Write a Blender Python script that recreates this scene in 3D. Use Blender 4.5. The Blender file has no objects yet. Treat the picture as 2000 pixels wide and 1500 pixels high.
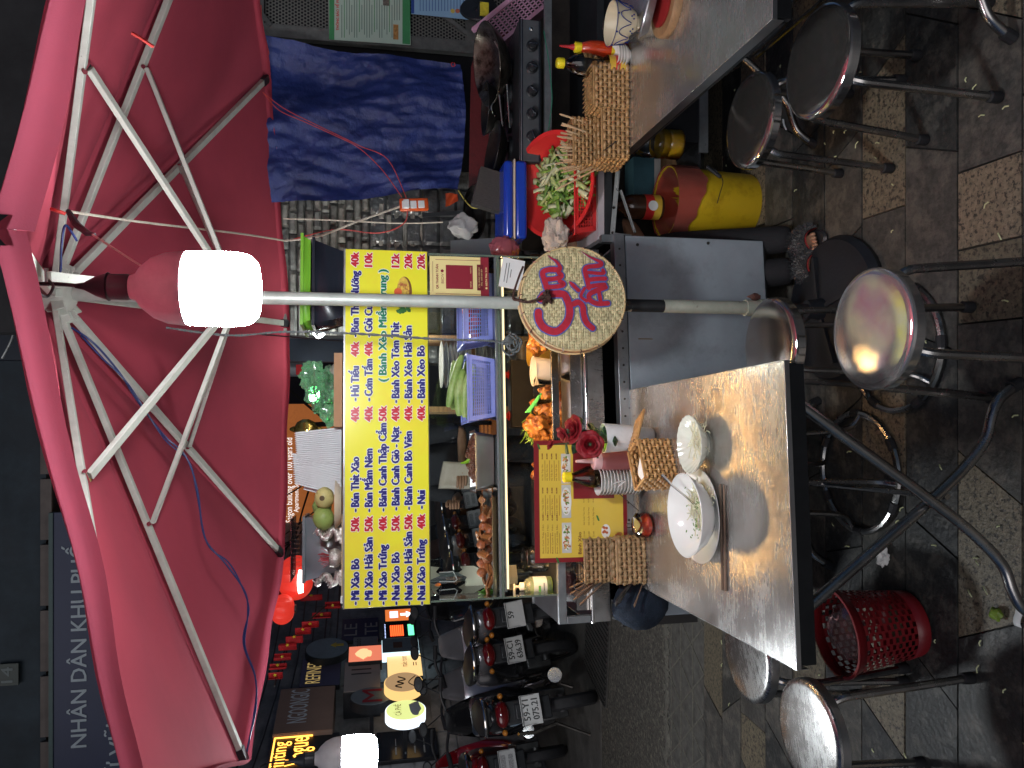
import bpy, bmesh, math, random
from mathutils import Vector, Matrix, Euler
from math import sin, cos, tan, pi, radians, atan2, sqrt
rnd = random.Random(11)
SC = bpy.context.scene
COL = SC.collection
V = Vector
# ---------------------------------------------------------------- camera, sky, sun, exposure
PITCH = radians(10.86); EYE = 1.65; FPX = 1460.0
CP_, SP_ = cos(PITCH), sin(PITCH)
cam = bpy.data.cameras.new('camera')
cam.sensor_fit = 'HORIZONTAL'; cam.sensor_width = 36.0; cam.lens = FPX / 2000 * 36.0
cam.clip_start = 0.05; cam.clip_end = 400
camo = bpy.data.objects.new('camera', cam); COL.objects.link(camo)
up = V((0, SP_, CP_)); bk = V((0, -CP_, SP_)); rt = V((1, 0, 0))
# the photograph is stored turned a quarter, so the camera is rolled a quarter turn too
camo.matrix_world = Matrix(((-up.x, rt.x, bk.x, 0), (-up.y, rt.y, bk.y, 0), (-up.z, rt.z, bk.z, EYE), (0, 0, 0, 1)))
SC.camera = camo
world = bpy.data.worlds.new('World'); SC.world = world; world.use_nodes = True
wn = world.node_tree.nodes; wl = world.node_tree.links
bg = wn['Background']; bg.inputs['Strength'].default_value = 0.016
sky = wn.new('ShaderNodeTexSky'); sky.sky_type = 'NISHITA'; sky.sun_disc = False
sky.sun_elevation = radians(28); sky.sun_rotation = radians(200)
tn = wn.new('ShaderNodeMix'); tn.data_type = 'RGBA'; tn.blend_type = 'MULTIPLY'; tn.inputs[0].default_value = 1; tn.inputs[7].default_value = (.62, .80, 1.15, 1)
wl.new(sky.outputs[0], tn.inputs[6]); wl.new(tn.outputs[2], bg.inputs[0])
sl = bpy.data.lights.new('sun', 'SUN'); sl.energy = 0.55; sl.angle = radians(40); sl.color = (1.0, .93, .9)
so = bpy.data.objects.new('sun', sl); COL.objects.link(so)
# soft street light from behind the camera, same direction as the sky's sun
so.rotation_euler = V((0.25, 0.85, -0.5)).to_track_quat('-Z', 'Y').to_euler()
SC.view_settings.view_transform = 'Standard'; SC.view_settings.look = 'None'
SC.view_settings.exposure = 0.38; SC.view_settings.gamma = 1.0; SC.view_settings.use_curve_mapping = False
SC.cycles.max_bounces = 8; SC.cycles.transparent_max_bounces = 24; SC.cycles.sample_clamp_indirect = 4.0
SC.cycles.caustics_reflective = True; SC.cycles.caustics_refractive = False

# ---------------------------------------------------------------- measuring from the photograph
def ray(x, y):
    a = (750 - y) / FPX; b = (1000 - x) / FPX
    return V((a, CP_ + b * SP_, -SP_ + b * CP_))
EYEV = V((0, 0, EYE))
def atY(x, y, yy):
    d = ray(x, y); return EYEV + d * (yy / d.y)
def atZ(x, y, z):
    d = ray(x, y); return EYEV + d * ((z - EYE) / d.z)
def atP(x, y, o, n):
    d = ray(x, y); return EYEV + d * ((o - EYEV).dot(n) / d.dot(n))
def mpp(x, yy):
    return (yy / ray(x, 750).y) / FPX

# ---------------------------------------------------------------- materials
MATS = {}
def mat(name, c, rough=.5, metal=0, var=.12, scale=18, bump=0, bscale=80, coat=0, emit=0, ecol=None, alpha=1, trans=0,
        stretch=(1, 1, 1), spec=.5, rvar=0, c2=None, c2t=.6, c2w=.08, c2s=4, sub=0, sheen=0, ior=1.45):
    if name in MATS: return MATS[name]
    m = bpy.data.materials.new(name); m.use_nodes = True
    nt = m.node_tree; N = nt.nodes; L = nt.links; b = N['Principled BSDF']
    b.inputs['Roughness'].default_value = rough; b.inputs['Metallic'].default_value = metal
    b.inputs['Specular IOR Level'].default_value = spec; b.inputs['IOR'].default_value = ior
    if coat: b.inputs['Coat Weight'].default_value = coat
    if trans: b.inputs['Transmission Weight'].default_value = trans
    if sheen: b.inputs['Sheen Weight'].default_value = sheen
    if sub: b.inputs['Subsurface Weight'].default_value = sub; b.inputs['Subsurface Radius'].default_value = (.02, .01, .01)
    b.inputs['Alpha'].default_value = alpha
    tc = N.new('ShaderNodeTexCoord'); mp = N.new('ShaderNodeMapping'); mp.inputs['Scale'].default_value = stretch
    L.new(tc.outputs['Object'], mp.inputs['Vector'])
    n = N.new('ShaderNodeTexNoise'); n.inputs['Scale'].default_value = scale; n.inputs['Detail'].default_value = 6; n.inputs['Roughness'].default_value = .65
    L.new(mp.outputs[0], n.inputs['Vector'])
    r = N.new('ShaderNodeValToRGB'); r.color_ramp.elements[0].position = .3; r.color_ramp.elements[1].position = .7
    r.color_ramp.elements[0].color = tuple(max(0, q * (1 - var)) for q in c[:3]) + (1,)
    r.color_ramp.elements[1].color = tuple(min(1, q * (1 + var)) for q in c[:3]) + (1,)
    L.new(n.outputs['Fac'], r.inputs[0]); out = r.outputs[0]
    if c2:
        n2 = N.new('ShaderNodeTexNoise'); n2.inputs['Scale'].default_value = c2s; n2.inputs['Detail'].default_value = 8; n2.inputs['Roughness'].default_value = .7
        L.new(tc.outputs['Object'], n2.inputs['Vector'])
        r2 = N.new('ShaderNodeValToRGB'); r2.color_ramp.elements[0].position = c2t - c2w; r2.color_ramp.elements[1].position = c2t + c2w
        L.new(n2.outputs['Fac'], r2.inputs[0])
        mx = N.new('ShaderNodeMix'); mx.data_type = 'RGBA'; L.new(r2.outputs[0], mx.inputs[0]); L.new(out, mx.inputs[6]); mx.inputs[7].default_value = tuple(c2) + (1,)
        out = mx.outputs[2]
    L.new(out, b.inputs['Base Color'])
    if rvar:
        mr = N.new('ShaderNodeMapRange'); mr.inputs[3].default_value = max(.02, rough - rvar); mr.inputs[4].default_value = min(1, rough + rvar)
        L.new(n.outputs['Fac'], mr.inputs[0]); L.new(mr.outputs[0], b.inputs['Roughness'])
    if bump:
        n3 = N.new('ShaderNodeTexNoise'); n3.inputs['Scale'].default_value = bscale; n3.inputs['Detail'].default_value = 4
        L.new(mp.outputs[0], n3.inputs['Vector'])
        bp = N.new('ShaderNodeBump'); bp.inputs['Strength'].default_value = bump; bp.inputs['Distance'].default_value = .01
        L.new(n3.outputs['Fac'], bp.inputs['Height']); L.new(bp.outputs[0], b.inputs['Normal'])
    if emit:
        b.inputs['Emission Color'].default_value = tuple(ecol or c) + (1,); b.inputs['Emission Strength'].default_value = emit
    MATS[name] = m
    return m
def glassy(name, tint=(.9, .97, .95), rough=0.0, ior=1.45, gl=1.0, dens=0.0):
    """clear pane or bottle wall: transparent with a fresnel gloss"""
    if name in MATS: return MATS[name]
    m = bpy.data.materials.new(name); m.use_nodes = True
    N = m.node_tree.nodes; L = m.node_tree.links; N.remove(N['Principled BSDF']); o = N['Material Output']
    t = N.new('ShaderNodeBsdfTransparent'); t.inputs[0].default_value = tuple(tint) + (1,)
    g = N.new('ShaderNodeBsdfGlossy'); g.inputs['Roughness'].default_value = rough + .01; g.inputs[0].default_value = (gl, gl, gl, 1)
    f = N.new('ShaderNodeFresnel'); f.inputs[0].default_value = ior
    x = N.new('ShaderNodeMixShader'); L.new(f.outputs[0], x.inputs[0]); L.new(t.outputs[0], x.inputs[1]); L.new(g.outputs[0], x.inputs[2])
    src = x.outputs[0]
    if dens:
        d = N.new('ShaderNodeBsdfDiffuse'); d.inputs[0].default_value = tuple(tint) + (1,)
        y = N.new('ShaderNodeMixShader'); y.inputs[0].default_value = dens; L.new(src, y.inputs[1]); L.new(d.outputs[0], y.inputs[2]); src = y.outputs[0]
    L.new(src, o.inputs[0]); MATS[name] = m
    return m
def steel_sheet(name, base=.55, rough=.28, scratch=.5, stain=None, swirl=False, sx=(1, 30, 1), metal=1):
    """brushed, scratched and smeared stainless steel"""
    m = bpy.data.materials.new(name); m.use_nodes = True
    N = m.node_tree.nodes; L = m.node_tree.links; b = N['Principled BSDF']
    b.inputs['Metallic'].default_value = metal
    tc = N.new('ShaderNodeTexCoord')
    mp = N.new('ShaderNodeMapping'); mp.inputs['Scale'].default_value = sx; mp.inputs['Rotation'].default_value = (0, 0, .35)
    L.new(tc.outputs['Object'], mp.inputs[0])
    n = N.new('ShaderNodeTexNoise'); n.inputs['Scale'].default_value = 9; n.inputs['Detail'].default_value = 10; n.inputs['Roughness'].default_value = .8; n.inputs['Distortion'].default_value = 2.5 if swirl else .6
    L.new(mp.outputs[0], n.inputs['Vector'])
    c = N.new('ShaderNodeTexNoise'); c.inputs['Scale'].default_value = 5; c.inputs['Detail'].default_value = 9; c.inputs['Roughness'].default_value = .7
    L.new(tc.outputs['Object'], c.inputs['Vector'])
    r = N.new('ShaderNodeValToRGB'); r.color_ramp.elements[0].position = .34; r.color_ramp.elements[1].position = .66
    lo = stain or (base * .62, base * .56, base * .5); r.color_ramp.elements[0].color = tuple(lo) + (1,); r.color_ramp.elements[1].color = (base, base, base * .99, 1)
    L.new(c.outputs['Fac'], r.inputs[0]); L.new(r.outputs[0], b.inputs['Base Color'])
    mr = N.new('ShaderNodeMapRange'); mr.inputs[1].default_value = .3; mr.inputs[2].default_value = .72; mr.inputs[3].default_value = rough * .45; mr.inputs[4].default_value = rough * 1.75
    ad = N.new('ShaderNodeMath'); ad.operation = 'ADD'; sb = N.new('ShaderNodeMath'); sb.operation = 'MULTIPLY'; sb.inputs[1].default_value = .5
    L.new(n.outputs['Fac'], ad.inputs[0]); L.new(c.outputs['Fac'], ad.inputs[1]); L.new(ad.outputs[0], sb.inputs[0]); L.new(sb.outputs[0], mr.inputs[0]); L.new(mr.outputs[0], b.inputs['Roughness'])
    # thin scratches in several directions
    prev = None
    for i, (ang, sc_) in enumerate(((.4, 40), (-.7, 55), (1.3, 30))):
        m2 = N.new('ShaderNodeMapping'); m2.inputs['Rotation'].default_value = (0, 0, ang); m2.inputs['Scale'].default_value = (sc_ * .9, sc_ * .035, 1)
        L.new(tc.outputs['Object'], m2.inputs[0])
        v = N.new('ShaderNodeTexVoronoi'); v.feature = 'DISTANCE_TO_EDGE'; v.inputs['Scale'].default_value = 1.4; L.new(m2.outputs[0], v.inputs['Vector'])
        q = N.new('ShaderNodeMapRange'); q.inputs[1].default_value = 0; q.inputs[2].default_value = .03; q.inputs[3].default_value = 1; q.inputs[4].default_value = 0; L.new(v.outputs[0], q.inputs[0])
        if prev is None: prev = q.outputs[0]
        else:
            a2 = N.new('ShaderNodeMath'); a2.operation = 'ADD'; L.new(prev, a2.inputs[0]); L.new(q.outputs[0], a2.inputs[1]); prev = a2.outputs[0]
    m3 = N.new('ShaderNodeMath'); m3.operation = 'MULTIPLY'; m3.inputs[1].default_value = scratch * .35; L.new(prev, m3.inputs[0])
    a3 = N.new('ShaderNodeMath'); a3.operation = 'ADD'; L.new(m3.outputs[0], a3.inputs[0]); L.new(n.outputs['Fac'], a3.inputs[1])
    bp = N.new('ShaderNodeBump'); bp.inputs['Strength'].default_value = .05; bp.inputs['Distance'].default_value = .003
    L.new(a3.outputs[0], bp.inputs['Height']); L.new(bp.outputs[0], b.inputs['Normal'])
    MATS[name] = m
    return m
def emis(name, c, s):
    if name in MATS: return MATS[name]
    m = bpy.data.materials.new(name); m.use_nodes = True
    N = m.node_tree.nodes; N.remove(N['Principled BSDF']); e = N.new('ShaderNodeEmission'); e.inputs[0].default_value = tuple(c) + (1,); e.inputs[1].default_value = s
    m.node_tree.links.new(e.outputs[0], N['Material Output'].inputs[0]); MATS[name] = m
    return m

# ---------------------------------------------------------------- mesh building
def frame(z, xh=None):
    z = z.normalized(); a = xh or (V((0, 0, 1)) if abs(z.z) < .9 else V((1, 0, 0)))
    x = a.cross(z); x = x.normalized() if x.length > 1e-6 else V((1, 0, 0)); y = z.cross(x)
    return Matrix((x, y, z)).transposed()
def T(x, y, z): return Matrix.Translation((x, y, z))
def Rz(a): return Matrix.Rotation(a, 4, 'Z')
def Rx(a): return Matrix.Rotation(a, 4, 'X')
def Ry(a): return Matrix.Rotation(a, 4, 'Y')
class MB:
    def __init__(s): s.v = []; s.f = []
    def add(s, vs, fs, M=None):
        o = len(s.v)
        s.v += [tuple(M @ V(p)) if M else tuple(p) for p in vs]; s.f += [tuple(i + o for i in f) for f in fs]
        return s
    def box(s, c, d, M=None):
        x, y, z = c; a, b, e = d[0] / 2, d[1] / 2, d[2] / 2
        vs = [(x + i * a, y + j * b, z + k * e) for k in (-1, 1) for j in (-1, 1) for i in (-1, 1)]
        return s.add(vs, [(0, 2, 3, 1), (4, 5, 7, 6), (0, 1, 5, 4), (2, 6, 7, 3), (0, 4, 6, 2), (1, 3, 7, 5)], M)
    def bx(s, x0, x1, y0, y1, z0, z1, M=None): return s.box(((x0 + x1) / 2, (y0 + y1) / 2, (z0 + z1) / 2), (abs(x1 - x0), abs(y1 - y0), abs(z1 - z0)), M)
    def bar(s, p, q, w, h, upv=None):
        p, q = V(p), V(q); F = frame(q - p, upv).to_4x4(); F.translation = (p + q) / 2
        return s.box((0, 0, 0), (w, h, (q - p).length), F)
    def tube(s, pts, r, n=8, closed=False, cap=True, sq=1):
        pts = [V(p) for p in pts]; m = len(pts); rs = r if isinstance(r, (list, tuple)) else [r] * m
        vs = []; pu = None
        for i, p in enumerate(pts):
            if closed: t = pts[(i + 1) % m] - pts[i - 1]
            else: t = pts[min(i + 1, m - 1)] - pts[max(i - 1, 0)]
            if t.length < 1e-9: t = V((0, 0, 1))
            t.normalize()
            if pu is None: pu = (V((0, 0, 1)) if abs(t.z) < .9 else V((1, 0, 0)))
            x = pu - t * pu.dot(t)
            if x.length < 1e-6: x = t.orthogonal()
            x.normalize(); pu = x; y = t.cross(x)
            vs += [p + (x * cos(2 * pi * k / n) + y * sin(2 * pi * k / n) * sq) * rs[i] for k in range(n)]
        fs = []
        for i in range(m if closed else m - 1):
            j = (i + 1) % m
            fs += [(i * n + k, i * n + (k + 1) % n, j * n + (k + 1) % n, j * n + k) for k in range(n)]
        if cap and not closed: fs += [tuple(range(n))[::-1], tuple(range((m - 1) * n, m * n))]
        return s.add(vs, fs)
    def lathe(s, prof, n=24, M=None, fn=None):
        vs = []; fs = []
        for (r, z) in prof:
            for k in range(n):
                a = 2 * pi * k / n; q = r * (fn(a, z) if fn else 1); vs.append((q * cos(a), q * sin(a), z))
        for i in range(len(prof) - 1):
            fs += [(i * n + k, i * n + (k + 1) % n, (i + 1) * n + (k + 1) % n, (i + 1) * n + k) for k in range(n)]
        if prof[0][0] > 1e-5: fs.append(tuple(range(n))[::-1])
        if prof[-1][0] > 1e-5: fs.append(tuple(range((len(prof) - 1) * n, len(prof) * n)))
        return s.add(vs, fs, M)
    def ring(s, prof, n=24, M=None, fn=None):
        """open lathe, no caps"""
        o = len(s.f); s.lathe(prof, n, M, fn)
        if prof[0][0] > 1e-5 and prof[-1][0] > 1e-5: s.f = s.f[:-2]
        elif prof[0][0] > 1e-5 or prof[-1][0] > 1e-5: s.f = s.f[:-1]
        return s
    def prism(s, poly, y0, y1, M=None):
        """polygon in x,z given depth y0..y1"""
        n = len(poly); vs = [(p[0], y0, p[1]) for p in poly] + [(p[0], y1, p[1]) for p in poly]
        return s.add(vs, [tuple(range(n)), tuple(range(n, 2 * n))[::-1]] + [(i, i + n, (i + 1) % n + n, (i + 1) % n) for i in range(n)], M)
    def slab(s, poly, z0, z1, M=None):
        n = len(poly); vs = [(p[0], p[1], z0) for p in poly] + [(p[0], p[1], z1) for p in poly]
        return s.add(vs, [tuple(range(n))[::-1], tuple(range(n, 2 * n))] + [(i, (i + 1) % n, (i + 1) % n + n, i + n) for i in range(n)], M)
    def grid(s, fn, nu, nv, M=None):
        vs = [fn(i / nu, j / nv) for j in range(nv + 1) for i in range(nu + 1)]
        return s.add(vs, [(j * (nu + 1) + i, j * (nu + 1) + i + 1, (j + 1) * (nu + 1) + i + 1, (j + 1) * (nu + 1) + i) for j in range(nv) for i in range(nu)], M)
    def blob(s, c, r, sub=2, amp=.15, M=None, fr=2.0):
        bm = bmesh.new(); bmesh.ops.create_icosphere(bm, subdivisions=sub, radius=1)
        r = r if isinstance(r, (tuple, list)) else (r, r, r); o = V([rnd.uniform(0, 9) for _ in range(3)])
        from mathutils import noise
        vs = []
        for v in bm.verts:
            k = 1 + amp * noise.noise(v.co * fr + o) * 2
            vs.append((c[0] + v.co.x * r[0] * k, c[1] + v.co.y * r[1] * k, c[2] + v.co.z * r[2] * k))
        fs = [tuple(x.index for x in f.verts) for f in bm.faces]; bm.free()
        return s.add(vs, fs, M)
    def mesh(s, name, m=None, smooth=35):
        me = bpy.data.meshes.new(name); me.from_pydata(s.v, [], s.f); me.validate(); me.update()
        bm = bmesh.new(); bm.from_mesh(me); bmesh.ops.recalc_face_normals(bm, faces=bm.faces); bm.to_mesh(me); bm.free()
        if smooth:
            me.polygons.foreach_set('use_smooth', [True] * len(me.polygons)); me.set_sharp_from_angle(angle=radians(smooth))
        if m: me.materials.append(m)
        return me
    def build(s, name, m, parent=None, smooth=35, bev=0, solid=0, sub=0, label=None):
        o = bpy.data.objects.new(name, s.mesh(name, m, smooth)); COL.objects.link(o)
        if parent: o.parent = parent
        if solid:
            d = o.modifiers.new('solid', 'SOLIDIFY'); d.thickness = solid; d.offset = 0
        if sub:
            d = o.modifiers.new('sub', 'SUBSURF'); d.levels = sub; d.render_levels = sub
        if bev:
            d = o.modifiers.new('bevel', 'BEVEL'); d.width = bev; d.segments = 2; d.limit_method = 'ANGLE'
        if label: o['label'] = label
        return o
def tag(o, label, cat, group=None, kind=None):
    if label: o['label'] = label
    if cat: o['category'] = cat
    if group: o['group'] = group
    if kind: o['kind'] = kind
    return o
def thing(name, label, cat, loc=(0, 0, 0), rz=0, group=None, rot=None):
    o = bpy.data.objects.new(name, None); COL.objects.link(o); o.empty_display_size = .05
    o.location = loc; o.rotation_euler = rot or (0, 0, rz)
    return tag(o, label, cat, group)
def structure(o): o['kind'] = 'structure'; return o
def dup(o, parent=None, **kw):
    c = o.copy(); COL.objects.link(c)
    if parent: c.parent = parent
    for ch in list(o.children): dup(ch, c)
    return c
def place(o, loc, rz, label): 
    o.location = loc; o.rotation_euler = (0, 0, rz); o['label'] = label; return o
def text(body, m, parent, x, z, w=None, h=None, y=-.002, bold=.0, ext=.0006, align='L', name='lettering', M=None, out=None, outm=None, label=None):
    """raised print facing -Y; h is the capital height, w the full width of the line, bold and out thicken it (metres)"""
    def raw(s_):
        cu = bpy.data.curves.new('t', 'FONT'); cu.body = s_; cu.size = 1; cu.resolution_u = 2; cu.fill_mode = 'FRONT'
        ob = bpy.data.objects.new('t', cu); COL.objects.link(ob)
        me = bpy.data.meshes.new_from_object(ob.evaluated_get(bpy.context.evaluated_depsgraph_get()))
        COL.objects.unlink(ob); bpy.data.objects.remove(ob); bpy.data.curves.remove(cu)
        r_ = [v.co.copy() for v in me.vertices], [tuple(p.vertices) for p in me.polygons]; bpy.data.meshes.remove(me); return r_
    # the built-in font fills the horned o badly: write a plain o and add the horn
    horn = {'\u01a1': 'o', '\u1edb': '\u00f3', '\u1edd': '\u00f2', '\u1edf': '\u1ecf', '\u1ee3': '\u1ecd'}
    plain = ''.join(horn.get(c, c) for c in body); vs, fs = raw(plain)
    if not vs: return
    for i_, c in enumerate(body):
        if c in horn:
            xe = max(v.x for v in raw(plain[:i_] + 'o')[0]); n0 = len(vs)
            vs += [V(q) for q in ((xe - .11, .47, 0), (xe - .02, .50, 0), (xe + .0, .60, 0), (xe + .07, .60, 0), (xe + .05, .50, 0), (xe - .04, .43, 0))]
            fs += [(n0, n0 + 1, n0 + 4, n0 + 5), (n0 + 1, n0 + 2, n0 + 3, n0 + 4)]
    x0, x1 = min(v.x for v in vs), max(v.x for v in vs)
    sy = h / .73; sx = (w / (x1 - x0)) if w else sy
    xo = x - x0 * sx if align == 'L' else x - (x0 + x1) / 2 * sx if align == 'C' else x - x1 * sx
    def make(offs, yy, mm, nm):
        mb = MB()
        for k, (dx, dz) in enumerate(offs):
            P_ = [V((xo + v.x * sx + dx, yy - k * .00002, z + v.y * sy + dz)) for v in vs]
            mb.add([(M @ p) if M else p for p in P_], fs)
        me = bpy.data.meshes.new(nm); me.from_pydata(mb.v, [], mb.f); me.update(); me.materials.append(mm)
        o = bpy.data.objects.new(nm, me); COL.objects.link(o); o.parent = parent; return o
    b_ = bold
    offs = [(0, 0)] if not b_ else [(-b_, 0), (b_, 0), (0, b_ * .5), (0, -b_ * .5), (0, 0)]
    o = make(offs, y, m, name)
    if out:
        q = b_ + out; make([(q * cos(k * pi / 5), out * 1.15 * sin(k * pi / 5)) for k in range(10)], y + .0009, outm, 'lettering_outline')
    return o
def spline(pts, k=6):
    pts = [V(p) for p in pts]
    if len(pts) < 3: return pts
    out = []
    for i in range(len(pts) - 1):
        p0, p1, p2, p3 = pts[max(i - 1, 0)], pts[i], pts[i + 1], pts[min(i + 2, len(pts) - 1)]
        for j in range(k):
            t = j / k
            out.append(.5 * ((2 * p1) + (p2 - p0) * t + (2 * p0 - 5 * p1 + 4 * p2 - p3) * t * t + (3 * p1 - p0 - 3 * p2 + p3) * t ** 3))
    out.append(pts[-1]); return out
def cord(name, pts, r, m, label, cat='cord', n=6, k=6, group=None):
    o = MB().tube(spline(pts, k), r, n).build(name, m); return tag(o, label, cat, group)
# ================================================================ shared materials
M_table = steel_sheet('steel_table', .66, .23, .5, stain=(.47, .43, .39), sx=(1.2, 16, 1), metal=.84)
M_seat = steel_sheet('steel_seat', .58, .05, .35, stain=(.52, .48, .44), swirl=True, sx=(6, 6, 1), metal=.95)
M_seatr = steel_sheet('steel_seat_worn', .50, .24, .8, stain=(.36, .33, .31), sx=(2, 34, 1))
M_tubeS = mat('steel_tube', (.34, .33, .32), .26, 1, .2, 14, rvar=.1)
M_tubeD = mat('dark_tube', (.07, .065, .06), .35, .8, .3, 20, rvar=.12)
M_chrome = mat('chrome', (.75, .74, .72), .14, 1, .08, 10)
M_steel = mat('steel_plain', (.5, .5, .5), .3, 1, .12, 12, rvar=.08)
M_rub = mat('black_rubber', (.015, .015, .017), .7, 0, .3, 40, bump=.1)
M_blk = mat('black_plastic', (.02, .021, .024), .42, 0, .3, 25, rvar=.1)
M_gal = mat('galvanised', (.34, .36, .36), .42, .7, .25, 30, bump=.06, rvar=.1, c2=(.20, .17, .13), c2t=.63, c2w=.03, c2s=25)
M_rib = mat('umbrella_rib', (.46, .46, .41), .62, .15, .12, 26, bump=.05, rvar=.08, c2=(.12, .11, .10), c2t=.68, c2w=.02, c2s=60)
M_white = mat('white_plastic', (.78, .78, .76), .35, 0, .05, 8)
M_cer = mat('white_ceramic', (.80, .80, .77), .12, 0, .03, 6, coat=.4)
M_redp = mat('red_plastic', (.62, .03, .03), .32, 0, .08, 8)
M_wire = mat('black_wire', (.02, .02, .022), .5)
M_redw = mat('red_wire', (.55, .07, .06), .45)
M_bluew = mat('blue_wire', (.015, .03, .12), .45)
M_cream = mat('cream_rope', (.62, .56, .46), .8, 0, .15, 90, bump=.2)
M_wick = mat('wicker', (.38, .22, .09), .42, 0, .4, 30, rvar=.1, coat=.15)
M_wickd = mat('wicker_dark', (.10, .05, .02), .6, 0, .4, 30)
M_wood = mat('wood', (.30, .17, .08), .55, 0, .3, 8, bump=.15, stretch=(1, 12, 12))
M_woodp = mat('pale_wood', (.55, .38, .22), .6, 0, .2, 8, bump=.1, stretch=(1, 14, 14))
M_pane = glassy('pane', (.93, .97, .95))
M_paned = glassy('pane_edge', (.50, .60, .50), .1, 1.5, .7, .22)
M_clear = glassy('clear_plastic', (.93, .93, .91), .08, 1.5)
M_paper = mat('white_paper', (.76, .76, .74), .8, 0, .05, 12)
M_card = mat('cardboard', (.50, .32, .18), .85, 0, .12, 12)

# ================================================================ ground
g = MB().box((0, 30, -.06), (140, 150, .06)).build('ground', mat('ground_asphalt', (.055, .052, .047), .8, 0, .5, 7, bump=.5, bscale=45, c2=(.10, .095, .085), c2t=.6, c2w=.1, c2s=3)); structure(g)
# street patches beyond the paving
rough_m = mat('rough_asphalt', (.075, .068, .056), .8, 0, .6, 60, bump=1.0, bscale=55, c2=(.17, .155, .12), c2t=.57, c2w=.05, c2s=38)
o = MB().slab([(-9, 4.02), (2.2, 4.02), (2.2, 5.25), (-9, 5.1)], -.03, -.006).build('street', rough_m); structure(o)
conc = mat('worn_concrete', (.085, .08, .072), .75, 0, .35, 6, bump=.35, bscale=40, c2=(.14, .135, .12), c2t=.64, c2w=.05, c2s=5)
o = MB().slab([(-9, 5.12), (2.2, 5.27), (2.2, 30), (-9, 30)], -.03, -.004).build('street', conc); structure(o)
# concrete strip with scored diamond lines, real grooves between raised tiles
kb = thing('gutter_strip', None, None); kb['kind'] = 'structure'
km = mat('scored_concrete', (.085, .08, .07), .8, 0, .4, 20, bump=.3, bscale=60)
kl = mat('mortar_ridge', (.12, .112, .092), .9, 0, .3, 60, bump=.4)
MB().slab([(-9, 3.5), (2.2, 3.5), (2.2, 4.02), (-9, 4.02)], -.03, -.008).build('concrete_bed', km, kb)
mb = MB()
for i in range(-40, 4):
    x = i * .21 + rnd.uniform(-.03, .03)
    mb.bar((x, 3.5, -.006), (x + .30 + rnd.uniform(-.05, .05), 3.96, -.006), .008, .004, V((0, 0, 1)))
    mb.bar((x + .25, 3.5, -.0055), (x - .15 + rnd.uniform(-.05, .05), 3.96, -.0055), .008, .004, V((0, 0, 1)))
for yy in (3.62, 3.77, 3.9): mb.bar((-9, yy, -.005), (2, yy + .03, -.005), .008, .004, V((0, 0, 1)))
r_ = mb.build('score_lines', kl, kb); r_['kind'] = 'stuff'
mb = MB()
for i in range(150):
    x = -4 + i * .03; mb.blob((x, 3.985 + rnd.uniform(-.02, .02), -.006), (.03, .022 + rnd.random() * .02, .008), 1, .4)
r_ = mb.build('broken_edge', kl, kb); r_['kind'] = 'stuff'
# ridged metal ramp by the motorbikes
rp = thing('ramp_plate', 'ribbed iron ramp plate lying on the street between cart and motorbikes', 'ramp', (-1.75, 5.25, 0), radians(-8))
MB().box((0, 0, .004), (1.0, .55, .012)).build('plate', mat('iron', (.07, .066, .06), .55, .4, .3, 20), rp)
mb = MB()
for i in range(24): mb.bar((-.5 + i * .04, -.26, .013), (-.46 + i * .04, .26, .013), .012, .008, V((0, 0, 1)))
r_ = mb.build('ribs', MATS['iron'], rp); r_['kind'] = 'stuff'
# paving: rows of granite slabs with slanted joints
pv = thing('pavement', None, None); pv['kind'] = 'structure'
MB().slab([(-9, -4), (6, -4), (6, 3.5), (-9, 3.5)], -.035, -.013).build('grout_bed', mat('grout', (.02, .019, .018), .9), pv)
gb = [mat('black_granite_%d' % i, c, .5, 0, .45, 50, bump=.35, bscale=60, c2=c3, c2t=t, c2w=.06, c2s=13, rvar=.12) for i, (c, c3, t) in enumerate([((.030, .031, .030), (.085, .082, .072), .56), ((.040, .040, .037), (.12, .112, .095), .58), ((.024, .025, .026), (.07, .068, .06), .56), ((.055, .053, .048), (.11, .10, .085), .54)])]
def tan_mat(nm, c):
    m = mat(nm, c, .5, 0, .4, 60, bump=.3, bscale=120, c2=(.035, .030, .024), c2t=.55, c2w=.04, c2s=70); return m
gt = [tan_mat('tan_granite_0', (.20, .16, .11)), tan_mat('tan_granite_1', (.165, .138, .095)), tan_mat('tan_granite_2', (.13, .11, .075))]
rows = [(1.22, 0), (1.43, 1), (1.64, 2), (1.855, 3), (2.068, 4), (2.277, 5), (2.487, 6), (2.70, 7), (2.908, 8), (3.12, 9), (3.30, 10), (3.5, 11)]
tans = {2: [(-1.52, -1.1), (-.67, -.25), (.17, .38), (.38, .60), (1.01, 1.43)], 4: [(-1.12, -.72), (-.26, .15), (.56, 1.04)], 6: [(-1.3, -.92), (.12, .5), (1.2, 1.6)], 8: [(-1.75, -1.48), (-.4, 0), (.68, 1.5)], 10: [(-1.55, -1.15), (-.5, -.2), (.8, 1.6)], 0: [(-.5, 0)]}
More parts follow.
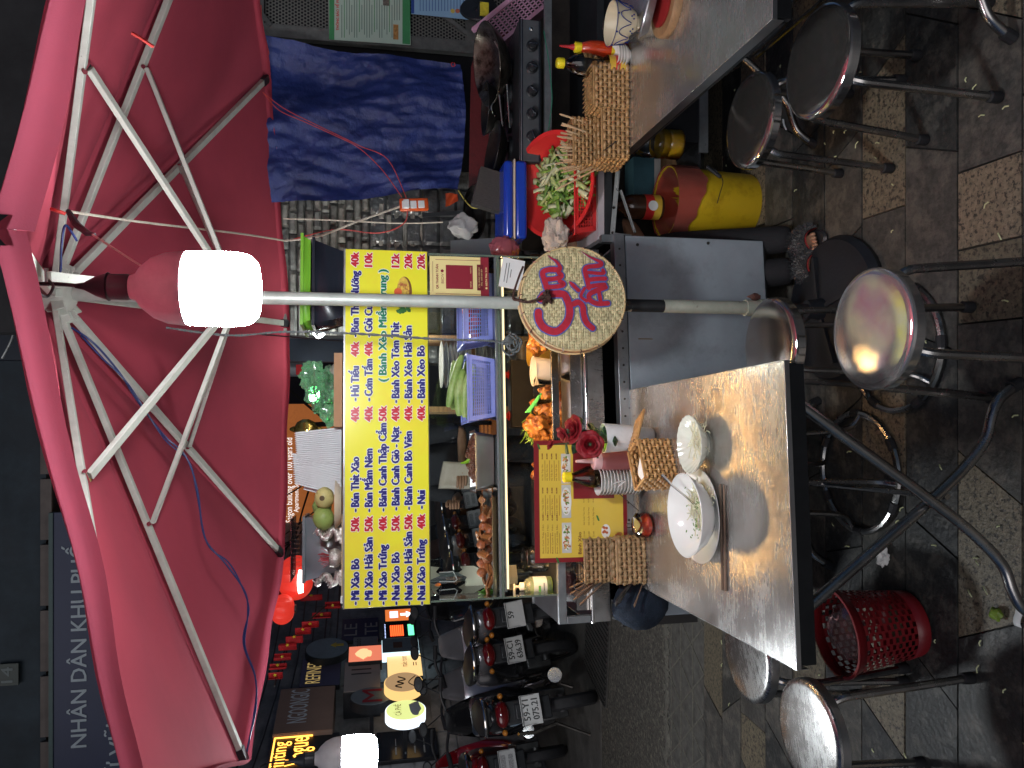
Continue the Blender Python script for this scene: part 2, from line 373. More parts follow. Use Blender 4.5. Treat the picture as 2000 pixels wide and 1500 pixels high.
for k in range(len(rows) - 1):
    y0, rk = rows[k]; y1 = rows[k + 1][0]; gp = .003
    segs = []; x = -2.9
    tl = sorted(tans.get(rk, []))
    while x < 1.85:
        nx = x + rnd.uniform(.34, .6)
        t = next((q for q in tl if q[0] >= x - .001), None)
        if t and t[0] - x < .15: segs.append((x, t[1], True)); x = t[1]; continue
        if t and nx > t[0] - .15: nx = t[0]
        segs.append((x, nx, False)); x = nx
    sl_ = [rnd.choice((-1, 1)) * rnd.uniform(.03, .075) if rnd.random() < .8 else 0 for _ in range(len(segs) + 1)]
    for i, (a, b_, tn) in enumerate(segs):
        p = [(a - sl_[i] + gp, y0 + gp), (b_ - sl_[i + 1] - gp, y0 + gp), (b_ + sl_[i + 1] - gp, y1 - gp), (a + sl_[i] + gp, y1 - gp)]
        z = rnd.uniform(-.0025, .0015)
        MB().slab(p, -.02, z).build('paving_slab', rnd.choice(gt if tn else gb), pv, smooth=0)
o = MB().slab([(-2.93, -4), (6, -4), (6, 1.21), (-2.93, 1.21)], -.03, -.001).build('paving_near', gb[1], pv)
o = MB().slab([(-9, -4), (-2.95, -4), (-2.95, 3.49), (-9, 3.49)], -.03, -.002).build('paving_far', gb[0], pv)
o = MB().slab([(1.9, 1.23), (6, 1.23), (6, 3.49), (1.9, 3.49)], -.03, -.002).build('paving_side', gb[2], pv)
# spilled cucumber peel, rice grains and dust
lv = mat('peel', (.35, .42, .14), .6, 0, .3, 5)
mb = MB()
for i in range(150):
    x, y = rnd.uniform(-1.5, 1.4), rnd.uniform(1.5, 3.3)
    l = rnd.uniform(.004, .013); a = rnd.uniform(0, pi)
    mb.tube([(x - l * cos(a), y - l * sin(a), .003), (x, y, .006), (x + l * cos(a + .4), y + l * sin(a + .4), .003)], .0022, 4)
o = mb.build('food_scraps', mat('scraps', (.52, .54, .30), .6, 0, .4, 3)); tag(o, 'pale green peel and rice scraps scattered over the paving', 'scraps', kind='stuff')
def litter(name, pts, r, m, lab, cat):
    o = MB().tube(spline(pts, 4), r, 5, sq=.35).build(name, m); return tag(o, lab, cat)
for (px, py, l, c, lab) in [(1533, 243, .05, M_white, 'white straw stub lying beside the small stool'), (1443, 307, .028, M_white, 'curled white peel on the paving near the yellow bucket')]:
    p = atZ(px, py, .006); litter('straw' if l > .04 else 'peel_scrap', [p + V((-l / 2, -.01, 0)), p + V((0, .0, .004)), p + V((l / 2, .012, 0))], .004, c, lab, 'litter')
p = atZ(1723, 1087, .02); o = MB().blob(p, (.028, .02, .018), 3, .35).build('crumpled_tissue', M_paper); tag(o, 'crumpled white tissue on the paving under the table', 'tissue')
p = atZ(1945, 1200, .014); o = MB().blob(p, (.017, .017, .014), 3, .2).build('lime', mat('lime_green', (.16, .24, .03), .4)); tag(o, 'squeezed green lime half on the ground', 'lime')
for q, lab in (((1988, 1205), 'torn white paper scrap next to the lime'),):
    p = atZ(q[0], q[1], .004); o = MB().grid(lambda u, v: (p.x + (u - .5) * .05, p.y + (v - .5) * .022, p.z + .004 * sin(u * 6)), 5, 2).build('paper_scrap', M_paper, solid=.0006); tag(o, lab, 'paper')
p = atZ(1837, 150 + 500 - 180, .004)

# ================================================================ parasol over the stall
HUB = V((.265, 2.4, 2.56))
TIPS = [V((.172, .93, 2.03)), V((1.26, 1.41, 2.03)), V((1.66, 2.38, 2.03)), V((1.33, 3.40, 2.065)), V((.29, 3.72, 2.015)), V((-.74, 3.40, 2.005)), V((-1.145, 2.39, 2.0)), V((-.735, 1.41, 2.03))]
pr = thing('parasol', 'large red canvas parasol with eight aluminium ribs over the food cart', 'parasol', (.265, 2.4, 0))
OFF = V((-.265, -2.4, 0))
canvas = mat('red_canvas', (.40, .058, .085), .85, 0, .10, 3, bump=.12, bscale=350, spec=.12, c2=(.32, .048, .072), c2t=.6, c2w=.15, c2s=2.2)
_n = canvas.node_tree.nodes; _l = canvas.node_tree.links; _t = _n.new('ShaderNodeBsdfTranslucent'); _x = _n.new('ShaderNodeMixShader'); _x.inputs[0].default_value = .16
_t.inputs[0].default_value = (.75, .16, .24, 1); _l.new(_n['Principled BSDF'].outputs[0], _x.inputs[1]); _l.new(_t.outputs[0], _x.inputs[2]); _l.new(_x.outputs[0], _n['Material Output'].inputs[0])
hp = HUB + V((0, 0, .06))
for i in range(8):
    a, b_ = TIPS[i] + V((0, 0, .034)), TIPS[(i + 1) % 8] + V((0, 0, .034))
    def f(u, v, a=a, b_=b_, i=i):
        e = a.lerp(b_, u); p = hp.lerp(e, v); sag = -.035 * sin(pi * u) * sin(pi * min(v, .97)) - .012 * sin(pi * v) * sin(9 * u + i) * sin(pi * u)
        q = p + V((0, 0, sag)) + OFF
        c = (HUB + OFF); e2 = V((q.x - c.x, q.y - c.y, 0))
        return q - e2 * (.012 * sin(pi * u) * v * v)
    MB().grid(f, 14, 14).build('canopy_panel', canvas, pr)
    def h(u, v, a=a, b_=b_, i=i):
        e = a.lerp(b_, u); c = V((HUB.x, HUB.y, 0)); d = V((e.x, e.y, 0)) - c; p = e - d * (.012 * sin(pi * u)); dn = d.normalized()
        return p + OFF + dn * (.014 * sin(pi * v)) + V((0, 0, -(.036 if i != 0 else .048) * v + .004 - .004 * sin(14 * u + i)))
    MB().grid(h, 20, 6).build('valance', canvas, pr)
def P(v): return V(v) + OFF
SL = V((.265, 2.4, 2.06))
MB().lathe([(.035, 2.50), (.05, 2.51), (.055, 2.53), (.055, 2.57), (.04, 2.59), (.03, 2.62)], 20).build('hub', M_rib, pr)
MB().lathe([(.03, 2.0), (.05, 2.01), (.055, 2.03), (.055, 2.08), (.04, 2.09), (.03, 2.11)], 20).build('slider', M_rib, pr)
for i, t in enumerate(TIPS):
    d = (t - HUB); dn = V((d.x, d.y, 0)).normalized(); s0 = HUB + dn * .045 + V((0, 0, -.02)); e = t + V((0, 0, .028)) - dn * .015
    r_ = MB().bar(P(s0), P(e), .026, .016, dn.cross(V((0, 0, 1))).cross(d).normalized()).build('rib', M_rib, pr, bev=.002)
    Fm = frame(d, V((0, 0, 1))).to_4x4(); Fm.translation = P(e)
    MB().box((0, 0, 0), (.034, .022, .045), Fm).build('rib_cap', M_blk, r_)
    mid = s0.lerp(e, .47) + V((0, 0, -.016)); ss = SL + dn * .05
    s_ = MB().bar(P(ss), P(mid), .024, .013, dn.cross(V((0, 0, 1))).cross(mid - ss).normalized()).build('strut', M_rib, pr, bev=.0015)
    bo = P(mid) + dn * 0; side = dn.cross(V((0, 0, 1)))
    MB().tube([bo - side * .018 + V((0, 0, .006)), bo + side * .018 + V((0, 0, .006))], .0065, 8).build('bolt', M_chrome, s_)
    hb = MB()
    for w in (-.013, .013): hb.bar(P(HUB + dn * .04 + side * w + V((0, 0, -.025))), P(HUB + dn * .085 + side * w + V((0, 0, -.045))), .004, .03)
    hb.build('hub_bracket', M_rib, pr)
# pole pieces (local coordinates)
def zat(px): return atP(px, 605, V((0, 2.4, 0)), V((0, 1, 0))).z
mP = mat('pole_paint', (.42, .45, .41), .42, .3, .14, 16, rvar=.1, bump=.04)
mQ = mat('pole_pale', (.36, .38, .31), .5, .1, .15, 20, c2=(.2, .19, .15), c2t=.64, c2w=.04, c2s=22)
mK = mat('pole_black_peeling', (.018, .019, .02), .45, .1, .3, 20, c2=(.36, .38, .34), c2t=.53, c2w=.008, c2s=14)
mK2 = mat('pole_black', (.018, .019, .02), .45, .1, .3, 20)
MB().tube([(0, 0, 2.52), (0, 0, zat(1063))], .0205, 20).build('pole', mP, pr)
MB().tube([(0, 0, zat(1063)), (0, 0, zat(1232))], .0215, 20).build('pole_sleeve', mK, pr)
MB().tube([(0, 0, zat(1232)), (0, 0, zat(1295))], .0216, 20).build('pole_sleeve', mK2, pr)
MB().tube([(0, 0, zat(1295)), (0, 0, zat(1462))], .0228, 20).build('pole_lower', mQ, pr)
c_ = MB().tube([(0, 0, zat(1455)), (0, 0, zat(1482)), (0, 0, zat(1482)), (0, 0, zat(1492))], [.0285, .0285, .031, .031], 20).build('collar', mQ, pr)
MB().blob((.035, -.01, zat(1472)), (.018, .014, .022), 2, .4).build('clamp_knob', mat('rusty_knob', (.07, .025, .02), .7, 0, .4, 30), c_)
MB().tube([(0, 0, zat(1488)), (0, 0, .05)], .0185, 16).build('inner_pole', mK2, pr)
for px in (1143, 1222):
    z = zat(px); MB().tube([(.003, -.018, z), (.004, -.031, z)], .008, 8).build('bolt', mat('rust', (.05, .035, .03), .6, .4, .3, 40), pr)
MB().lathe([(0, 0), (.255, 0), (.262, .02), (.245, .045), (.12, .065), (.04, .075), (.03, .13), (0, .13)], 48).build('base', mat('black_base', (.014, .016, .020), .42, 0, .3, 9, rvar=.12, bump=.08), pr)
for a in (0.3, 1.87, 3.44, 5.0): MB().bar((.03 * cos(a), .03 * sin(a), .075), (.2 * cos(a), .2 * sin(a), .06), .014, .02).build('base_brace', M_blk, pr)

# ================================================================ big LED bulbs
def bulb(name, px, py, yy, label, s=1.0, power=95, cordpts=None):
    c = atY(px, py, yy)                                   # centre of the glowing cap
    t = thing(name, label, 'light bulb', c)
    MB().lathe([(0, -.066 * s), (.03 * s, -.065 * s), (.052 * s, -.061 * s), (.064 * s, -.050 * s), (.0695 * s, -.034 * s), (.071 * s, -.01 * s), (.0705 * s, .045 * s), (.069 * s, .0645 * s), (0, .0645 * s)], 36).build('lamp_cap', emis('lamp_white', (.90, .96, 1.0), power), t)
    bm_ = mat('lamp_body', (.42, .40, .40), .5, .1, .1, 30, rvar=.1)
    MB().lathe([(.069 * s, .0655 * s), (.069 * s, .072 * s), (.066 * s, .10 * s), (.056 * s, .125 * s), (.040 * s, .145 * s), (.026 * s, .155 * s), (.021 * s, .168 * s)], 48, fn=lambda a, z: 1 + (.018 * cos(18 * a) if .07 * s < z < .15 * s else 0)).build('body', bm_, t)
    k = MB().lathe([(.023 * s, .165 * s), (.0245 * s, .17 * s), (.024 * s, .20 * s), (.027 * s, .203 * s), (.024 * s, .208 * s), (.018 * s, .225 * s), (.007 * s, .245 * s), (.004 * s, .26 * s)], 20).build('socket', M_blk, t)
    top = cordpts or [(0, 0, .42)]
    MB().tube(spline([V((0, 0, .25 * s))] + [V(q) for q in top], 6), .0035, 6).build('cord', M_wire, t)
    return t
b1 = bulb('led_bulb', 438, 565, 1.50, 'big white LED bulb glowing in front of the parasol pole', 1.0, 155, [(0.003, .0, .30), (0, .002, .345), (-.005, .04, .36)])
b2 = bulb('led_bulb', 703, 1474, 2.88, 'smaller looking LED bulb hung off the canopy end beside the neon board', 1.0, 270, [(0.0, .005, .31), (.01, -.03, .345), (.07, -.2, .36)])

# ================================================================ stools
def stool_proto(kind):
    t = thing('round_stool', 'x', 'stool', (0, 0, 0), 0, 'round steel stools')
    sm = M_seatr if kind == 1 else M_seat
    H_ = .45
    st = MB().lathe([(0, H_ + .001), (.08, H_ + .0008), (.132, H_), (.143, H_ - .0015), (.1485, H_ - .006), (.150, H_ - .012)], 64).build('seat', sm, t)
    MB().ring([(.150, H_ - .012), (.1505, H_ - .034), (.147, H_ - .037), (.142, H_ - .034), (.142, H_ - .02)], 64).build('rim', M_chrome if kind != 1 else M_steel, st)
    MB().lathe([(.144, H_ - .02), (0, H_ - .02)], 32).build('underside', M_tubeD, st)
    tm = M_tubeS if kind != 2 else M_tubeS
    for i in range(4):
        a = pi / 4 + i * pi / 2; d = V((cos(a), sin(a), 0))
        if kind == 2:
            pts = [d * .10 + V((0, 0, .425)), d * .125 + V((0, 0, .39)), d * .135 + V((0, 0, .2)), d * .15 + V((0, 0, .06)), d * .196 + V((0, 0, .016))]; rr = .0095
        else:
            pts = [d * .085 + V((0, 0, .428)), d * .125 + V((0, 0, .418)), d * .150 + V((0, 0, .392)), d * .158 + V((0, 0, .34)), d * .175 + V((0, 0, .15)), d * .188 + V((0, 0, .022))]; rr = .0115
        l = MB().tube(spline(pts, 5), rr, 10).build('leg', tm, t)
        if kind != 2: MB().lathe([(0, 0), (.014, 0), (.0165, .004), (.0155, .034), (.0125, .036), (0, .036)], 14, T(d.x * .189, d.y * .189, 0)).build('rubber_foot', M_rub, l)
    if kind == 2:
        R_ = .2; rg = MB().tube([(R_ * cos(q * pi / 24), R_ * sin(q * pi / 24), .0135) for q in range(48)], .0115, 8, closed=True).build('foot_ring', M_tubeS, t)
        for i in range(6):
            a0 = .3 + i * pi / 3; MB().tube([(R_ * cos(a0 + q * .045), R_ * sin(a0 + q * .045), .0145) for q in range(5)], .0145, 8).build('rubber_clip', M_rub, rg)
    return t
s1 = stool_proto(0); s2 = dup(s1); s3 = dup(s1); s5 = stool_proto(1); s6 = dup(s5); s4 = stool_proto(2); s7 = dup(s4)
def at(z, px, py): p = atZ(px, py, z); return (p.x, p.y, 0)
s1b = next(c for c in s1.children if c.name.startswith('seat')); s1b.material_slots[0].link = 'OBJECT'; s1b.material_slots[0].material = steel_sheet('steel_seat_glare', .74, .05, .5, stain=(.66, .62, .57), swirl=True, sx=(5, 5, 1), metal=.82)  # paler steel on this seat alone, lamp glare put into its colour
place(s1, at(.45, 1697, 643), radians(20), 'brightest mirror-top stool at the table corner under the bulb')
place(s2, at(.45, 1591, 122), radians(6), 'biggest looking dark-topped stool beside the second steel table')
place(s3, at(.45, 1459, 236), radians(-12), 'dark blue reflecting stool between the yellow bucket and second table')
place(s4, (.115, 2.10, 0), radians(10), 'stool on a foot ring half tucked behind the table corner by the parasol base')
place(s5, at(.45, 1575, 1436), radians(15), 'brushed scratched stool standing farthest from the pole')
place(s6, at(.45, 1455, 1278), radians(30), 'brushed stool peeking out behind the slanted table edge')
place(s7, (-.30, 2.28, 0), radians(40), 'stool pushed fully under the laid table')

# ================================================================ folding tables
def folding_table(name, label):
    """local frame: x 0..W (left to right), y 0..D (front to back)"""
    W, D, Hh = .688, 1.075, .72
    t = thing(name, label, 'table', (0, 0, 0), 0, 'folding steel tables')
    top = MB().box((W / 2, D / 2, Hh - .0015), (W, D, .003)).build('tabletop', M_table, t, bev=.001)
    lip = MB()
    lip.bx(0, W, -.0015, .0, Hh - .012, Hh - .0005); lip.bx(0, W, D, D + .0015, Hh - .012, Hh - .0005); lip.bx(-.0015, 0, 0, D, Hh - .03, Hh - .0005); lip.bx(W, W + .0015, 0, D, Hh - .03, Hh - .0005)
    lip.build('folded_edge', M_steel, top)
    a = MB(); a.bx(.006, W - .006, .002, .02, Hh - .052, Hh - .0035); a.bx(.006, W - .006, D - .02, D - .002, Hh - .045, Hh - .0035); a.bx(.002, .02, .02, D - .02, Hh - .045, Hh - .0035); a.bx(W - .02, W - .002, .02, D - .02, Hh - .045, Hh - .0035)
    a.build('apron', mat('dark_apron', (.022, .024, .026), .4, .5, .2, 20), t, bev=.002)
    for yy in (.075, D - .12):
        for s in (1, -1):
            X = lambda x: x if s == 1 else W - x
            yo = yy + .016 * s
            pts = [(X(.085), yo, .665), (X(.20), yo, .50), (X(.36), yo, .27), (X(.44), yo, .17), (X(.50), yo, .115), (X(.555), yo, .095), (X(.60), yo, .07), (X(.64), yo, .013)]
            l = MB().tube(spline(pts, 5), .0135, 12).build('leg', M_tubeS, t)
            MB().tube([(X(.632), yo, .03), (X(.645), yo, .0)], .017, 10).build('rubber_foot', M_rub, l)
    for x in (.09, W - .09): MB().tube([(x, .05, .665), (x, D - .1, .665)], .011, 8).build('rail', M_tubeD, t)
    MB().tube([(.36, .09, .235), (.36, D - .12, .235)], .008, 8).build('cross_rail', M_tubeS, t)
    return t
tb1 = folding_table('folding_table', 'steel-topped folding table laid with noodle bowls and wicker baskets')
TA = radians(4.2); tb1.location = (-.633, 1.507, 0); tb1.rotation_euler.z = TA
tb2 = dup(tb1); tb2.location = (.856, 1.607, 0); tb2.rotation_euler.z = 0; tb2['label'] = 'bare steel folding table holding sauce bottles and a blue patterned bowl'
# ================================================================ the food cart
CPHI = radians(6); CE = V((cos(CPHI), sin(CPHI), 0)); CN = V((-sin(CPHI), cos(CPHI), 0)); CO = V((0, 2.608, 0))
def C2(px, py, dy=0):
    """photo pixel -> cart x and z on the upright plane dy behind the cart's front"""
    p = atP(px, py, CO + CN * dy, CN) - CO; return p.dot(CE), p.z
def CW(x, y, z): return CO + CE * x + CN * y + V((0, 0, z))
def cthing(name, label, cat, x, y, z, rz=0, group=None): return thing(name, label, cat, CW(x, y, z), CPHI + rz, group)
cart = thing('food_cart', 'glass-cased noodle cart with yellow price board and grey front panel', 'food cart', CO, CPHI)
gp_m = mat('grey_panel', (.27, .31, .345), .55, .1, .10, 7, bump=.05, rvar=.08, c2=(.20, .225, .24), c2t=.6, c2w=.09, c2s=5)
alu = mat('aluminium', (.32, .34, .35), .38, .8, .18, 20, rvar=.1, c2=(.1, .1, .1), c2t=.66, c2w=.03, c2s=30)
dks = mat('dark_steel', (.035, .038, .042), .45, .5, .25, 14)
XL, XR, XP = -.742, .466, .556; D_ = .52
# base cabinet
pl = MB(); pl.slab([(-.83, -.012), (XP, -.012), (XP, -.004), (-.83, -.004)], .152, .712)
fp = pl.build('front_panel', gp_m, cart, bev=.004)
for px, py in ((1245, 478), (1383, 475), (1245, 900)):
    x, z = C2(px, py, -.012); MB().lathe([(.006, 0), (.005, .003), (0, .004)], 10, T(x, -.012, z) @ Rx(pi / 2)).build('rivet', M_tubeD, fp)
rust = MB(); x, z = C2(1247, 662, -.014); rust.bx(x - .002, x + .002, -.0145, -.0135, z - .06, z); 
MB().bx(x - .001, x + .002, -.0142, -.0122, z - .055, z).build('rust_streak', mat('rust_stain', (.20, .13, .05), .8, 0, .3, 40), fp)
MB().bx(-.83, -.822, 0, D_, .16, .71).build('side_panel', dks, cart)
MB().bx(XP - .008, XP, 0, D_, .16, .71).build('side_panel', gp_m, cart)
MB().bx(-.82, XP - .01, D_ - .01, D_, .16, .75).build('back_panel', dks, cart)
MB().bx(-.82, XP - .01, .0, D_, .14, .15).build('bottom_panel', dks, cart)
for x0 in (-.835, XP - .025):
    for y0 in (-.002, D_ - .025):
        if y0 < 0: MB().bx(x0, x0 + .028, y0, y0 + .028, .725, .80).build('post', alu, cart)
        else: MB().bx(x0, x0 + .028, y0, y0 + .028, .02, .80).build('post', alu, cart)
MB().bx(-.84, XP + .004, -.016, .03, .716, .757).build('rail', alu, cart, bev=.002)
mb = MB()
for i in range(22):
    mb.lathe([(.0045, 0), (.0035, .002), (0, .0025)], 8, T(-.8 + i * .062, -.016, .737) @ Rx(pi / 2))
r_ = mb.build('rivets', M_tubeD, cart); r_['kind'] = 'stuff'
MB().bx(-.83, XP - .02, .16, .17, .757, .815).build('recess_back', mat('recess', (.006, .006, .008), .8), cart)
# steel tray body with rolled rims
st_cart = steel_sheet('steel_cart', .48, .3, .3, sx=(14, 2, 2))
MB().bx(-.84, .50, -.004, D_, .812, .872).build('tray_body', st_cart, cart, bev=.002)
MB().bx(-.845, .505, -.010, D_, .872, .884).build('tray_rim', M_chrome, cart, bev=.003)
warmst = steel_sheet('steel_warm', .6, .22, .3)
tr = MB(); tr.bx(-.80, .49, .02, D_ - .02, .886, .896); tr.bx(-.80, .49, .016, .024, .886, .93)
tr.build('inner_tray', warmst, cart)
# left steel frame that carries the shelf end
x0, z1 = C2(1083, 1178, 0)
fr = MB()
for (a, b_, c, d) in [(-.835, -.80, .972, .945), ]: pass
zt = C2(1090, 1180)[1]
fr.bx(-.84, -.34, -.006, .016, zt - .03, zt); fr.bx(-.84, -.815, -.006, .016, .885, zt - .03); fr.bx(-.60, -.58, -.006, .016, .885, zt - .03); MB().bx(-.84, -.815, .4, .43, .885, zt).build('frame_leg', alu, cart)
fr.build('side_frame', alu, cart, bev=.002)
MB().bx(-.84, -.34, .016, .42, zt - .012, zt - .004).build('side_shelf', dks, cart)
# glass case
zs0, zs1 = .0, .0
ZT, ZB, ZS = 1.728, .898, 1.19
gl = MB().bx(XL, XL + .005, .0, D_ - .02, ZT - .28, ZT); 
MB().bx(XL, XL + .005, .006, D_ - .02, ZS + .012, ZT - .003).build('glass_side', M_pane, cart)
MB().bx(XR - .005, XR, .006, D_ - .02, ZB, ZT - .003).build('glass_side', M_pane, cart)
MB().bx(XL, XL + .005, .006, D_ - .02, zt, ZS - .004).build('glass_side', M_pane, cart)
for x in (XL - .0005, XR - .0055):
    MB().bx(x, x + .006, .0, .005, (zt if x < 0 else ZB), ZT - .003).build('glass_edge', M_paned, cart)
MB().bx(XL + .008, XR - .008, .010, D_ - .03, ZS, ZS + .008).build('glass_shelf', M_pane, cart)
MB().bx(XL + .003, XR - .003, .002, .0095, ZS - .001, ZS + .009).build('shelf_edge', M_paned, cart)
MB().bx(XL + .003, XR - .003, .004, .012, ZS + .0095, ZS + .016).build('shelf_trim', alu, cart)
MB().bx(XL + .02, XR - .01, .012, .022, ZS - .012, ZS - .004).build('strip_channel', alu, cart)
MB().bx(XL + .03, XR - .01, .008, .0115, ZS - .0175, ZS - .0115).build('led_diffuser', emis('led_warm_front', (1.0, .80, .42), 1.5), cart)
MB().bx(XL + .03, XR - .01, .013, .024, ZS - .0150, ZS - .0125).build('led_strip', emis('led_warm', (1.0, .56, .20), 85), cart)
MB().bx(XL + .008, XR - .008, D_ - .03, D_ - .025, ZB, ZT - .003).build('glass_back', M_pane, cart)
MB().bx(XL, XR, 0, D_ - .02, ZT, ZT + .008).build('glass_top', M_pane, cart)
MB().bx(XL + .005, XR - .005, .03, D_ - .03, ZT - .012, ZT - .003).build('top_board', dks, cart)
for x in (XL + .01, XR - .022): MB().bx(x, x + .012, D_ - .022, D_ - .008, ZB, ZT).build('back_post', alu, cart)
x0, z0 = C2(1096, 870); x1, z1 = C2(1081, 686)
MB().bx(x0 - .02, x1 + .01, -.004, .012, z0 + .003, z0 + .03).build('steel_rail', steel_sheet('rail_steel', .33, .22, .2), cart, bev=.002)
# yellow price board with raised print
yb = mat('board_yellow', (.83, .80, .04), .28, 0, .03, 2, coat=.3, c2=(.84, .66, .05), c2t=.6, c2w=.12, c2s=2.5)
SX0, SX1, SZ0, SZ1 = -.744, .467, 1.448, 1.728
sg = MB().bx(SX0, SX1, -.016, -.006, SZ0, SZ1).build('price_board', yb, cart, bev=.001)
MB().bx(SX0 - .003, SX1 + .003, -.006, -.001, SZ0 - .004, SZ1 + .006).build('board_frame', alu, sg)
navy = mat('print_navy', (.012, .012, .17), .35, 0, .04, 5); red_ = mat('print_red', (.52, .01, .025), .35, 0, .04, 5); grn = mat('print_green', (.0, .19, .09), .35, 0, .04, 5); hal = mat('print_white', (.80, .82, .84), .4, 0, .02, 5)
RX = [702, 728.5, 756, 781, 806, 831]
colw = {0: (1178, 0), 1: (985, 0), 2: (778, 0)}
# (row, first y pixel, last y pixel, words, colour)
L_ = [
 (0, 1170, 1092, 'Mì Xào Bò', navy), (1, 1170, 1050, 'Mì Xào Hải Sản', navy), (2, 1170, 1064, 'Mì Xào Trứng', navy), (3, 1170, 1079, 'Nui Xào Bò', navy), (4, 1170, 1039, 'Nui Xào Hải Sản', navy), (5, 1170, 1054, 'Nui Xào Trứng', navy),
 (0, 1037, 1010, '50k', red_), (1, 1037, 1008, '50k', red_), (2, 1036, 1008, '40k', red_), (3, 1036, 1007, '50k', red_), (4, 1033, 1004, '50k', red_), (5, 1032, 1004, '40k', red_),
 (0, 989, 893, 'Bún Thịt Xào', navy), (1, 989, 877, 'Bún Mắm Nêm', navy), (2, 988, 827, 'Bánh Canh Thập Cẩm', navy), (3, 986, 834, 'Bánh Canh Giò - Nạt', navy), (4, 985, 843, 'Bánh Canh Bò Viên', navy), (5, 983, 958, 'Nui', navy),
 (0, 823, 795, '40k', red_), (1, 823, 794, '40k', red_), (2, 822, 793, '50k', red_), (3, 822, 793, '40k', red_), (4, 822, 793, '40k', red_), (5, 821, 793, '40k', red_),
 (0, 773, 716, 'Hủ Tiếu', navy), (1, 773, 702, 'Cơm Tấm', navy), (2, 745, 527, '( Bánh Xèo Miền Trung )', grn), (3, 777, 630, 'Bánh Xèo Tôm Thịt', navy), (4, 777, 637, 'Bánh Xèo Hải Sản', navy), (5, 777, 676, 'Bánh Xèo Bò', navy),
 (0, 696, 668, '40k', red_), (1, 695, 668, '40k', red_),
 (0, 648, 530, 'Bún Thịt Nướng', navy), (1, 648, 578, 'Gỏi Cuốn', navy),
 (0, 521, 493, '40k', red_), (1, 521, 494, '10k', red_), (3, 522, 496, '12k', red_), (4, 524, 496, '20k', red_), (5, 525, 497, '20k', red_)]
for rw, ya, yb_, wd, m_ in L_:
    f_ = (1186 - ya) / 700
    xb = RX[rw] - .7 - .9 * f_
    x0, z0 = C2(xb, ya, -.016); x1, _ = C2(xb, yb_, -.016)
    lo = .0 
    text(wd, m_, sg, x0, z0, w=x1 - x0, h=.0272, y=-.0178, bold=.0021, out=.0021, outm=hal)
    if wd[0].isalpha():
        text('-', m_, sg, x0 - .0165, z0 + .001, w=.0075, h=.031, y=-.0178, bold=.0021, out=.0021, outm=hal)
# printed pancake picture on the board
x, z = C2(790, 568, -.017)
pic = MB().lathe([(.062, 0), (.06, .0006), (0, .0006)], 28, T(x, -.0162, z) @ Rx(pi / 2) @ Matrix.Diagonal((.82, .42, 1, 1))); pic.build('picture_plate', mat('print_brown', (.22, .09, .03), .5, 0, .3, 50), sg)
MB().lathe([(.05, 0), (.05, .0006), (0, .0006)], 28, T(x + .004, -.0168, z + .004) @ Rx(pi / 2) @ Matrix.Diagonal((.9, .42, 1, 1))).build('picture_food', mat('print_pancake', (.62, .42, .06), .6, 0, .35, 40, c2=(.35, .08, .03), c2t=.55, c2w=.06, c2s=45), sg)
mb = MB()
for i in range(16): mb.lathe([(.012, 0), (0, .0004)], 6, T(x - .05 + rnd.uniform(-.025, .02), -.0170 - i * .00003, z - .002 + rnd.uniform(-.012, .022)) @ Rx(pi / 2) @ Rz(rnd.random() * 3) @ Matrix.Diagonal((1, .6, 1, 1)))
o = mb.build('picture_leaves', mat('print_leaf', (.03, .16, .03), .6, 0, .5, 60), sg); o['kind'] = 'stuff'
MB().lathe([(.014, 0), (.013, .0008), (0, .0008)], 16, T(x - .004, -.017, z + .022) @ Rx(pi / 2)).build('picture_sauce', mat('print_sauce', (.7, .12, .04), .4), sg)

# payment poster (scan code left out) and white slip on the glass
x0, z0 = C2(955, 583, -.004); x1, z1 = C2(839, 500, -.004); X0, X1, Z0, Z1 = x0, x1, z0, z1
zb = C2(939, 583, -.004)[1]
po = cthing('payment_poster', 'yellow and maroon payment poster taped on the cart glass', 'poster', (X0 + X1) / 2, -.006, Z0)
w_ = (X1 - X0) / 2; h_ = Z1 - Z0
MB().bx(-w_, w_, -.001, .001, 0, h_).build('sheet', mat('poster_yellow', (.80, .68, .30), .4, 0, .04, 6), po)
MB().bx(-w_, w_, -.0022, -.0012, 0, zb - Z0).build('footer', mat('poster_maroon', (.26, .02, .035), .4, 0, .05, 6), po)
mm_ = MATS['poster_maroon']
fq = MB(); t_ = .0012
fq.bx(-w_ + .012, -w_ + .012 + t_, -.0022, -.0012, zb - Z0, h_ - .02); fq.bx(w_ - .012 - t_, w_ - .012, -.0022, -.0012, zb - Z0, h_ - .02); fq.bx(-w_ + .02, w_ - .02, -.0022, -.0012, h_ - .011, h_ - .011 + t_)
fq.build('border', mm_, po)
qs = .082; qz = zb - Z0 + .028
MB().bx(-qs / 2 - .002, qs / 2 + .002, -.0022, -.0012, qz, qz + qs + .014).build('code_panel', mm_, po, bev=.0)
text('QR THANH TOÁN', mm_, po, 0, h_ - .030, w=.088, h=.0088, y=-.002, bold=.0004, align='C')
text('BIDV', mm_, po, -.006, h_ - .049, w=.036, h=.0095, y=-.002, align='C')
MB().lathe([(.0062, 0), (.0058, .0006), (.0032, .0006), (.003, 0)], 5, T(.021, -.0012, h_ - .044) @ Rx(pi / 2)).build('emblem', mm_, po)
yl = MATS['poster_yellow']
text('VIETQR', yl, po, -.026, qz + .005, w=.023, h=.0048, y=-.0028, align='C'); text('NAPAS', yl, po, .026, qz + .005, w=.023, h=.0048, y=-.0028, align='C')
MB().bx(-.047, .047, -.0030, -.0023, zb - Z0 - .010, zb - Z0 + .013).build('name_panel', mat('poster_dark', (.15, .012, .02), .4), po)
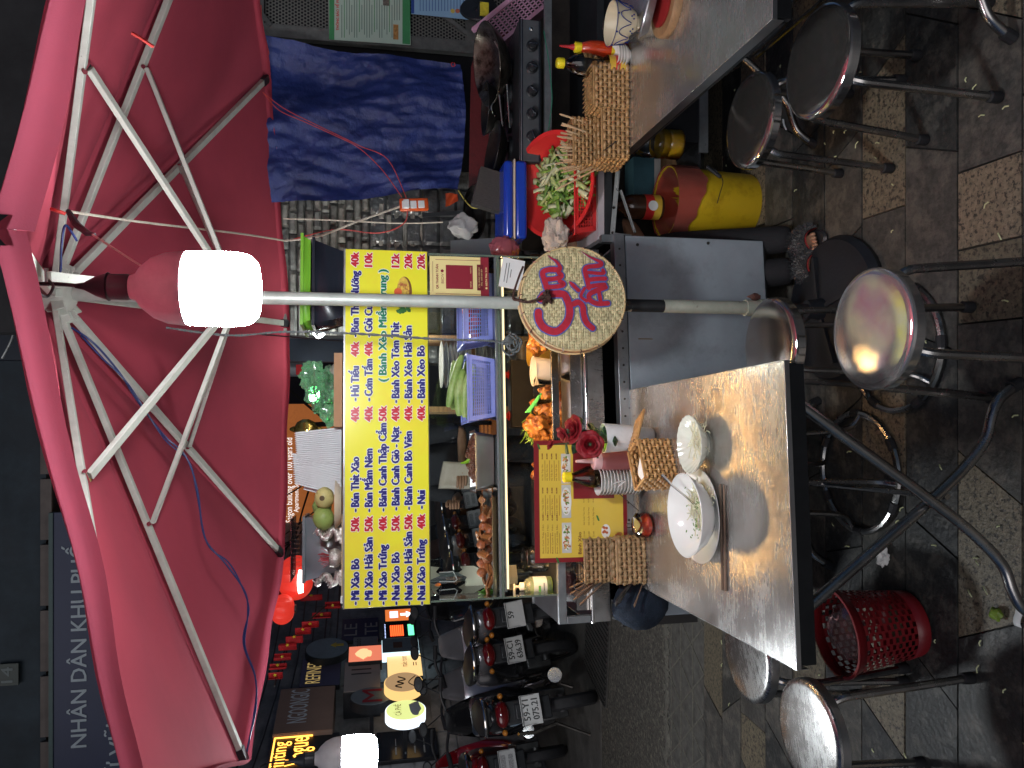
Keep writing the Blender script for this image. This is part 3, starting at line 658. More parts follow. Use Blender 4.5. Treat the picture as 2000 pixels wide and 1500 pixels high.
text('CTK: HONG VAN HAO', yl, po, 0, zb - Z0 + .003, w=.074, h=.0052, y=-.0036, align='C'); text('STK: 1350 067 859', yl, po, 0, zb - Z0 - .006, w=.06, h=.0052, y=-.0036, align='C')
text('0374 706 310', yl, po, .004, .006, w=.066, h=.0065, y=-.0028, align='C', bold=.0004)
MB().lathe([(.004, 0), (0, .0006)], 12, T(-.038, -.0022, .009) @ Rx(pi / 2)).build('phone_dot', yl, po)
x, z = C2(1000, 535, -.004)
ws = cthing('payment_slip', 'tilted white payment slip taped below the yellow payment poster', 'paper slip', x, -.006, z)
Mt = Ry(radians(10))
MB().bx(-.055, .055, -.0005, .0005, -.04, .042, Mt).build('sheet', M_paper, ws)
for i, w in enumerate((.07, .075, .03)): MB().bx(-w / 2, w / 2, -.0012, -.0006, .024 - i * .010, .0262 - i * .010, Mt).build('print_line', M_tubeD, ws)

# ---------------------------------------------------------------- on top of the cart
def lath(name, m, parent, prof, n=28, M=None, **k): return MB().lathe(prof, n, M).build(name, m, parent, **k)
ZTOP = 1.739
def top(px, py, dy): x, z = C2(px, py, dy); return x
# stacked takeaway boxes
x0, x1 = C2(640, 640, .12)[0], C2(640, 482, .12)[0]
def crate(name, lab, xa, xb, y0, y1, z0, z1, m, taper=.02, lip=.008):
    t = cthing(name, lab, 'container', (xa + xb) / 2, (y0 + y1) / 2, z0); w, d, h = (xb - xa) / 2, (y1 - y0) / 2, z1 - z0
    a = MB(); n = 4
    bo = [(-w + taper, -d + taper), (w - taper, -d + taper), (w - taper, d - taper), (-w + taper, d - taper)]; to = [(-w, -d), (w, -d), (w, d), (-w, d)]
    vs = [(p[0], p[1], 0) for p in bo] + [(p[0], p[1], h) for p in to]
    a.add(vs, [(0, 1, 2, 3), (0, 1, 5, 4), (1, 2, 6, 5), (2, 3, 7, 6), (3, 0, 4, 7)]); a.build('tub', m, t, solid=.003)
    a = MB(); q = lip
    for (u0, u1, v0, v1) in [(-w - q, w + q, -d - q, -d), (-w - q, w + q, d, d + q), (-w - q, -w, -d, d), (w, w + q, -d, d)]: a.bx(u0, u1, v0, v1, h - .006, h + .004)
    a.build('lip', m, t); return t
gz = lambda px: C2(px, 560, .05)[1]
crate('takeaway_tub', 'clear bottomed black takeaway tub under the green tray on the cart top', x0, x1, .04, .26, ZTOP, gz(612), mat('tub_black', (.018, .022, .032), .25, 0, .1, 8), .03)
crate('plastic_tray', 'lime green plastic tray crowning the dark tubs on the cart top', x0, x1 + .01, .03, .27, gz(606), gz(590), mat('lime_plastic', (.20, .50, .04), .35, 0, .05, 8), .012)
# brown open carton
xa, xb = C2(665, 832, .02)[0], C2(665, 690, .02)[0]
cb = cthing('cardboard_box', 'shallow brown carton lid holding the green bag on the cart top', 'box', (xa + xb) / 2, .16, ZTOP)
w = (xb - xa) / 2; a = MB(); a.bx(-w, w, -.13, .13, 0, .003)
for q in ((-w, w, -.133, -.13), (-w, w, .13, .133), (-w - .003, -w, -.13, .13), (w, w + .003, -.13, .13)): a.bx(q[0], q[1], q[2], q[3], 0, .028)
a.build('carton', mat('brown_carton', (.42, .24, .13), .8, 0, .08, 10), cb)
# green plastic bag with crumpled folds
gbm = glassy('green_film', (.50, .86, .58), .12, 1.4, 1, .20)
x = C2(620, 765, .12)[0]
from mathutils import noise as NZ
def crumple(c, r, amp, fr, seed, n=40, m=28, pinch=None):
    def f(u, v):
        a = 2 * pi * u; b_ = pi * v; p = V((cos(a) * sin(b_), sin(a) * sin(b_), cos(b_))); q = p * fr + V((seed, seed * 2, 0))
        k = 1 + amp * .55 * NZ.noise(q) - amp * .42 * abs(NZ.noise(q * 2.1 + V((0, 0, 4)))) - amp * .2 * abs(NZ.noise(q * 5.0))
        if pinch: k *= pinch(p)
        return (c[0] + p.x * r[0] * k, c[1] + p.y * r[1] * k, c[2] + p.z * r[2] * k)
    return MB().grid(f, n, m)
gbag = cthing('plastic_bag', 'crumpled translucent green shopping bag on the brown carton', 'bag', x, .14, ZTOP)
crumple((0, 0, .062), (.085, .07, .062), .8, 2.2, 3, 60, 40).build('bag_body', gbm, gbag)
crumple((-.055, -.02, .035), (.065, .02, .055), .9, 2.4, 8, 40, 26).build('handle_loop', gbm, gbag)
crumple((.05, 0, .1), (.06, .02, .05), .9, 2.4, 5, 40, 26).build('handle_loop', gbm, gbag)
lath('bowl_inside', mat('grey_bowl', (.3, .3, .24), .4), gbag, [(0, 0), (.03, .004), (.032, .03), (.02, .045), (0, .05)], M=T(.07, .01, .005))
# foam clamshell stacks
ORD = 'first second third fourth fifth sixth seventh eighth ninth tenth eleventh twelfth thirteenth fourteenth fifteenth sixteenth seventeenth eighteenth nineteenth twentieth'.split()
fm = mat('foam_white', (.72, .73, .74), .6, 0, .04, 30, sub=.05)
k_ = 0
for (ya, yb_, n, tilt, lab) in ((838, 903, 17, -.10, 'upright'), (906, 966, 14, .22, 'leaning')):
    for i in range(n):
        py = ya + (yb_ - ya) * i / (n - 1); x = C2(640, py, .15)[0]
        t = cthing('foam_box', 'white foam lunch box in the %s stack, %s counted from the brown carton' % (lab, ORD[i]), 'foam box', x, .15, ZTOP + .004, 0, 'white foam boxes %s on the cart' % lab)
        hh = .155 - .0006 * i + (0 if lab == 'upright' else .012)
        M_ = Ry(tilt + i * .006)
        a = MB(); a.box((0, 0, hh / 2), (.0052, .15, hh), M_); a.box((-.003, 0, hh / 2), (.003, .165, hh + .006), M_)
        if lab == 'leaning' and i == n - 1: a.box((-.010, 0, hh / 2), (.014, .11, hh * .62), M_)
        a.build('foam_shell', fm, t, bev=.0014)
# fruit on a paper plate
pl_ = cthing('paper_plate', 'white paper plate under the green mangoes on the cart top', 'plate', C2(660, 985, .1)[0], .09, ZTOP)
lath('plate', mat('foam_cream', (.70, .60, .46), .7), pl_, [(0, .002), (.06, .002), (.085, .022), (.086, .024), (.058, .0045), (0, .0045)])
for (px, py, rx, rz_, dy, c, lab, nm) in [(640, 972, .036, .033, .06, (.56, .50, .20), 'round yellow guava with a brown navel in front of the mangoes', 'guava'), (640, 1012, .040, .036, .075, (.28, .38, .10), 'pale green mango beside the yellow fruit', 'mango'), (618, 990, .036, .033, .12, (.22, .34, .10), 'green mango tucked behind the other two fruits', 'mango')]:
    x, z = C2(px, py, dy); o = cthing(nm, lab, 'fruit', x, dy, ZTOP + .026 + max(0, (z - ZTOP - .075) * .8))
    MB().blob((0, 0, rz_), (rx, rx * .95, rz_), 3, .04).build('fruit_skin', mat('skin_%d' % px + str(py), c, .45, 0, .15, 14, c2=(c[0] * .6, c[1] * .55, c[2] * .5), c2t=.62, c2w=.1, c2s=30), o)
    if nm == 'guava': lath('navel', mat('navel', (.12, .08, .04), .8), o, [(.007, 0), (.009, .002), (.004, .0015), (0, -.001)], 10, T(.0, -.034, rz_ + .006) @ Rx(pi / 2))
# black trays with clear lids, incense pot, silver dragons
bt = MATS['tub_black']
xa, xb = C2(620, 1132, .2)[0], C2(620, 1010, .2)[0]
crate('food_tray', 'deep black food tray at the far end of the cart top behind the incense', xa, xb, .17, .36, ZTOP + .002, C2(594, 1070, .2)[1] + .0, mat('tray_grey', (.16, .18, .20), .3, 0, .1, 8, coat=.3), .03, .006)
t = cthing('clear_food_cover', 'ribbed clear lid sitting on the black trays', 'cover', (xa + xb) / 2, .265, C2(592, 1070, .2)[1] + .008)
a = MB(); w = (xb - xa) / 2
a.bx(-w, w, -.09, .09, .03, .032)
for i in range(14): a.bx(-w + .004 + i * (2 * w / 14), -w + .007 + i * (2 * w / 14), -.094, -.09, 0, .03)
a.bx(-w, w, -.096, -.09, .028, .034)
a.build('lid_shell', M_clear, t)
x, z = C2(650, 1090, .08)
ip = cthing('incense_pot', 'small round silver incense pot full of red joss sticks', 'incense pot', x, .08, ZTOP)
silv = mat('silver_cast', (.62, .60, .56), .32, .75, .3, 60, bump=.5, bscale=120, c2=(.20, .16, .12), c2t=.58, c2w=.05, c2s=90)
lath('pot', silv, ip, [(0, 0), (.018, 0), (.030, .012), (.033, .026), (.028, .038), (.031, .042), (.026, .042), (.02, .036), (0, .034)])
jm = mat('joss_red', (.30, .02, .03), .8)
for i in range(34):
    a = rnd.uniform(0, 2 * pi); r = rnd.uniform(0, .018); q = rnd.uniform(.6, 1.5)
    MB().tube([(r * cos(a), r * sin(a), .036), (r * cos(a) * q * 1.6 + rnd.uniform(-.004, .004), r * sin(a) * q, .072 + rnd.uniform(-.008, .010))], .0009, 4, cap=False).build('joss_stick', jm, ip)
for (px, py, s, lab) in ((650, 1128, 1, 'silver cast dragon figure beside the incense, facing the board end'), (650, 1046, -1, 'silver cast dragon figure between the incense and the mangoes')):
    x, z = C2(px, py, .07)
    t = cthing('dragon_figure', lab, 'figurine', x, .075, ZTOP)
    a = MB(); a.bx(-.026, .026, -.02, .02, 0, .008)
    sp = spline([V((s * .018, 0, .010)), V((s * -.012, 0, .018)), V((s * -.018, 0, .034)), V((s * .004, 0, .046)), V((s * .008, 0, .062)), V((s * -.010, 0, .074))], 5)
    a.tube(sp, [.014 - .0003 * i * .9 for i in range(len(sp))], 10)
    for i in range(0, len(sp), 2): a.lathe([(.006, 0), (0, .012)], 5, Matrix.Translation(sp[i] + V((s * -.010, 0, .004))) @ Ry(-s * .8))
    a.build('dragon_body', silv, t)
    MB().blob((s * -.016, -.002, .080), (.013, .010, .010), 2, .35).build('head', silv, t)
    MB().tube([(s * -.02, 0, .086), (s * -.006, .004, .098)], .002, 5).build('horn', silv, t)
xa, xb = C2(668, 1165, 0)[0], C2(668, 1005, 0)[0]
o = cthing('wood_board', 'thin raw wooden board under the incense pot', 'board', (xa + xb) / 2, .05, ZTOP - .009)
MB().bx(-(xb - xa) / 2, (xb - xa) / 2, -.045, .2, 0, .0085).build('plank', M_woodp, o)
x, z = C2(664, 1172, -.01); o = cthing('price_tag', 'little white tag clipped at the board end of the cart top', 'tag', x, -.004, ZTOP - .02)
MB().bx(-.012, .012, -.001, .001, 0, .022).build('tag_card', M_paper, o)
for i in range(2): MB().bx(-.008, .008, -.0018, -.001, .006 + i * .007, .009 + i * .007).build('print_line', navy, o)

# ---------------------------------------------------------------- plastic baskets with real holes
def lattice_basket(name, lab, cat, x, y, z, w, d, h, m, parentless=True, rz=0, grp=None, nx=16, nz=9, taper=.86):
    t = cthing(name, lab, cat, x, y, z, rz, grp)
    def wall(P0, P1, n):   # P0,P1 bottom corners outward; build bars
        a = MB(); p0, p1 = V(P0), V(P1); q0, q1 = V((P0[0] / taper, P0[1] / taper, h)), V((P1[0] / taper, P1[1] / taper, h))
        for i in range(n + 1):
            k = .06 + .88 * i / n; a.bar(p0.lerp(p1, k).lerp(q0.lerp(q1, k), .14), p0.lerp(p1, k).lerp(q0.lerp(q1, k), .84), .0028, .0024)
        for j in range(nz + 1):
            k = .14 + .70 * j / nz; a.bar(p0.lerp(q0, k).lerp(p1.lerp(q1, k), .05), p0.lerp(q0, k).lerp(p1.lerp(q1, k), .95), .0022, .0028)
        for (k0, k1) in ((0, .14), (.84, 1)):
            a.add([p0.lerp(q0, k0), p1.lerp(q1, k0), p1.lerp(q1, k1), p0.lerp(q0, k1)], [(0, 1, 2, 3)])
        for (k0, k1) in ((0, .06), (.94, 1)):
            a.add([p0.lerp(p1, k0), p0.lerp(p1, k1), q0.lerp(q1, k1), q0.lerp(q1, k0)], [(0, 1, 2, 3)])
        return a.build('side_grid', m, t, smooth=0)
    a_, b_ = w / 2 * taper, d / 2 * taper; c = [(-a_, -b_, 0), (a_, -b_, 0), (a_, b_, 0), (-a_, b_, 0)]
    for i in range(4): wall(c[i], c[(i + 1) % 4], nx if i % 2 == 0 else max(4, int(nx * d / w)))
    MB().add(c, [(0, 1, 2, 3)]).build('floor_sheet', m, t, solid=.002)
    w2, d2 = w / 2, d / 2; a = MB()
    pts = [(-w2, -d2, h), (w2, -d2, h), (w2, d2, h), (-w2, d2, h)]
    for i in range(4): a.bar(pts[i], pts[(i + 1) % 4], .009, .007, V((0, 0, 1)))
    a.build('rim', m, t, bev=.002); return t
lil = mat('lilac_plastic', (.22, .27, .66), .35, 0, .05, 8, sub=.05)
zsh = ZS + .009
xa, xb = C2(970, 820, .10)[0], C2(970, 697, .10)[0]
w = xb - xa; lattice_basket('plastic_basket', 'lilac plastic basket heaped with cucumbers on the glass shelf', 'basket', (xa + xb) / 2, .16, zsh, w * 1.05, .19, .10, lil, grp='lilac baskets on the shelf')
cb_x = (xa + xb) / 2
xa2, xb2 = C2(970, 672, .13)[0], C2(970, 530, .13)[0]
lattice_basket('plastic_basket', 'lilac plastic basket of tomatoes behind the parasol pole', 'basket', (xa2 + xb2) / 2, .19, zsh, (xb2 - xa2) * 1.04, .19, .108, lil, grp='lilac baskets on the shelf')
ck = mat('cucumber', (.24, .36, .09), .4, 0, .25, 9, bump=.2, bscale=60, stretch=(3, 3, 1), c2=(.42, .50, .20), c2t=.56, c2w=.08, c2s=12)
def cuc(p0, p1, bend, r, lab):
    p0, p1 = V(p0), V(p1); m_ = (p0 + p1) / 2 + V(bend); pts = spline([p0, m_, p1], 8); n = len(pts)
    t = thing('cucumber', lab, 'cucumber', (0, 0, 0), 0, 'cucumbers in the lilac basket')
    MB().tube(pts, [r * (sin(pi * (.04 + .92 * i / (n - 1))) ** .35) for i in range(n)], 14).build('cucumber_body', ck, t)
def cpt(px, py, dy): x, z = C2(px, py, dy); return CW(x, dy, z)
for (a, b_, bd, lab) in [((876, 795, .14), (902, 694, .14), (0, 0, .004), 'long cucumber on top of the heap slanting up to the pole'), ((886, 800, .18), (888, 705, .19), (0, 0, .004), 'thin yellowish cucumber at the very top rear'), ((897, 812, .11), (905, 722, .13), (0, 0, .01), 'curved cucumber lying across the front of the basket'), ((908, 815, .10), (916, 730, .11), (0, 0, .008), 'pale cucumber just above the basket rim'), ((900, 795, .2), (914, 704, .2), (0, 0, 0), 'dark green cucumber wedged against the basket back'), ((915, 820, .16), (925, 712, .16), (0, 0, 0), 'cucumber sunk deepest into the basket')]:
    cuc(cpt(*a), cpt(*b_), bd, .0165, lab)
tom = mat('tomato', (.60, .07, .015), .25, 0, .2, 8, coat=.4)
for i, (px, py, dy) in enumerate([(912, 545, .19), (914, 575, .17), (912, 608, .2), (914, 640, .18), (925, 655, .2), (930, 560, .22), (930, 600, .22), (928, 628, .24)]):
    p = cpt(px, py, dy); t = thing('tomato', 'ripe orange-red tomato %s in the lilac basket' % ['at the poster end', 'beneath the poster corner', 'next to the pole', 'showing past the pole', 'lowest by the near rim', 'buried under the poster tomato', 'buried behind the pole', 'at the bottom middle'][i], 'tomato', p, 0, 'tomatoes in the lilac basket')
    lath('tomato_body', tom, t, [(0, -.020), (.012, -.019), (.024, -.008), (.026, .004), (.020, .015), (.008, .018), (0, .014)], 20)
# steel tray with minced meat
def tray(name, lab, x, y, z, w, d, h, m, wall=.0015, taper=.012):
    t = cthing(name, lab, 'tray', x, y, z); a = MB(); w, d = w / 2, d / 2
    def loop(k, zz, r=.015, n=4):
        pts = []
        for (cx, cy, a0) in ((w - k, d - k, 0), (-w + k, d - k, pi / 2), (-w + k, -d + k, pi), (w - k, -d + k, 3 * pi / 2)):
            for i in range(n + 1):
                a_ = a0 + pi / 2 * i / n; pts.append((cx - r * (1 if cx > 0 else -1) + r * cos(a_), cy - r * (1 if cy > 0 else -1) + r * sin(a_), zz))
        return pts
    L = [loop(-.006, h), loop(-.006, h + .002), loop(0, h + .001), loop(taper, .002), loop(taper + .006, 0)]
    n = len(L[0]); vs = [p for l in L for p in l]; fs = [(i * n + k, i * n + (k + 1) % n, (i + 1) * n + (k + 1) % n, (i + 1) * n + k) for i in range(len(L) - 1) for k in range(n)]
    fs.append(tuple(range((len(L) - 1) * n, len(L) * n)))
    a.add(vs, fs).build('pan', m, t, solid=.0012); return t
def heap(parent, name, m, n, w, d, h, r, kind='stuff', shape=(1, 1, 1), amp=.35, seed=1, sub=2):
    R2 = random.Random(seed); mb = MB()
    for i in range(n):
        x, y = R2.uniform(-w, w), R2.uniform(-d, d); k = max(0, 1 - (x / w) ** 2 * .8 - (y / d) ** 2 * .6); z = h * k * R2.uniform(.5, 1)
        mb.blob((x, y, z), tuple(r * R2.uniform(.6, 1.2) * q for q in shape), sub, amp, Matrix.Identity(4))
    o = mb.build(name, m, parent, smooth=60); o['kind'] = kind; return o
x0, x1 = C2(972, 958, .14)[0], C2(972, 843, .14)[0]
t = tray('meat_tray', 'deep steel tray of dark minced pork on the glass shelf', (x0 + x1) / 2, .18, zsh, x1 - x0, .15, .07, M_steel)
meat = mat('minced_meat', (.14, .05, .025), .45, 0, .4, 60, bump=.4, bscale=90, coat=.2)
m2 = MB().box((.01, .0, .045), (.16, .12, .03)).build('meat_bed', meat, t, bev=.01)
o = heap(t, 'minced_meat', meat, 200, .082, .055, .03, .009, seed=4); o.location = (.012, 0, .06)
mb = MB().tube(spline([V((.02, -.02, .075)), V((.0, -.02, .095)), V((-.006, -.025, .12))], 5), [.007, .008, .008, .008, .007, .007, .006, .005, .004, .003, .001], 8); o = mb.build('green_chilli', mat('chilli_green', (.25, .48, .03), .25, coat=.4), None); o.location = CW((x0 + x1) / 2, .18, zsh); o.rotation_euler.z = CPHI; tag(o, 'bright green chilli standing in the minced pork', 'chilli')
# flat tray with meatballs and grilled meat
x0, x1 = C2(974, 1162, .13)[0], C2(974, 962, .13)[0]; xm = (x0 + x1) / 2
t = tray('grill_tray', 'flat steel tray of grilled meat and meatballs on the glass shelf', xm, .17, zsh, x1 - x0, .20, .018, M_steel)
gm = mat('grilled_meat', (.34, .13, .04), .35, 0, .45, 30, bump=.4, bscale=60, coat=.35, c2=(.12, .035, .015), c2t=.57, c2w=.08, c2s=35)
gm2 = mat('meatball', (.38, .12, .045), .35, 0, .3, 30, bump=.25, bscale=50, coat=.4, c2=(.16, .04, .02), c2t=.6, c2w=.07, c2s=30)
R3 = random.Random(8)
for i in range(13):
    px = 940 + (i % 2) * 12 + (4 if i > 8 else 0); py = 1118 - i * 9
    x, z = C2(px, py, .13 + .03 * (i % 3)); 
    o = thing('meatball', 'browned meatball, %s of the meatballs heaped on the flat tray' % ['first at the glass end', 'second', 'third', 'fourth', 'fifth', 'sixth', 'seventh', 'eighth', 'ninth', 'tenth', 'eleventh', 'twelfth', 'last towards the pork tray'][i], 'meatball', CW(x, .13 + .03 * (i % 3), z), 0, 'meatballs on the flat tray')
    MB().blob((0, 0, 0), .0165, 3, .08).build('meatball_body', gm2, o)
for i in range(20):
    x = xm - .14 + .015 * i; y = .15 + R3.uniform(-.05, .07); zz = zsh + .012 + R3.uniform(0, .038) * (1 if x > xm - .12 else .3)
    o = thing('grilled_slice', 'glazed pork slice under the meatballs, %s from the glass end' % ORD[i], 'meat', CW(x, y, zz), R3.random() * 3, 'grilled pork slices')
    a = MB(); l = R3.uniform(.028, .042); ph = R3.random() * 5
    a.grid(lambda u, v: ((u - .5) * 2 * l, (v - .5) * .028 * (1 - .3 * u), .010 * sin(4 * u + ph) + .006 * sin(6 * v + ph)), 10, 5); a.build('slice_body', gm, o, solid=.006)
o = cthing('lettuce_leaf', 'green leaf sticking out at the end of the flat tray', 'leaf', x0 + .015, .13, zsh + .01)
MB().grid(lambda u, v: ((u - .5) * .03 * sin(pi * min(v + .1, 1)), .01 * sin(5 * u), v * .055), 6, 8).build('leaf_blade', mat('lettuce', (.14, .34, .05), .45), o, solid=.001)
# cream paper leaf cut-outs on the glass end
cm = mat('cream_paper', (.62, .58, .44), .7, 0, .05, 8)
def leafshape(lab, pts, dy):
    q = [C2(a, b_, dy) for a, b_ in pts]; cx = sum(p[0] for p in q) / len(q); cz = sum(p[1] for p in q) / len(q)
    o = cthing('paper_leaf', lab, 'decoration', cx, dy, cz); MB().prism([(p[0] - cx, p[1] - cz) for p in q], -.001, .001).build('leaf_sheet', cm, o, smooth=0)
leafshape('big cream cut-out leaf behind the meatball tray end', [(898, 1106), (903, 1113), (895, 1119), (912, 1127), (908, 1134), (926, 1137), (918, 1143), (914, 1150), (930, 1153), (962, 1152), (966, 1125), (955, 1116), (940, 1112), (925, 1105)], .42)
leafshape('small cream cut-out leaf under the price board corner', [(838, 1106), (858, 1108), (851, 1117), (860, 1124), (846, 1130), (838, 1134)], .42)
leafshape('cream cut-out leaf below the glass shelf end', [(985, 1104), (1008, 1103), (1012, 1135), (1000, 1142), (985, 1136)], .42)
# hanging hook with shrimp sinker
o = MB().tube(spline([cpt(842, 1150, .05), cpt(850, 1162, .05), cpt(858, 1158, .05), cpt(862, 1145, .05)], 5), .0015, 6).build('wire_hook', M_chrome); tag(o, 'thin wire hook with an orange bead inside the case end', 'hook')
o2 = MB().blob(cpt(855, 1142, .05), (.006, .006, .010), 2, .2).build('bead', mat('orange_bead', (.6, .16, .03), .3), None); tag(o2, 'small orange bead on the wire hook', 'bead')
cl = MB().tube([cpt(858, 1118, .3), cpt(885, 1116, .3), cpt(890, 1125, .3), cpt(893, 1132, .3), cpt(888, 1136, .3), cpt(858, 1136, .3)], .002, 6).build('wire_clip', M_white); tag(cl, 'white wire clip hanging by the cream leaves', 'clip')
# ---------------------------------------------------------------- lower bay of the case
x0, x1 = C2(1110, 858, .12)[0], C2(1110, 775, .12)[0]
t = tray('chicken_tray', 'oval steel tray under the fried chicken in the warm lit bay', (x0 + x1) / 2 - .02, .18, .898, .34, .2, .05, M_steel)
fc = mat('fried_chicken', (.50, .20, .035), .38, 0, .5, 22, bump=.9, bscale=60, coat=.3, c2=(.14, .035, .01), c2t=.50, c2w=.07, c2s=28)
for i, (px, py, dy, r) in enumerate([(1078, 770, .14, (.045, .035, .045)), (1068, 795, .16, (.05, .035, .05)), (1048, 832, .14, (.040, .03, .045)), (1065, 850, .18, (.05, .035, .05)), (1095, 800, .12, (.045, .03, .04)), (1070, 880, .16, (.05, .035, .045)), (1050, 668, .16, (.05, .035, .04)), (1095, 845, .14, (.05, .03, .045)), (1060, 915, .2, (.045, .03, .04))]):
    p = cpt(px, py, dy); o = thing('fried_chicken', 'golden fried chicken piece %s' % ['nearest the clear tub', 'in the middle of the heap', 'topmost with crisp edge', 'over the steel rail by the roses', 'low behind the steel rail', 'tucked behind the menu card', 'hanging behind the woven sign', 'down in the oval tray', 'deepest behind the menu card'][i], 'chicken', p, 0, 'fried chicken in the case')
    MB().blob((0, 0, 0), r, 4, .30, fr=2.2).build('chicken_body', fc, o, smooth=80)
sp_ = MB()
for i in range(46):
    p = cpt(1032 + rnd.uniform(-5, 14), 832 + rnd.uniform(-16, 26), .14 + rnd.uniform(0, .08)); d = V((rnd.uniform(-.05, .0), rnd.uniform(-.02, .02), rnd.uniform(.01, .045)))
    sp_.tube([p - d * .6, p + d * .6], [.0022, .0012], 4)
o = sp_.build('spring_onions', mat('spring_onion', (.22, .40, .06), .5, 0, .4, 20)); tag(o, 'bundle of cut spring onions above the fried chicken', 'herbs', kind='stuff')
def tub(lab, px, py, dy, r, h, m, tilt=0, rimm=None):
    x, z = C2(px, py, dy); t = cthing('plastic_tub', lab, 'tub', x, dy, z); t.rotation_euler = (0, tilt, CPHI)
    MB().ring([(0, 0), (r * .78, 0), (r * .80, .004), (r, h), (r * 1.05, h), (r * 1.05, h + .003), (r * .97, h + .001), (r * .77, .006)], 30).build('tub_wall', m, t)
tub('tall clear tub beside the black box in the lit bay', 1085, 765, .10, .052, .072, M_clear)
tub('milky round tub behind the clear one', 1085, 725, .14, .055, .085, mat('milky', (.66, .58, .46), .4, 0, .03, 5, sub=.1))
tub('pale yellow tub beside the woven sign', 1070, 690, .30, .05, .075, mat('yellow_tub', (.72, .45, .06), .4))
o = MB().grid(lambda u, v: tuple(cpt(1030 + 28 * u, 806 - 38 * u, .13) + V((0, .0, (v - .5) * .02 * (1 - .3 * u)))), 8, 3).build('green_spatula', mat('neon_green', (.10, .55, .12), .35), solid=.003); tag(o, 'bright green plastic spatula leaning across the clear tub', 'spatula')
x, z = C2(1030, 760, .42)
bb = cthing('black_box', 'black plastic box standing at the back of the lit bay', 'box', x - .02, .42, .90)
MB().bx(-.14, .14, -.03, .05, 0, z - .90 + .075).build('box_shell', M_blk, bb, bev=.006)
rc = mat('red_can', (.45, .025, .03), .35, 0, .05, 8)
for i, (py, lab) in enumerate(((732, 'red seasoning jar next to the black box in the case'), (812, 'red tin at the other end of the black box in the case'))):
    x, z = C2(1012, py, .44); o = cthing('seasoning_jar', lab, 'jar', x, .44, z - .01); lath('jar', rc, o, [(0, 0), (.02, 0), (.021, .004), (.021, .05), (.013, .056), (.013, .066), (0, .066)], 18)
tr2 = tray('side_tray', 'square steel pan beside the chicken in the warm lit bay', C2(1108, 690, .14)[0], .2, .898, .19, .2, .045, M_steel)
cap_ = MB().bx(-.10, .08, -.05, .1, 0, .02); 
# soap bottle, clear jar
x, z = C2(1078, 1146, .06)
sb_ = cthing('soap_bottle', 'clear pump soap bottle with green and white label at the cart end', 'bottle', x, .10, zt)
s_ = (C2(1003, 1146, .10)[1] - C2(1080, 1146, .10)[1]) / .13
def sl_p(pr_): return [(r * s_, z * s_) for r, z in pr_]
lath('bottle', glassy('soap_liquid', (.80, .86, .62), .05, 1.4, 1, .18), sb_, sl_p([(0, 0), (.026, 0), (.0285, .004), (.0285, .066), (.022, .082), (.012, .09), (.011, .094)]))
lath('green_soap', mat('soap_green', (.40, .62, .06), .3), sb_, sl_p([(0, .0012), (.0275, .0012), (.0275, .014), (0, .014)]))
MB().ring(sl_p([(.0289, .018), (.0289, .062)]), 28).build('label', mat('soap_label', (.70, .74, .66), .5, 0, .04, 5), sb_)
MB().bx(-.015 * s_, .004 * s_, -.0298 * s_, -.0275 * s_, .040 * s_, .047 * s_).build('label_patch', mat('label_green', (.12, .36, .10), .5), sb_)
MB().bx(-.012 * s_, .012 * s_, -.0296 * s_, -.0272 * s_, .028 * s_, .030 * s_).build('label_line', M_tubeD, sb_)
lath('pump_collar', M_white, sb_, sl_p([(.0125, .090), (.013, .102), (.008, .104), (.004, .106), (.004, .118), (0, .118)]))
MB().box((-.006 * s_, 0, .121 * s_), (.03 * s_, .009 * s_, .007 * s_)).build('pump_head', M_white, sb_, bev=.002)
x, z = C2(1042, 1092, .15)
jj = cthing('clear_jar', 'empty clear plastic jar lying between the soap bottle and menu card', 'jar', x, .16, zt)
lath('jar_wall', M_clear, jj, [(0, 0), (.045, 0), (.048, .004), (.048, .055), (.042, .066), (.042, .07)])
lath('jar_lid', M_clear, jj, [(.044, .071), (.0455, .072), (.0455, .086), (.043, .088), (0, .088)])
# shelf corner on the right: grey sheet, dried shrimp bag, rags
x, z = C2(960, 485, .2); 
# ---------------------------------------------------------------- woven round sign hung from the pole
WC = atY(1120, 583, 2.34)
R_w = 103 * mpp(1120, 2.34) 
ws_ = thing('woven_sign', 'round woven bamboo tray lettered Cơm Tấm hanging on the pole', 'sign', WC, radians(4)); 
ws_.rotation_euler = (radians(-4), 0, radians(7))
bam = mat('bamboo', (.46, .40, .22), .6, 0, .35, 40, c2=(.30, .25, .12), c2t=.6, c2w=.1, c2s=35); bam2 = mat('bamboo_rim', (.50, .36, .18), .45, 0, .3, 12)
mb = MB(); nr = 34; pit = 2 * R_w / nr
for j in range(nr):
    xx = -R_w + (j + .5) * pit; hl = sqrt(max(0, R_w ** 2 - xx ** 2)) * .985
    n = max(2, int(hl * 2 / .0055)); pts = []
    for i in range(n + 1):
        zz = -hl + 2 * hl * i / n; pts.append((xx, .0016 * (1 if ((i // 2) + j) % 2 else -1) - .0, zz))
    mb.tube(pts, pit * .50, 5, sq=.3)
o = mb.build('warp_strands', bam, ws_, smooth=60); o['kind'] = 'stuff'
mb = MB(); nr2 = 44; pit2 = 2 * R_w / nr2
for j in range(nr2):
    zz = -R_w + (j + .5) * pit2; hl = sqrt(max(0, R_w ** 2 - zz ** 2)) * .985
    mb.tube([(-hl, .0005, zz), (0, .0005, zz), (hl, .0005, zz)], pit2 * .36, 4, sq=.6)
o = mb.build('weft_strands', bam, ws_, smooth=60); o['kind'] = 'stuff'
def circ(r, y, n=60): return [(r * cos(2 * pi * i / n), y, r * sin(2 * pi * i / n)) for i in range(n)]
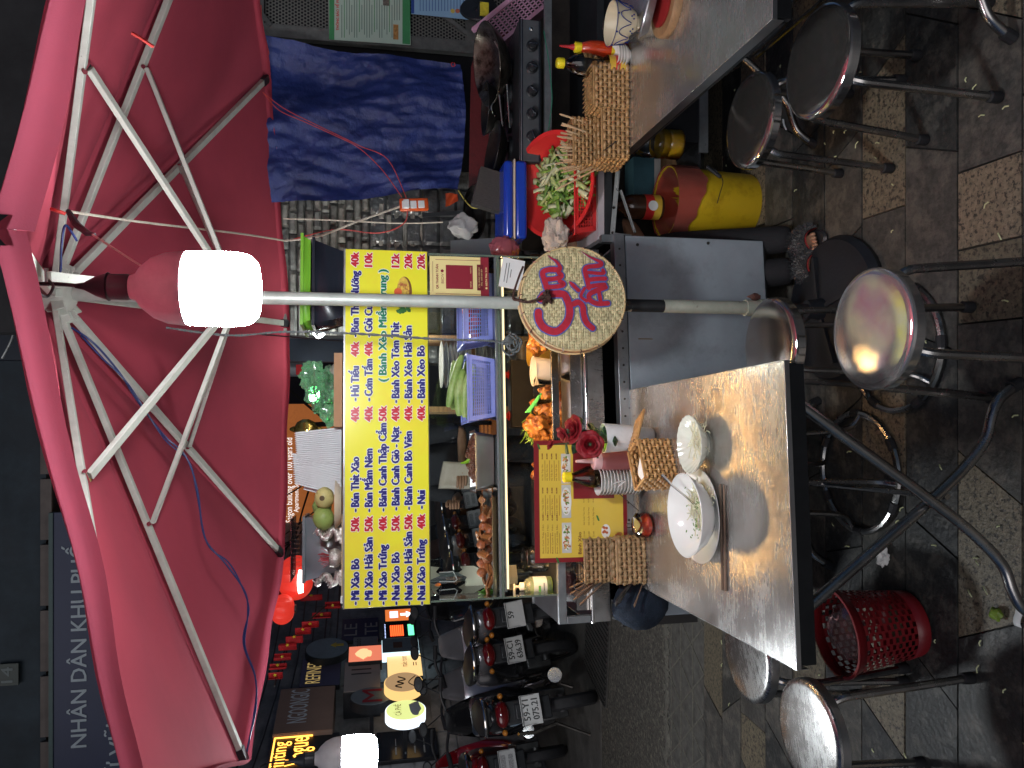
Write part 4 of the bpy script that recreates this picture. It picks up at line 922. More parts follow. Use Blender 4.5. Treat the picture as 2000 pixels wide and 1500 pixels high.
MB().tube(circ(R_w, 0), .0035, 7, closed=True).build('rim_hoop', bam2, ws_)
MB().tube(circ(R_w * 1.02, .036), .0048, 7, closed=True).build('rim_hoop', bam2, ws_)
MB().ring([(R_w * 1.0, 0), (R_w * 1.015, .036)], 60, Rx(-pi / 2)).build('side_band', mat('bamboo_side', (.26, .10, .04), .5, 0, .4, 30), ws_, solid=.002)
for i in range(18):
    a = 2 * pi * i / 18 + .1; MB().tube([(R_w * .985 * cos(a), -.006, R_w * .985 * sin(a)), (R_w * 1.03 * cos(a + .02), -.003, R_w * 1.03 * sin(a + .02)), (R_w * 1.035 * cos(a + .03), .03, R_w * 1.035 * sin(a + .03))], .0016, 5).build('wire_tie', M_chrome if i % 3 else mat('brown_tie', (.06, .02, .015), .7), ws_)
# painted letters: strokes measured on the sign
def wp(zx, zy):
    px, py = 1000 + zx / 5.77, 450 + zy / 5.77
    return ((583 - py) * mpp(1120, 2.34), (1120 - px) * mpp(1120, 2.34))
STK = [
 ([(330, 745), (300, 765), (300, 800), (345, 800)], 16), ([(345, 745), (375, 730), (560, 720), (610, 770), (640, 880), (630, 990), (570, 1090), (470, 1150), (350, 1110), (290, 1020), (285, 930)], 40),
 ([(400, 730), (385, 640), (362, 560), (345, 490), (370, 455), (440, 440), (530, 440), (545, 405), (500, 340), (450, 310), (410, 275)], 30), ([(375, 640), (470, 640), (560, 625), (580, 600), (540, 575)], 26), ([(365, 555), (460, 550), (540, 530), (560, 505), (530, 475)], 26),
 ([(690, 835), (740, 815), (790, 860), (800, 960), (830, 1050), (895, 1110)], 32), ([(1080, 825), (960, 830), (880, 790), (870, 730), (930, 690), (1060, 640)], 28), ([(1000, 815), (985, 700)], 22),
 ([(870, 650), (850, 540), (832, 440), (870, 405), (960, 395), (1020, 380), (1020, 350), (950, 315), (880, 280), (800, 225)], 26), ([(860, 640), (950, 620), (1050, 610)], 25), ([(850, 560), (950, 545), (1060, 540)], 25), ([(1040, 440), (1050, 470), (1010, 480), (870, 470)], 20),
 ([(840, 800), (775, 745), (820, 655)], 17), ([(750, 680), (690, 620), (645, 575)], 20)]
pb = mat('paint_blue', (.07, .10, .32), .6, 0, .2, 60); pr_ = mat('paint_red', (.36, .012, .03), .6, 0, .2, 60)
def ribbon(mb, pts, wd, y, taper):
    P_ = spline([V((q[0], y, q[1])) for q in pts], 5); n = len(P_); vs = []
    for i, p in enumerate(P_):
        t = (P_[min(i + 1, n - 1)] - P_[max(i - 1, 0)]).normalized(); s = V((t.z, 0, -t.x)); k = wd * (1 if not taper else max(.12, min(1, (n - i) / (n * .45))))
        k *= 1 + .08 * NZ.noise(p * 90); vs += [p + s * k, p - s * k]
    mb.add(vs, [(2 * i, 2 * i + 1, 2 * i + 3, 2 * i + 2) for i in range(n - 1)])
    for e, q in ((0, 1), (n - 1, -1)):
        if e and taper: continue
        t = (P_[min(e + 1, n - 1)] - P_[max(e - 1, 0)]).normalized(); o_ = len(mb.v); c = P_[e]; an = atan2(-t.z, -t.x) if e == 0 else atan2(t.z, t.x)
        mb.v.append(tuple(c)); 
        for k in range(9): a = an - pi / 2 + pi * k / 8; mb.v.append((c.x + wd * cos(a), y, c.z + wd * sin(a)))
        for k in range(8): mb.f.append((o_, o_ + 1 + k, o_ + 2 + k))
u_ = mpp(1120, 2.34) / 5.77
for i, (pts, wd) in enumerate(STK):
    q = [wp(*p) for p in pts]; tp = i in (2, 8, 13)
    mb = MB(); ribbon(mb, q, (wd + 14) * u_, -.0046 - i * .00002, tp); mb.build('letter_outline', pb, ws_, smooth=0, solid=.0006)
    mb = MB(); ribbon(mb, q, wd * u_, -.0056 - i * .00002, tp); mb.build('letter_stroke', pr_, ws_, smooth=0, solid=.0006)
# its cords
br = mat('brown_cord', (.045, .02, .014), .85, 0, .3, 90, bump=.4)
cord('hanging_loop', [atY(1020, 585, 2.33), atY(1002, 583, 2.35), atY(1012, 545, 2.34), atY(1022, 520, 2.335)], .0035, br, 'brown twine tying the woven sign to its rim')
cord('hanging_twine', [atY(1003, 583, 2.36), atY(1030, 590, 2.33), atY(1062, 580, 2.325), atY(1070, 578, 2.33), atY(1080, 590, 2.35)], .0045, br, 'brown twine knotted round the pole above the lettering')
o = MB().blob(atY(1067, 580, 2.335), (.02, .014, .016), 3, .5).build('twine_knot', br); tag(o, 'brown knot on the pole at the first letters', 'knot')
rope = mat('grey_rope', (.10, .11, .11), .85, 0, .3, 120, bump=.5)
def twisted(name, pts, r, m, lab, tw=70):
    P_ = spline([V(p) for p in pts], 20); mb = MB(); L_2 = 0; c1 = []; c2 = []
    for i, p in enumerate(P_):
        if i: L_2 += (p - P_[i - 1]).length
        a = L_2 * 2 * pi * tw; d = V((cos(a), sin(a), 0)) * r * .55; c1.append(p + d); c2.append(p - d)
    mb.tube(c1, r * .6, 5); mb.tube(c2, r * .6, 5); o = mb.build(name, m); return tag(o, lab, 'rope')
twisted('twisted_rope', [atY(325, 640, 2.37), atY(450, 655, 2.37), atY(560, 648, 2.37), atY(700, 652, 2.37), atY(850, 662, 2.37), atY(960, 666, 2.36), atY(990, 674, 2.36)], .0042, rope, 'grey twisted rope hanging beside the pole down to the woven sign')
mb = MB(); kc = atY(1003, 668, 2.355)
for i in range(4):
    mb.tube([kc + V((cos(q * pi / 8) * (.016 + .005 * i), .006 * sin(q + i), sin(q * pi / 8) * (.014 + .003 * i)) ) + V((-.012 * (i % 2), 0, .008 * (i - 1.5))) for q in range(16)], .0032, 6, closed=True)
mb.blob(kc + V((.004, 0, .018)), (.014, .011, .016), 2, .4)
o = mb.build('rope_knot', rope); tag(o, 'bulky grey rope knot beside the woven sign rim', 'knot')
# ================================================================ wicker baskets
def weave_wall(t, p0, p1, z0, z1, ribs, rows, m=None, slope=None):
    """woven wall from p0 to p1 (xy) between heights; strands are real rods over and under the ribs"""
    p0, p1 = V((p0[0], p0[1], 0)), V((p1[0], p1[1], 0)); d = (p1 - p0); nrm = V((d.y, -d.x, 0)).normalized()
    q = MB()
    q.add([p0 + V((0, 0, z0)), p1 + V((0, 0, z0)), p1 + V((0, 0, z1)), p0 + V((0, 0, z1))], [(0, 1, 2, 3)])
    q.build('weave_gap_shade', M_wickd, t, smooth=0)  # dark sheet behind the strands paints shade into the weave gaps
    a = MB(); ph_ = (z1 - z0) / rows
    for j in range(rows):
        z = z0 + (j + .5) * ph_; pts = []
        for i in range(ribs * 2 + 1):
            k = i / (ribs * 2); s = (1 if (i // 2 + j) % 2 else -1) if i % 2 == 1 else 0
            pts.append(p0 + d * k + nrm * (.0008 + .0050 * s) + V((0, 0, z + rnd.uniform(-.0004, .0004))))
        a.tube(spline(pts, 2), ph_ * .38, 6)
    for i in range(ribs):
        k = (i + .5) / ribs; w_ = p0 + d * k + nrm * .0022; a.tube([w_ + V((0, 0, z0)), w_ + V((0, 0, z1))], .0028, 6)
    o = a.build('woven_wall', m or M_wick, t, smooth=60); o['kind'] = 'stuff'
    b = MB(); b.tube([p0 + nrm * .002 + V((0, 0, z1 + .001)), p1 + nrm * .002 + V((0, 0, z1 + .001))], .0042, 8); b.build('rim_braid', m or M_wick, t)
def wbox(t, x0, x1, y0, y1, z0, z1, rows, ribs, m=None):
    c = [(x0, y0), (x1, y0), (x1, y1), (x0, y1)]
    for i in range(4):
        n = ribs if i % 2 == 0 else max(3, round(ribs * (y1 - y0) / (x1 - x0)))
        weave_wall(t, c[i], c[(i + 1) % 4], z0, z1, n, rows, m)
def rods(parent, name, m, n, c, spread, l, r, lean, seed=1, sq=1):
    R2 = random.Random(seed)
    for i in range(n):
        x, y = c[0] + R2.uniform(-spread, spread), c[1] + R2.uniform(-spread, spread) * .6
        k = R2.uniform(.9, 1.1); dx = lean[0] + R2.uniform(-.25, .25); dy = lean[1] + R2.uniform(-.2, .2)
        d = V((dx, dy, 1)).normalized() * l * k; b = V((x, y, c[2]))
        MB().tube([b, b + d * .97, b + d], [r, r * 1.1, r * .7], 6, sq=sq).build(name, m, parent)
def tilewise(x, y, z): return (x, y, z)
M_chop = mat('chopstick_wood', (.40, .26, .14), .5, 0, .2, 30); M_chopd = mat('chopstick_dark', (.16, .10, .065), .5, 0, .3, 30)
# on the laid table
TZ = .7205
p = atZ(1262, 1094, TZ)
cw = 82 * mpp(1240, p.y)
t = thing('chopstick_basket', 'two-tier wicker holder of chopsticks at the slanted edge of the laid table', 'basket', p, TA + radians(2), 'wicker chopstick holders')
hz = atY(1205, 1094, p.y).z - TZ; hz2 = atY(1143, 1094, p.y + .06).z - TZ
M_w2 = mat('wicker_pale', (.33, .21, .10), .42, 0, .35, 30, coat=.15)
wbox(t, -cw / 2, cw / 2, 0, .062, 0, hz, 6, 9, M_w2); wbox(t, -cw / 2 - .002, cw / 2 - .004, .066, .13, 0, hz2, 13, 9, M_w2)
rods(t, 'chopstick', M_chopd, 12, (-cw * .30, .10, .09), .012, .155, .0034, (-.62, -.1), 3)
rods(t, 'spoon_handle', M_tubeD, 4, (-cw * .42, .03, .03), .008, .115, .0035, (-1.0, -.3), 6, .4); rods(t, 'toothpick_rod', M_chopd, 3, (-cw * .45, .03, .0), .008, .10, .0018, (-1.6, -.5), 7)
for sx in (-1, 1):
    c_ = [(sx * .0 - .02 + .026 * sx + .020 * cos(q * pi / 8), .10, hz2 + .022 + .018 * sin(q * pi / 8)) for q in range(16)]
    MB().tube([(cc[0] - .035, cc[1] - .03, cc[2]) for cc in c_], .0014, 5, closed=True).build('wire_scroll', M_blk, t)
# second holder on the bare table
p = atZ(1229, 262, TZ); cw = 94 * mpp(1210, p.y)
t = thing('chopstick_basket', 'two-tier wicker holder bristling with pale chopsticks beside the red colander', 'basket', p, radians(3), 'wicker chopstick holders')
hz = atY(1176, 262, p.y).z - TZ; hz2 = atY(1122, 262, p.y + .06).z - TZ
wbox(t, -cw / 2, cw / 2, 0, .07, 0, hz, 6, 10); wbox(t, -cw / 2 - .002, cw / 2 - .008, .074, .14, 0, hz2, 13, 10)
rods(t, 'chopstick', mat('chopstick_pale', (.55, .38, .22), .5, 0, .2, 30), 18, (.0, .105, .05), .045, .19, .0034, (-.02, .0), 9)
rods(t, 'chopstick', MATS['chopstick_pale'], 8, (-cw * .4, .105, .05), .010, .20, .003, (-.30, -.05), 10)
MB().bar((-cw * .40, -.008, .10), (-cw * .20, -.012, .055), .012, .003).build('black_tie', M_blk, t)
# tissue basket on the bare table with lid ajar
p = atZ(1229, 169, TZ); cw = 84 * mpp(1200, p.y)
t = thing('tissue_basket', 'closed wicker tissue box standing against the two sauce bottles', 'basket', p, radians(2), 'wicker tissue boxes')
hz = atY(1160, 169, p.y).z - TZ
wbox(t, -cw / 2, cw / 2, 0, .10, 0, hz, 8, 10)
a = MB(); 
for i in range(9): a.tube([(-cw / 2 + .004, .012 + i * .0095, hz + .004 + .002 * (i % 2)), (cw / 2 - .03, .012 + i * .0095, hz + .006 + .002 * (i % 2))], .0045, 6)
for i in range(8): a.tube([(-cw / 2 + .01 + i * .017, .004, hz + .010), (-cw / 2 + .01 + i * .017, .098, hz + .012)], .0028, 6)
a.build('woven_lid', M_wick, t, smooth=60)['kind'] = 'stuff'
MB().bx(-.05, .02, .02, .045, hz + .006, hz + .018).build('lid_slot_band', M_wick, t)
# tissue basket with open lid on the laid table
p = atZ(1310, 900, TZ)
t = thing('tissue_basket', 'open wicker tissue box with its woven lid thrown back, on the laid table', 'basket', atZ(1324, 930, TZ), radians(31), 'wicker tissue boxes')
hz = .105; W1, D1 = .125, .095
wbox(t, 0, W1, 0, D1, 0, hz, 8, 8, mat('wicker_warm', (.46, .25, .09), .4, 0, .35, 30, coat=.2))
MB().bx(.004, W1 - .004, .004, D1 - .004, .0, hz - .03).build('inner_floor', M_wickd, t)
ti = MB().grid(lambda u, v: (.012 + u * .075, .02 + v * .035 + .006 * sin(5 * u), hz - .022 + .012 * v + .006 * sin(4 * u)), 10, 5).build('tissue_sheet', M_paper, t, solid=.001)
lid = thing('lid_frame', None, None); lid.parent = t; lid.location = (W1, D1 * .5, hz); lid.rotation_euler = (0, radians(28), 0)
a = MB()
for i in range(9): a.tube([(.0, -.04 + i * .010, .003 * (i % 2)), (.118, -.04 + i * .010, .003 * ((i + 1) % 2))], .0048, 6)
for i in range(9): a.tube([(.006 + i * .0135, -.044, .004), (.008 + i * .014, .044, .004)], .003, 6)
bpy.data.objects.remove(lid); 
lo_ = a.build('woven_lid', MATS['wicker_warm'], t, smooth=60); lo_['kind'] = 'stuff'; lo_.location = (W1 + .004, D1 * .5, hz); lo_.rotation_euler = (0, radians(24), 0)
for y in (.015, D1 - .015): MB().tube([(W1 + .004 + .006 * cos(q * pi / 5), y, hz + .004 + .006 * sin(q * pi / 5)) for q in range(10)], .0012, 5, closed=True).build('wire_hinge', M_blk, t)

# ================================================================ crockery on the laid table
pc = atZ(1377, 1006, TZ); R_p = 92 * mpp(1377, pc.y)
t = thing('dinner_plate', 'white plate lying under the big noodle bowl', 'plate', pc); lath('plate', M_cer, t, [(0, .004), (R_p * .62, .004), (R_p * .72, .010), (R_p, .021), (R_p * 1.0, .0235), (R_p * .70, .0125), (R_p * .6, .0065), (0, .0065)], 56)
zr = TZ + .085; pb_ = atZ(1336, 1006, zr); R_b = 82 * mpp(1336, pb_.y)
t = thing('noodle_bowl', 'big white bowl with leftover noodles and a spoon, on its plate', 'bowl', (pb_.x, pb_.y, TZ + .0068))
h = .078
lath('bowl', M_cer, t, [(R_b * .40, 0), (R_b * .42, .001), (R_b * .42, .010), (R_b * .55, .016), (R_b * .80, .040), (R_b * .97, h * .92), (R_b, h), (R_b * .985, h + .0015), (R_b * .95, h * .90), (R_b * .76, .042), (R_b * .5, .021), (0, .018)], 64)
nd = mat('noodles', (.62, .60, .42), .35, 0, .12, 30, sub=.08)
def noodle_pile(t, n, c, w, r, seed):
    R2 = random.Random(seed); mb = MB()
    for i in range(n):
        x, y = c[0] + R2.uniform(-w[0], w[0]), c[1] + R2.uniform(-w[1], w[1]); z = c[2] + R2.uniform(0, w[2]); a = R2.uniform(0, 6.3); pts = []
        for k in range(6): pts.append((x, y, z)); a += R2.uniform(-.7, .7); x += .011 * cos(a); y += .011 * sin(a); z += R2.uniform(-.002, .002)
        mb.tube(spline(pts, 3), r, 5)
    o = mb.build('noodles', nd, t); o['kind'] = 'stuff'; return o
noodle_pile(t, 90, (.022, .0, .026), (.038, .045, .016), .0014, 3)
hb_ = mat('herb_bits', (.10, .22, .03), .5, 0, .4, 10); mb = MB()
for i in range(46):
    if i < 30: a = rnd.uniform(0, 6.3); r = rnd.uniform(0, .035); x, y, z = (-.03 if i < 18 else .03) + r * cos(a) * .8, -.005 + r * sin(a), .044
    else: a = rnd.uniform(0, 6.3); r = R_b * rnd.uniform(.55, .8); x, y = r * cos(a), r * sin(a); z = .021 + (r / R_b - .5) * .075 + .004
    mb.box((0, 0, 0), (rnd.uniform(.003, .009), .003, .0012), T(x, y, z) @ Rz(rnd.random() * 3) @ Rx(rnd.uniform(-.4, .4)))
mb.build('herb_bits', hb_, t)['kind'] = 'stuff'
a0, a1 = atZ(1293, 927, TZ + .135), atZ(1362, 990, TZ + .036)
mb = MB(); mb.tube([a0, a0.lerp(a1, .3) + V((0, 0, .004)), a0.lerp(a1, .75), a1], [.0042, .0032, .003, .004], 8, sq=.45); mb.blob(a1 + (a1 - a0).normalized() * .018, (.02, .013, .005), 2, .02)
o = mb.build('soup_spoon', M_chrome); tag(o, 'steel soup spoon leaning in the big noodle bowl', 'spoon')
zr = TZ + .047; ps = atZ(1345, 868, zr); R_s = 57 * mpp(1345, ps.y)
t = thing('small_bowl', 'scalloped white side bowl with bean sprouts beside the tissue box', 'bowl', (ps.x, ps.y, TZ))
flu = lambda a, z: 1 + .018 * cos(24 * a) * min(1, z / .04)
MB().lathe([(R_s * .45, 0), (R_s * .47, .006), (R_s * .62, .012), (R_s * .9, .034), (R_s, .046), (R_s * .99, .0475), (R_s * .87, .036), (R_s * .55, .016), (0, .012)], 96, fn=flu).build('bowl', mat('ceramic_cream', (.70, .72, .62), .14, 0, .03, 6, coat=.4), t)
noodle_pile(t, 42, (.012, -.012, .022), (.026, .026, .010), .0013, 5)
for k, (ya, yb_) in enumerate(((945, 1152), (948, 1154))):
    a0, a1 = atZ(1407 + k * 7, ya, TZ + .004), atZ(1411 + k * 6, yb_, TZ + .004)
    o = MB().tube([a0, a1], [.0030, .0042], 8).build('chopstick', M_chopd); tag(o, 'dark used chopstick of the pair by the plate, %s' % ('next to the plate' if k == 0 else 'nearer the table front'), 'chopstick', 'used chopsticks on the table')
# chilli jar, dropper bottle, sauce, pots
pj = atZ(1272, 1025, TZ); s_ = 25 * mpp(1250, pj.y)
t = thing('chilli_jar', 'small glass jar of chopped red chilli with knobbed lid and spoon', 'jar', pj)
jg = glassy('jar_glass', (.95, .93, .92), .03, 1.5)
lath('jar', jg, t, [(0, 0), (s_ * .8, 0), (s_, .012), (s_, .030), (s_ * .86, .042), (s_ * .86, .045)])
MB().blob((0, 0, .018), (s_ * .88, s_ * .88, .017), 3, .1).build('chilli_paste', mat('chilli_paste', (.50, .035, .01), .35, 0, .5, 70, bump=.6, bscale=90, c2=(.65, .25, .06), c2t=.6, c2w=.04, c2s=110), t)
lath('lid', jg, t, [(s_ * .95, .046), (s_ * .95, .050), (s_ * .6, .062), (s_ * .16, .068), (s_ * .16, .072), (.0075, .076), (.0075, .084), (0, .088)])
a0, a1 = atZ(1248, 998, TZ + .05), atZ(1207, 962, TZ + .11)
o = MB().tube([a0, a1], .0016, 6).build('chilli_spoon', M_tubeD, None); tag(o, 'thin dark spoon handle sticking out of the chilli jar', 'spoon')
o = MB().bar(atY(1196, 945, a1.y), atY(1216, 938, a1.y), .013, .0008).build('paper_band', M_paper); tag(o, 'white printed paper strip lying on the stacked saucers', 'paper strip')
o = MB().bar(atY(1208, 950, a1.y - .004), atY(1222, 938, a1.y - .004), .011, .0008).build('paper_band', M_paper); tag(o, 'second white paper strip under the first on the saucers', 'paper strip')
pj = atZ(1256, 938, TZ); s_ = 27 * mpp(1205, pj.y); pj.z = TZ; hh = (atY(1172, 938, pj.y).z - TZ)
for i in range(13):
    t = thing('sauce_dish', 'white sauce dish, %s up in the tall stack between soy bottle and tissue box' % ORD[i], 'dish', (pj.x + rnd.uniform(-.001, .001), pj.y, TZ + hh * i / 13.2), 0, 'stacked white sauce dishes')
    lath('dish', M_cer, t, [(s_ * .5, 0), (s_ * .52, .004), (s_ * .8, .010), (s_, hh / 12 + .010), (s_ * .985, hh / 12 + .0115), (s_ * .78, .0125), (s_ * .5, .006), (0, .006)], 28)
pj = atZ(1232, 938, TZ); ps = V((atY(1150, 931, 2.46).x, 2.462, TZ)); sc_ = (atY(1100, 933, 2.46).z - TZ) / .235
t = thing('soy_bottle', 'yellow-capped soy sauce bottle behind the stacked white dishes', 'bottle', ps)
q = lambda L: [(r * sc_ * .92, z * sc_) for r, z in L]
lath('bottle', glassy('bottle_tint', (.85, .78, .55), .03, 1.5), t, q([(0, 0), (.030, 0), (.034, .006), (.034, .05), (.031, .062), (.033, .075), (.029, .09), (.034, .11), (.036, .14), (.032, .165), (.018, .195), (.013, .205), (.013, .212)]), fn=lambda a, z: 1 + .02 * cos(14 * a)) if False else MB().lathe(q([(0, 0), (.030, 0), (.034, .006), (.034, .05), (.031, .062), (.033, .075), (.029, .09), (.034, .11), (.036, .14), (.032, .165), (.018, .195), (.013, .205), (.013, .212)]), 42, fn=lambda a, z: 1 + .022 * cos(14 * a)).build('bottle', glassy('bottle_tint', (.80, .70, .45), .03, 1.5), t)
MB().lathe(q([(0, .003), (.029, .003), (.032, .01), (.032, .05), (.0295, .062), (.0315, .075), (.0275, .09), (.0325, .11), (.0345, .135), (.033, .150), (0, .150)]), 42, fn=lambda a, z: 1 + .022 * cos(14 * a)).build('soy_sauce', mat('soy', (.012, .006, .004), .08, 0, .1, 5, coat=.6), t)
MB().ring(q([(.0352, .012), (.0352, .045)]), 30).build('label', mat('soy_label', (.62, .62, .2), .5), t)
lath('cap', mat('yellow_cap', (.80, .66, .02), .35), t, q([(.016, .212), (.0165, .214), (.0165, .232), (.014, .235), (0, .235)]), 24)
px_ = atY(1220, 899, 2.44); t = thing('squeeze_bottle', 'pink squeeze bottle of chilli sauce with pale nozzle beside the white flower pot', 'bottle', (px_.x, 2.44, TZ)); sc_ = (atY(1125, 899, 2.44).z - TZ) / .205
q = lambda L: [(r * sc_, z * sc_) for r, z in L]
lath('bottle', mat('pink_bottle', (.40, .14, .14), .35, 0, .06, 6, sub=.1), t, q([(0, 0), (.027, 0), (.029, .005), (.029, .12), (.026, .132), (.022, .136)]))
pkc = mat('pink_cap', (.74, .46, .46), .4)
lath('cap', pkc, t, q([(.0255, .130), (.0255, .152), (.022, .156), (.009, .157), (.007, .162), (.0045, .200), (.0035, .205), (0, .205)]))
# flower pot
px_ = atY(1225, 855, 2.36); pot = thing('flower_pot', 'white plastic pot with two red artificial roses on the laid table', 'flower pot', (px_.x, 2.36, TZ)); z1_ = atY(1178, 855, 2.36).z - TZ; rr = 29 * mpp(1180, 2.36)
lath('pot', mat('pot_white', (.70, .72, .72), .35), pot, [(0, 0), (rr * .58, 0), (rr * .66, .004), (rr * .93, z1_ * .7), (rr, z1_), (rr * .95, z1_ + .001), (rr * .9, z1_ - .01), (0, z1_ - .012)], 36)
MB().lathe([(rr * .9, z1_ - .010), (rr * .5, z1_ - .004), (0, z1_ - .003)], 24).build('green_moss', mat('moss', (.16, .50, .02), .7, 0, .3, 60, bump=.6), pot)
rose = mat('rose_red', (.20, .002, .008), .6, 0, .2, 40, bump=.1); lf = mat('rose_leaf', (.025, .075, .03), .5, 0, .3, 40, bump=.2)
def petal(M, w, h, curl):
    def f(u, v):
        a = (u - .5) * 1.9; r = w * (.35 + .65 * sin(pi * min(1, v * .62 + .05))); k = curl * v * v
        e = 1 - .35 * abs(u - .5) * 2 * v
        return (sin(a) * r, cos(a) * r * .75 - w * .4 + k * w * .8, v * h * e - k * h * .15)
    return MB().grid(f, 8, 7, M)
def rose_at(px, py, yy, s, tilt, az):
    c = atY(px, py, yy) - pot.location; B = Matrix.Translation(c) @ Rz(az) @ Rx(tilt)
    fl = MB().blob((0, 0, -.006 * s), (.008 * s, .008 * s, .008 * s), 2, .1, B).build('rose', lf, pot)
    n = 0
    for rng_, w, h, cu, k in ((0, .006, .018, -.2, 3), (.2, .010, .021, .0, 4), (.5, .015, .024, .35, 5), (.9, .020, .025, .8, 6), (.2, .024, .024, 1.1, 6)):
        for i in range(k):
            M_ = B @ Rz(rng_ + i * 2 * pi / k + rnd.uniform(-.15, .15)) @ T(0, .001 + w * .18, -.010 * s) @ Rx(-.1 - w * 14 * .5)
            petal(M_, w * s, h * s, cu).build('petal', rose, fl, solid=.0006)
    MB().tube(spline([c + V((0, 0, -.006)), c * .5 + V((0, 0, .02)), V((0, 0, z1_ - .01))], 5), .0022, 6).build('stem', lf, pot)
    for i in range(3):
        a = az + i * 2.2; b = c * (.55 + .15 * i) + V((0, 0, .0)); M_ = Matrix.Translation(b) @ Rz(a) @ Rx(.9 + .3 * i)
        MB().grid(lambda u, v: ((u - .5) * .034 * sin(pi * v) , .003 * cos(6 * u), v * .050), 6, 8, M_).build('leaf', lf, pot, solid=.0006)
rose_at(1118, 838, 2.35, 1.35, radians(22), .4); rose_at(1152, 868, 2.30, 1.30, radians(75), .1); rose_at(1098, 850, 2.37, .8, radians(-30), 2.2); rose_at(1075, 868, 2.36, .45, radians(30), 1.2)
for i in range(7):
    b = atY(1140 + rnd.uniform(-20, 25), 840 + rnd.uniform(-10, 38), 2.37) - pot.location
    MB().grid(lambda u, v: ((u - .5) * .036 * sin(pi * v), .003 * cos(6 * u), v * .055), 6, 8, Matrix.Translation(b) @ Rz(rnd.uniform(-1, 1)) @ Rx(rnd.uniform(-.6, .6)) @ Ry(rnd.uniform(-1.5, 1.5))).build('leaf', lf, pot, solid=.0006)

# ================================================================ laminated menu card
YM = 2.50
pa = atY(1103 - 60, 1105, YM); pb2 = atY(1043, 858, YM); zb_ = atY(1224, 980, YM).z
mx0, mx1, mz = pa.x, pb2.x, pa.z; MWd, MHt = mx1 - mx0, mz - zb_
menu = thing('menu_card', 'laminated red and yellow picture menu standing at the back of the laid table', 'menu', ((mx0 + mx1) / 2, YM, zb_), radians(3)); menu.rotation_euler.x = radians(-5)
w = MWd / 2
MB().bx(-w, w, -.0006, .0006, 0, MHt).build('lamination', M_clear, menu)
MB().bx(-w + .006, w - .006, -.0016, -.0008, 0, MHt - .006).build('border_print', mat('menu_red', (.20, .012, .016), .3, 0, .04, 5, coat=.4), menu)
my = mat('menu_yellow', (.66, .47, .06), .3, 0, .05, 5, coat=.4)
MB().bx(-w + .022, w - .022, -.0024, -.0018, .014, MHt - .024).build('yellow_field', my, menu)
mdk = mat('menu_ink', (.16, .03, .01), .5)
def mpx(px, py): q = atY(px, py, YM); return q.x - (mx0 + mx1) / 2, q.z - zb_
cols = [('Bánh Canh Thập Cẩm', 'Bánh Canh Giò Heo', 'Bánh Canh Bò Viên', 'Bánh Canh Hải Sản'), ('Nui Thập Cẩm', 'Nui Giò Heo', 'Nui Bò Viên', 'Nui Hải Sản'), ('Hủ Tiếu Thập Cẩm', 'Hủ Tiếu Giò Heo', 'Hủ Tiếu Bò Viên', 'Hủ Tiếu Hải Sản')]
for ci, (ys, ye) in enumerate(((1082, 1026), (1008, 975), (940, 908))):
    for ri, px in enumerate((1064, 1073, 1082, 1091)):
        x, z = mpx(px, ys); x2, _ = mpx(px, ye); text(cols[ci][ri], mdk, menu, x, z, w=x2 - x, h=.0055, y=-.0028)
        x, z = mpx(px, ye - (10 if ci else 8)); text(('50.000', '45.000', '45.000', '60.000')[ri], mdk, menu, x, z, w=.020, h=.005, y=-.0028, bold=.0004)
        x, z = mpx(px + 4, ys); MB().bx(x, x + .07, -.0028, -.0024, z, z + .0014).build('fine_print', mdk, menu)
for i, (ya, yb_) in enumerate(((945, 887), (1012, 948), (1080, 1022))):
    x0, z0 = mpx(1117, ya); x1, z1 = mpx(1099, yb_)
    ph = MB().bx(x0, x1, -.0028, -.0024, z0, z1).build('photo_print', mat('photo_bg', (.50, .50, .46), .3), menu)
    cx, cz = (x0 + x1) / 2, (z0 + z1) / 2; R2 = random.Random(i)
    MB().lathe([((x1 - x0) * .42, 0), (0, .0004)], 24, T(cx, -.0029, cz) @ Rx(pi / 2) @ Matrix.Diagonal((1, .38, 1, 1))).build('bowl_print', mat('bowl_print', (.72, .72, .68), .3), ph)
    for k, cc in enumerate(((.55, .5, .35), (.12, .28, .04), (.42, .10, .03), (.55, .28, .08), (.30, .12, .06), (.10, .22, .03), (.62, .55, .4))):
        mb = MB()
        for j in range(6): mb.lathe([(R2.uniform(.003, .008), 0), (0, .0003)], 7, T(cx + R2.uniform(-.04, .04), -.0031 - k * .00006, cz + R2.uniform(-.008, .008)) @ Rx(pi / 2) @ Rz(R2.random() * 3) @ Matrix.Diagonal((1, .6, 1, 1)))
        o = mb.build('food_print', mat('food_print_%d' % k, cc, .5, 0, .3, 90), ph); o['kind'] = 'stuff'
x0, z0 = mpx(1200, 973); x1, z1 = mpx(1122, 868)
MB().bx(x0, x1, -.0030, -.0025, z0, z1).build('red_field', MATS['menu_red'], menu)
x, z = mpx(1136, 1082); text('Bánh Xèo', mdk, menu, x, z, w=.075, h=.012, y=-.0028, bold=.0004)
for ri, px in enumerate((1143, 1152, 1161)):
    for (ya, wd, ww) in ((1026, ('Gỏi Cuốn Tôm Thịt', 'Gỏi Cuốn Tai Heo', 'Gỏi Cuốn Thập Cẩm')[ri], .062), (982, '10.000', .018), (1048, '12.000', .018)):
        x, z = mpx(px, ya); text(wd, mdk, menu, x, z, w=ww, h=.005, y=-.0028)
for (px, py, r, c) in ((1183, 1037, .020, 'bowl_print'), (1208, 1052, .022, 'print_pancake')):
    x, z = mpx(px, py); MB().lathe([(r, 0), (0, .0005)], 20, T(x, -.0030, z) @ Rx(pi / 2) @ Matrix.Diagonal((1.2, .8, 1, 1))).build('plate_print', MATS[c], menu)
x, z = mpx(1182, 1036); mb = MB()
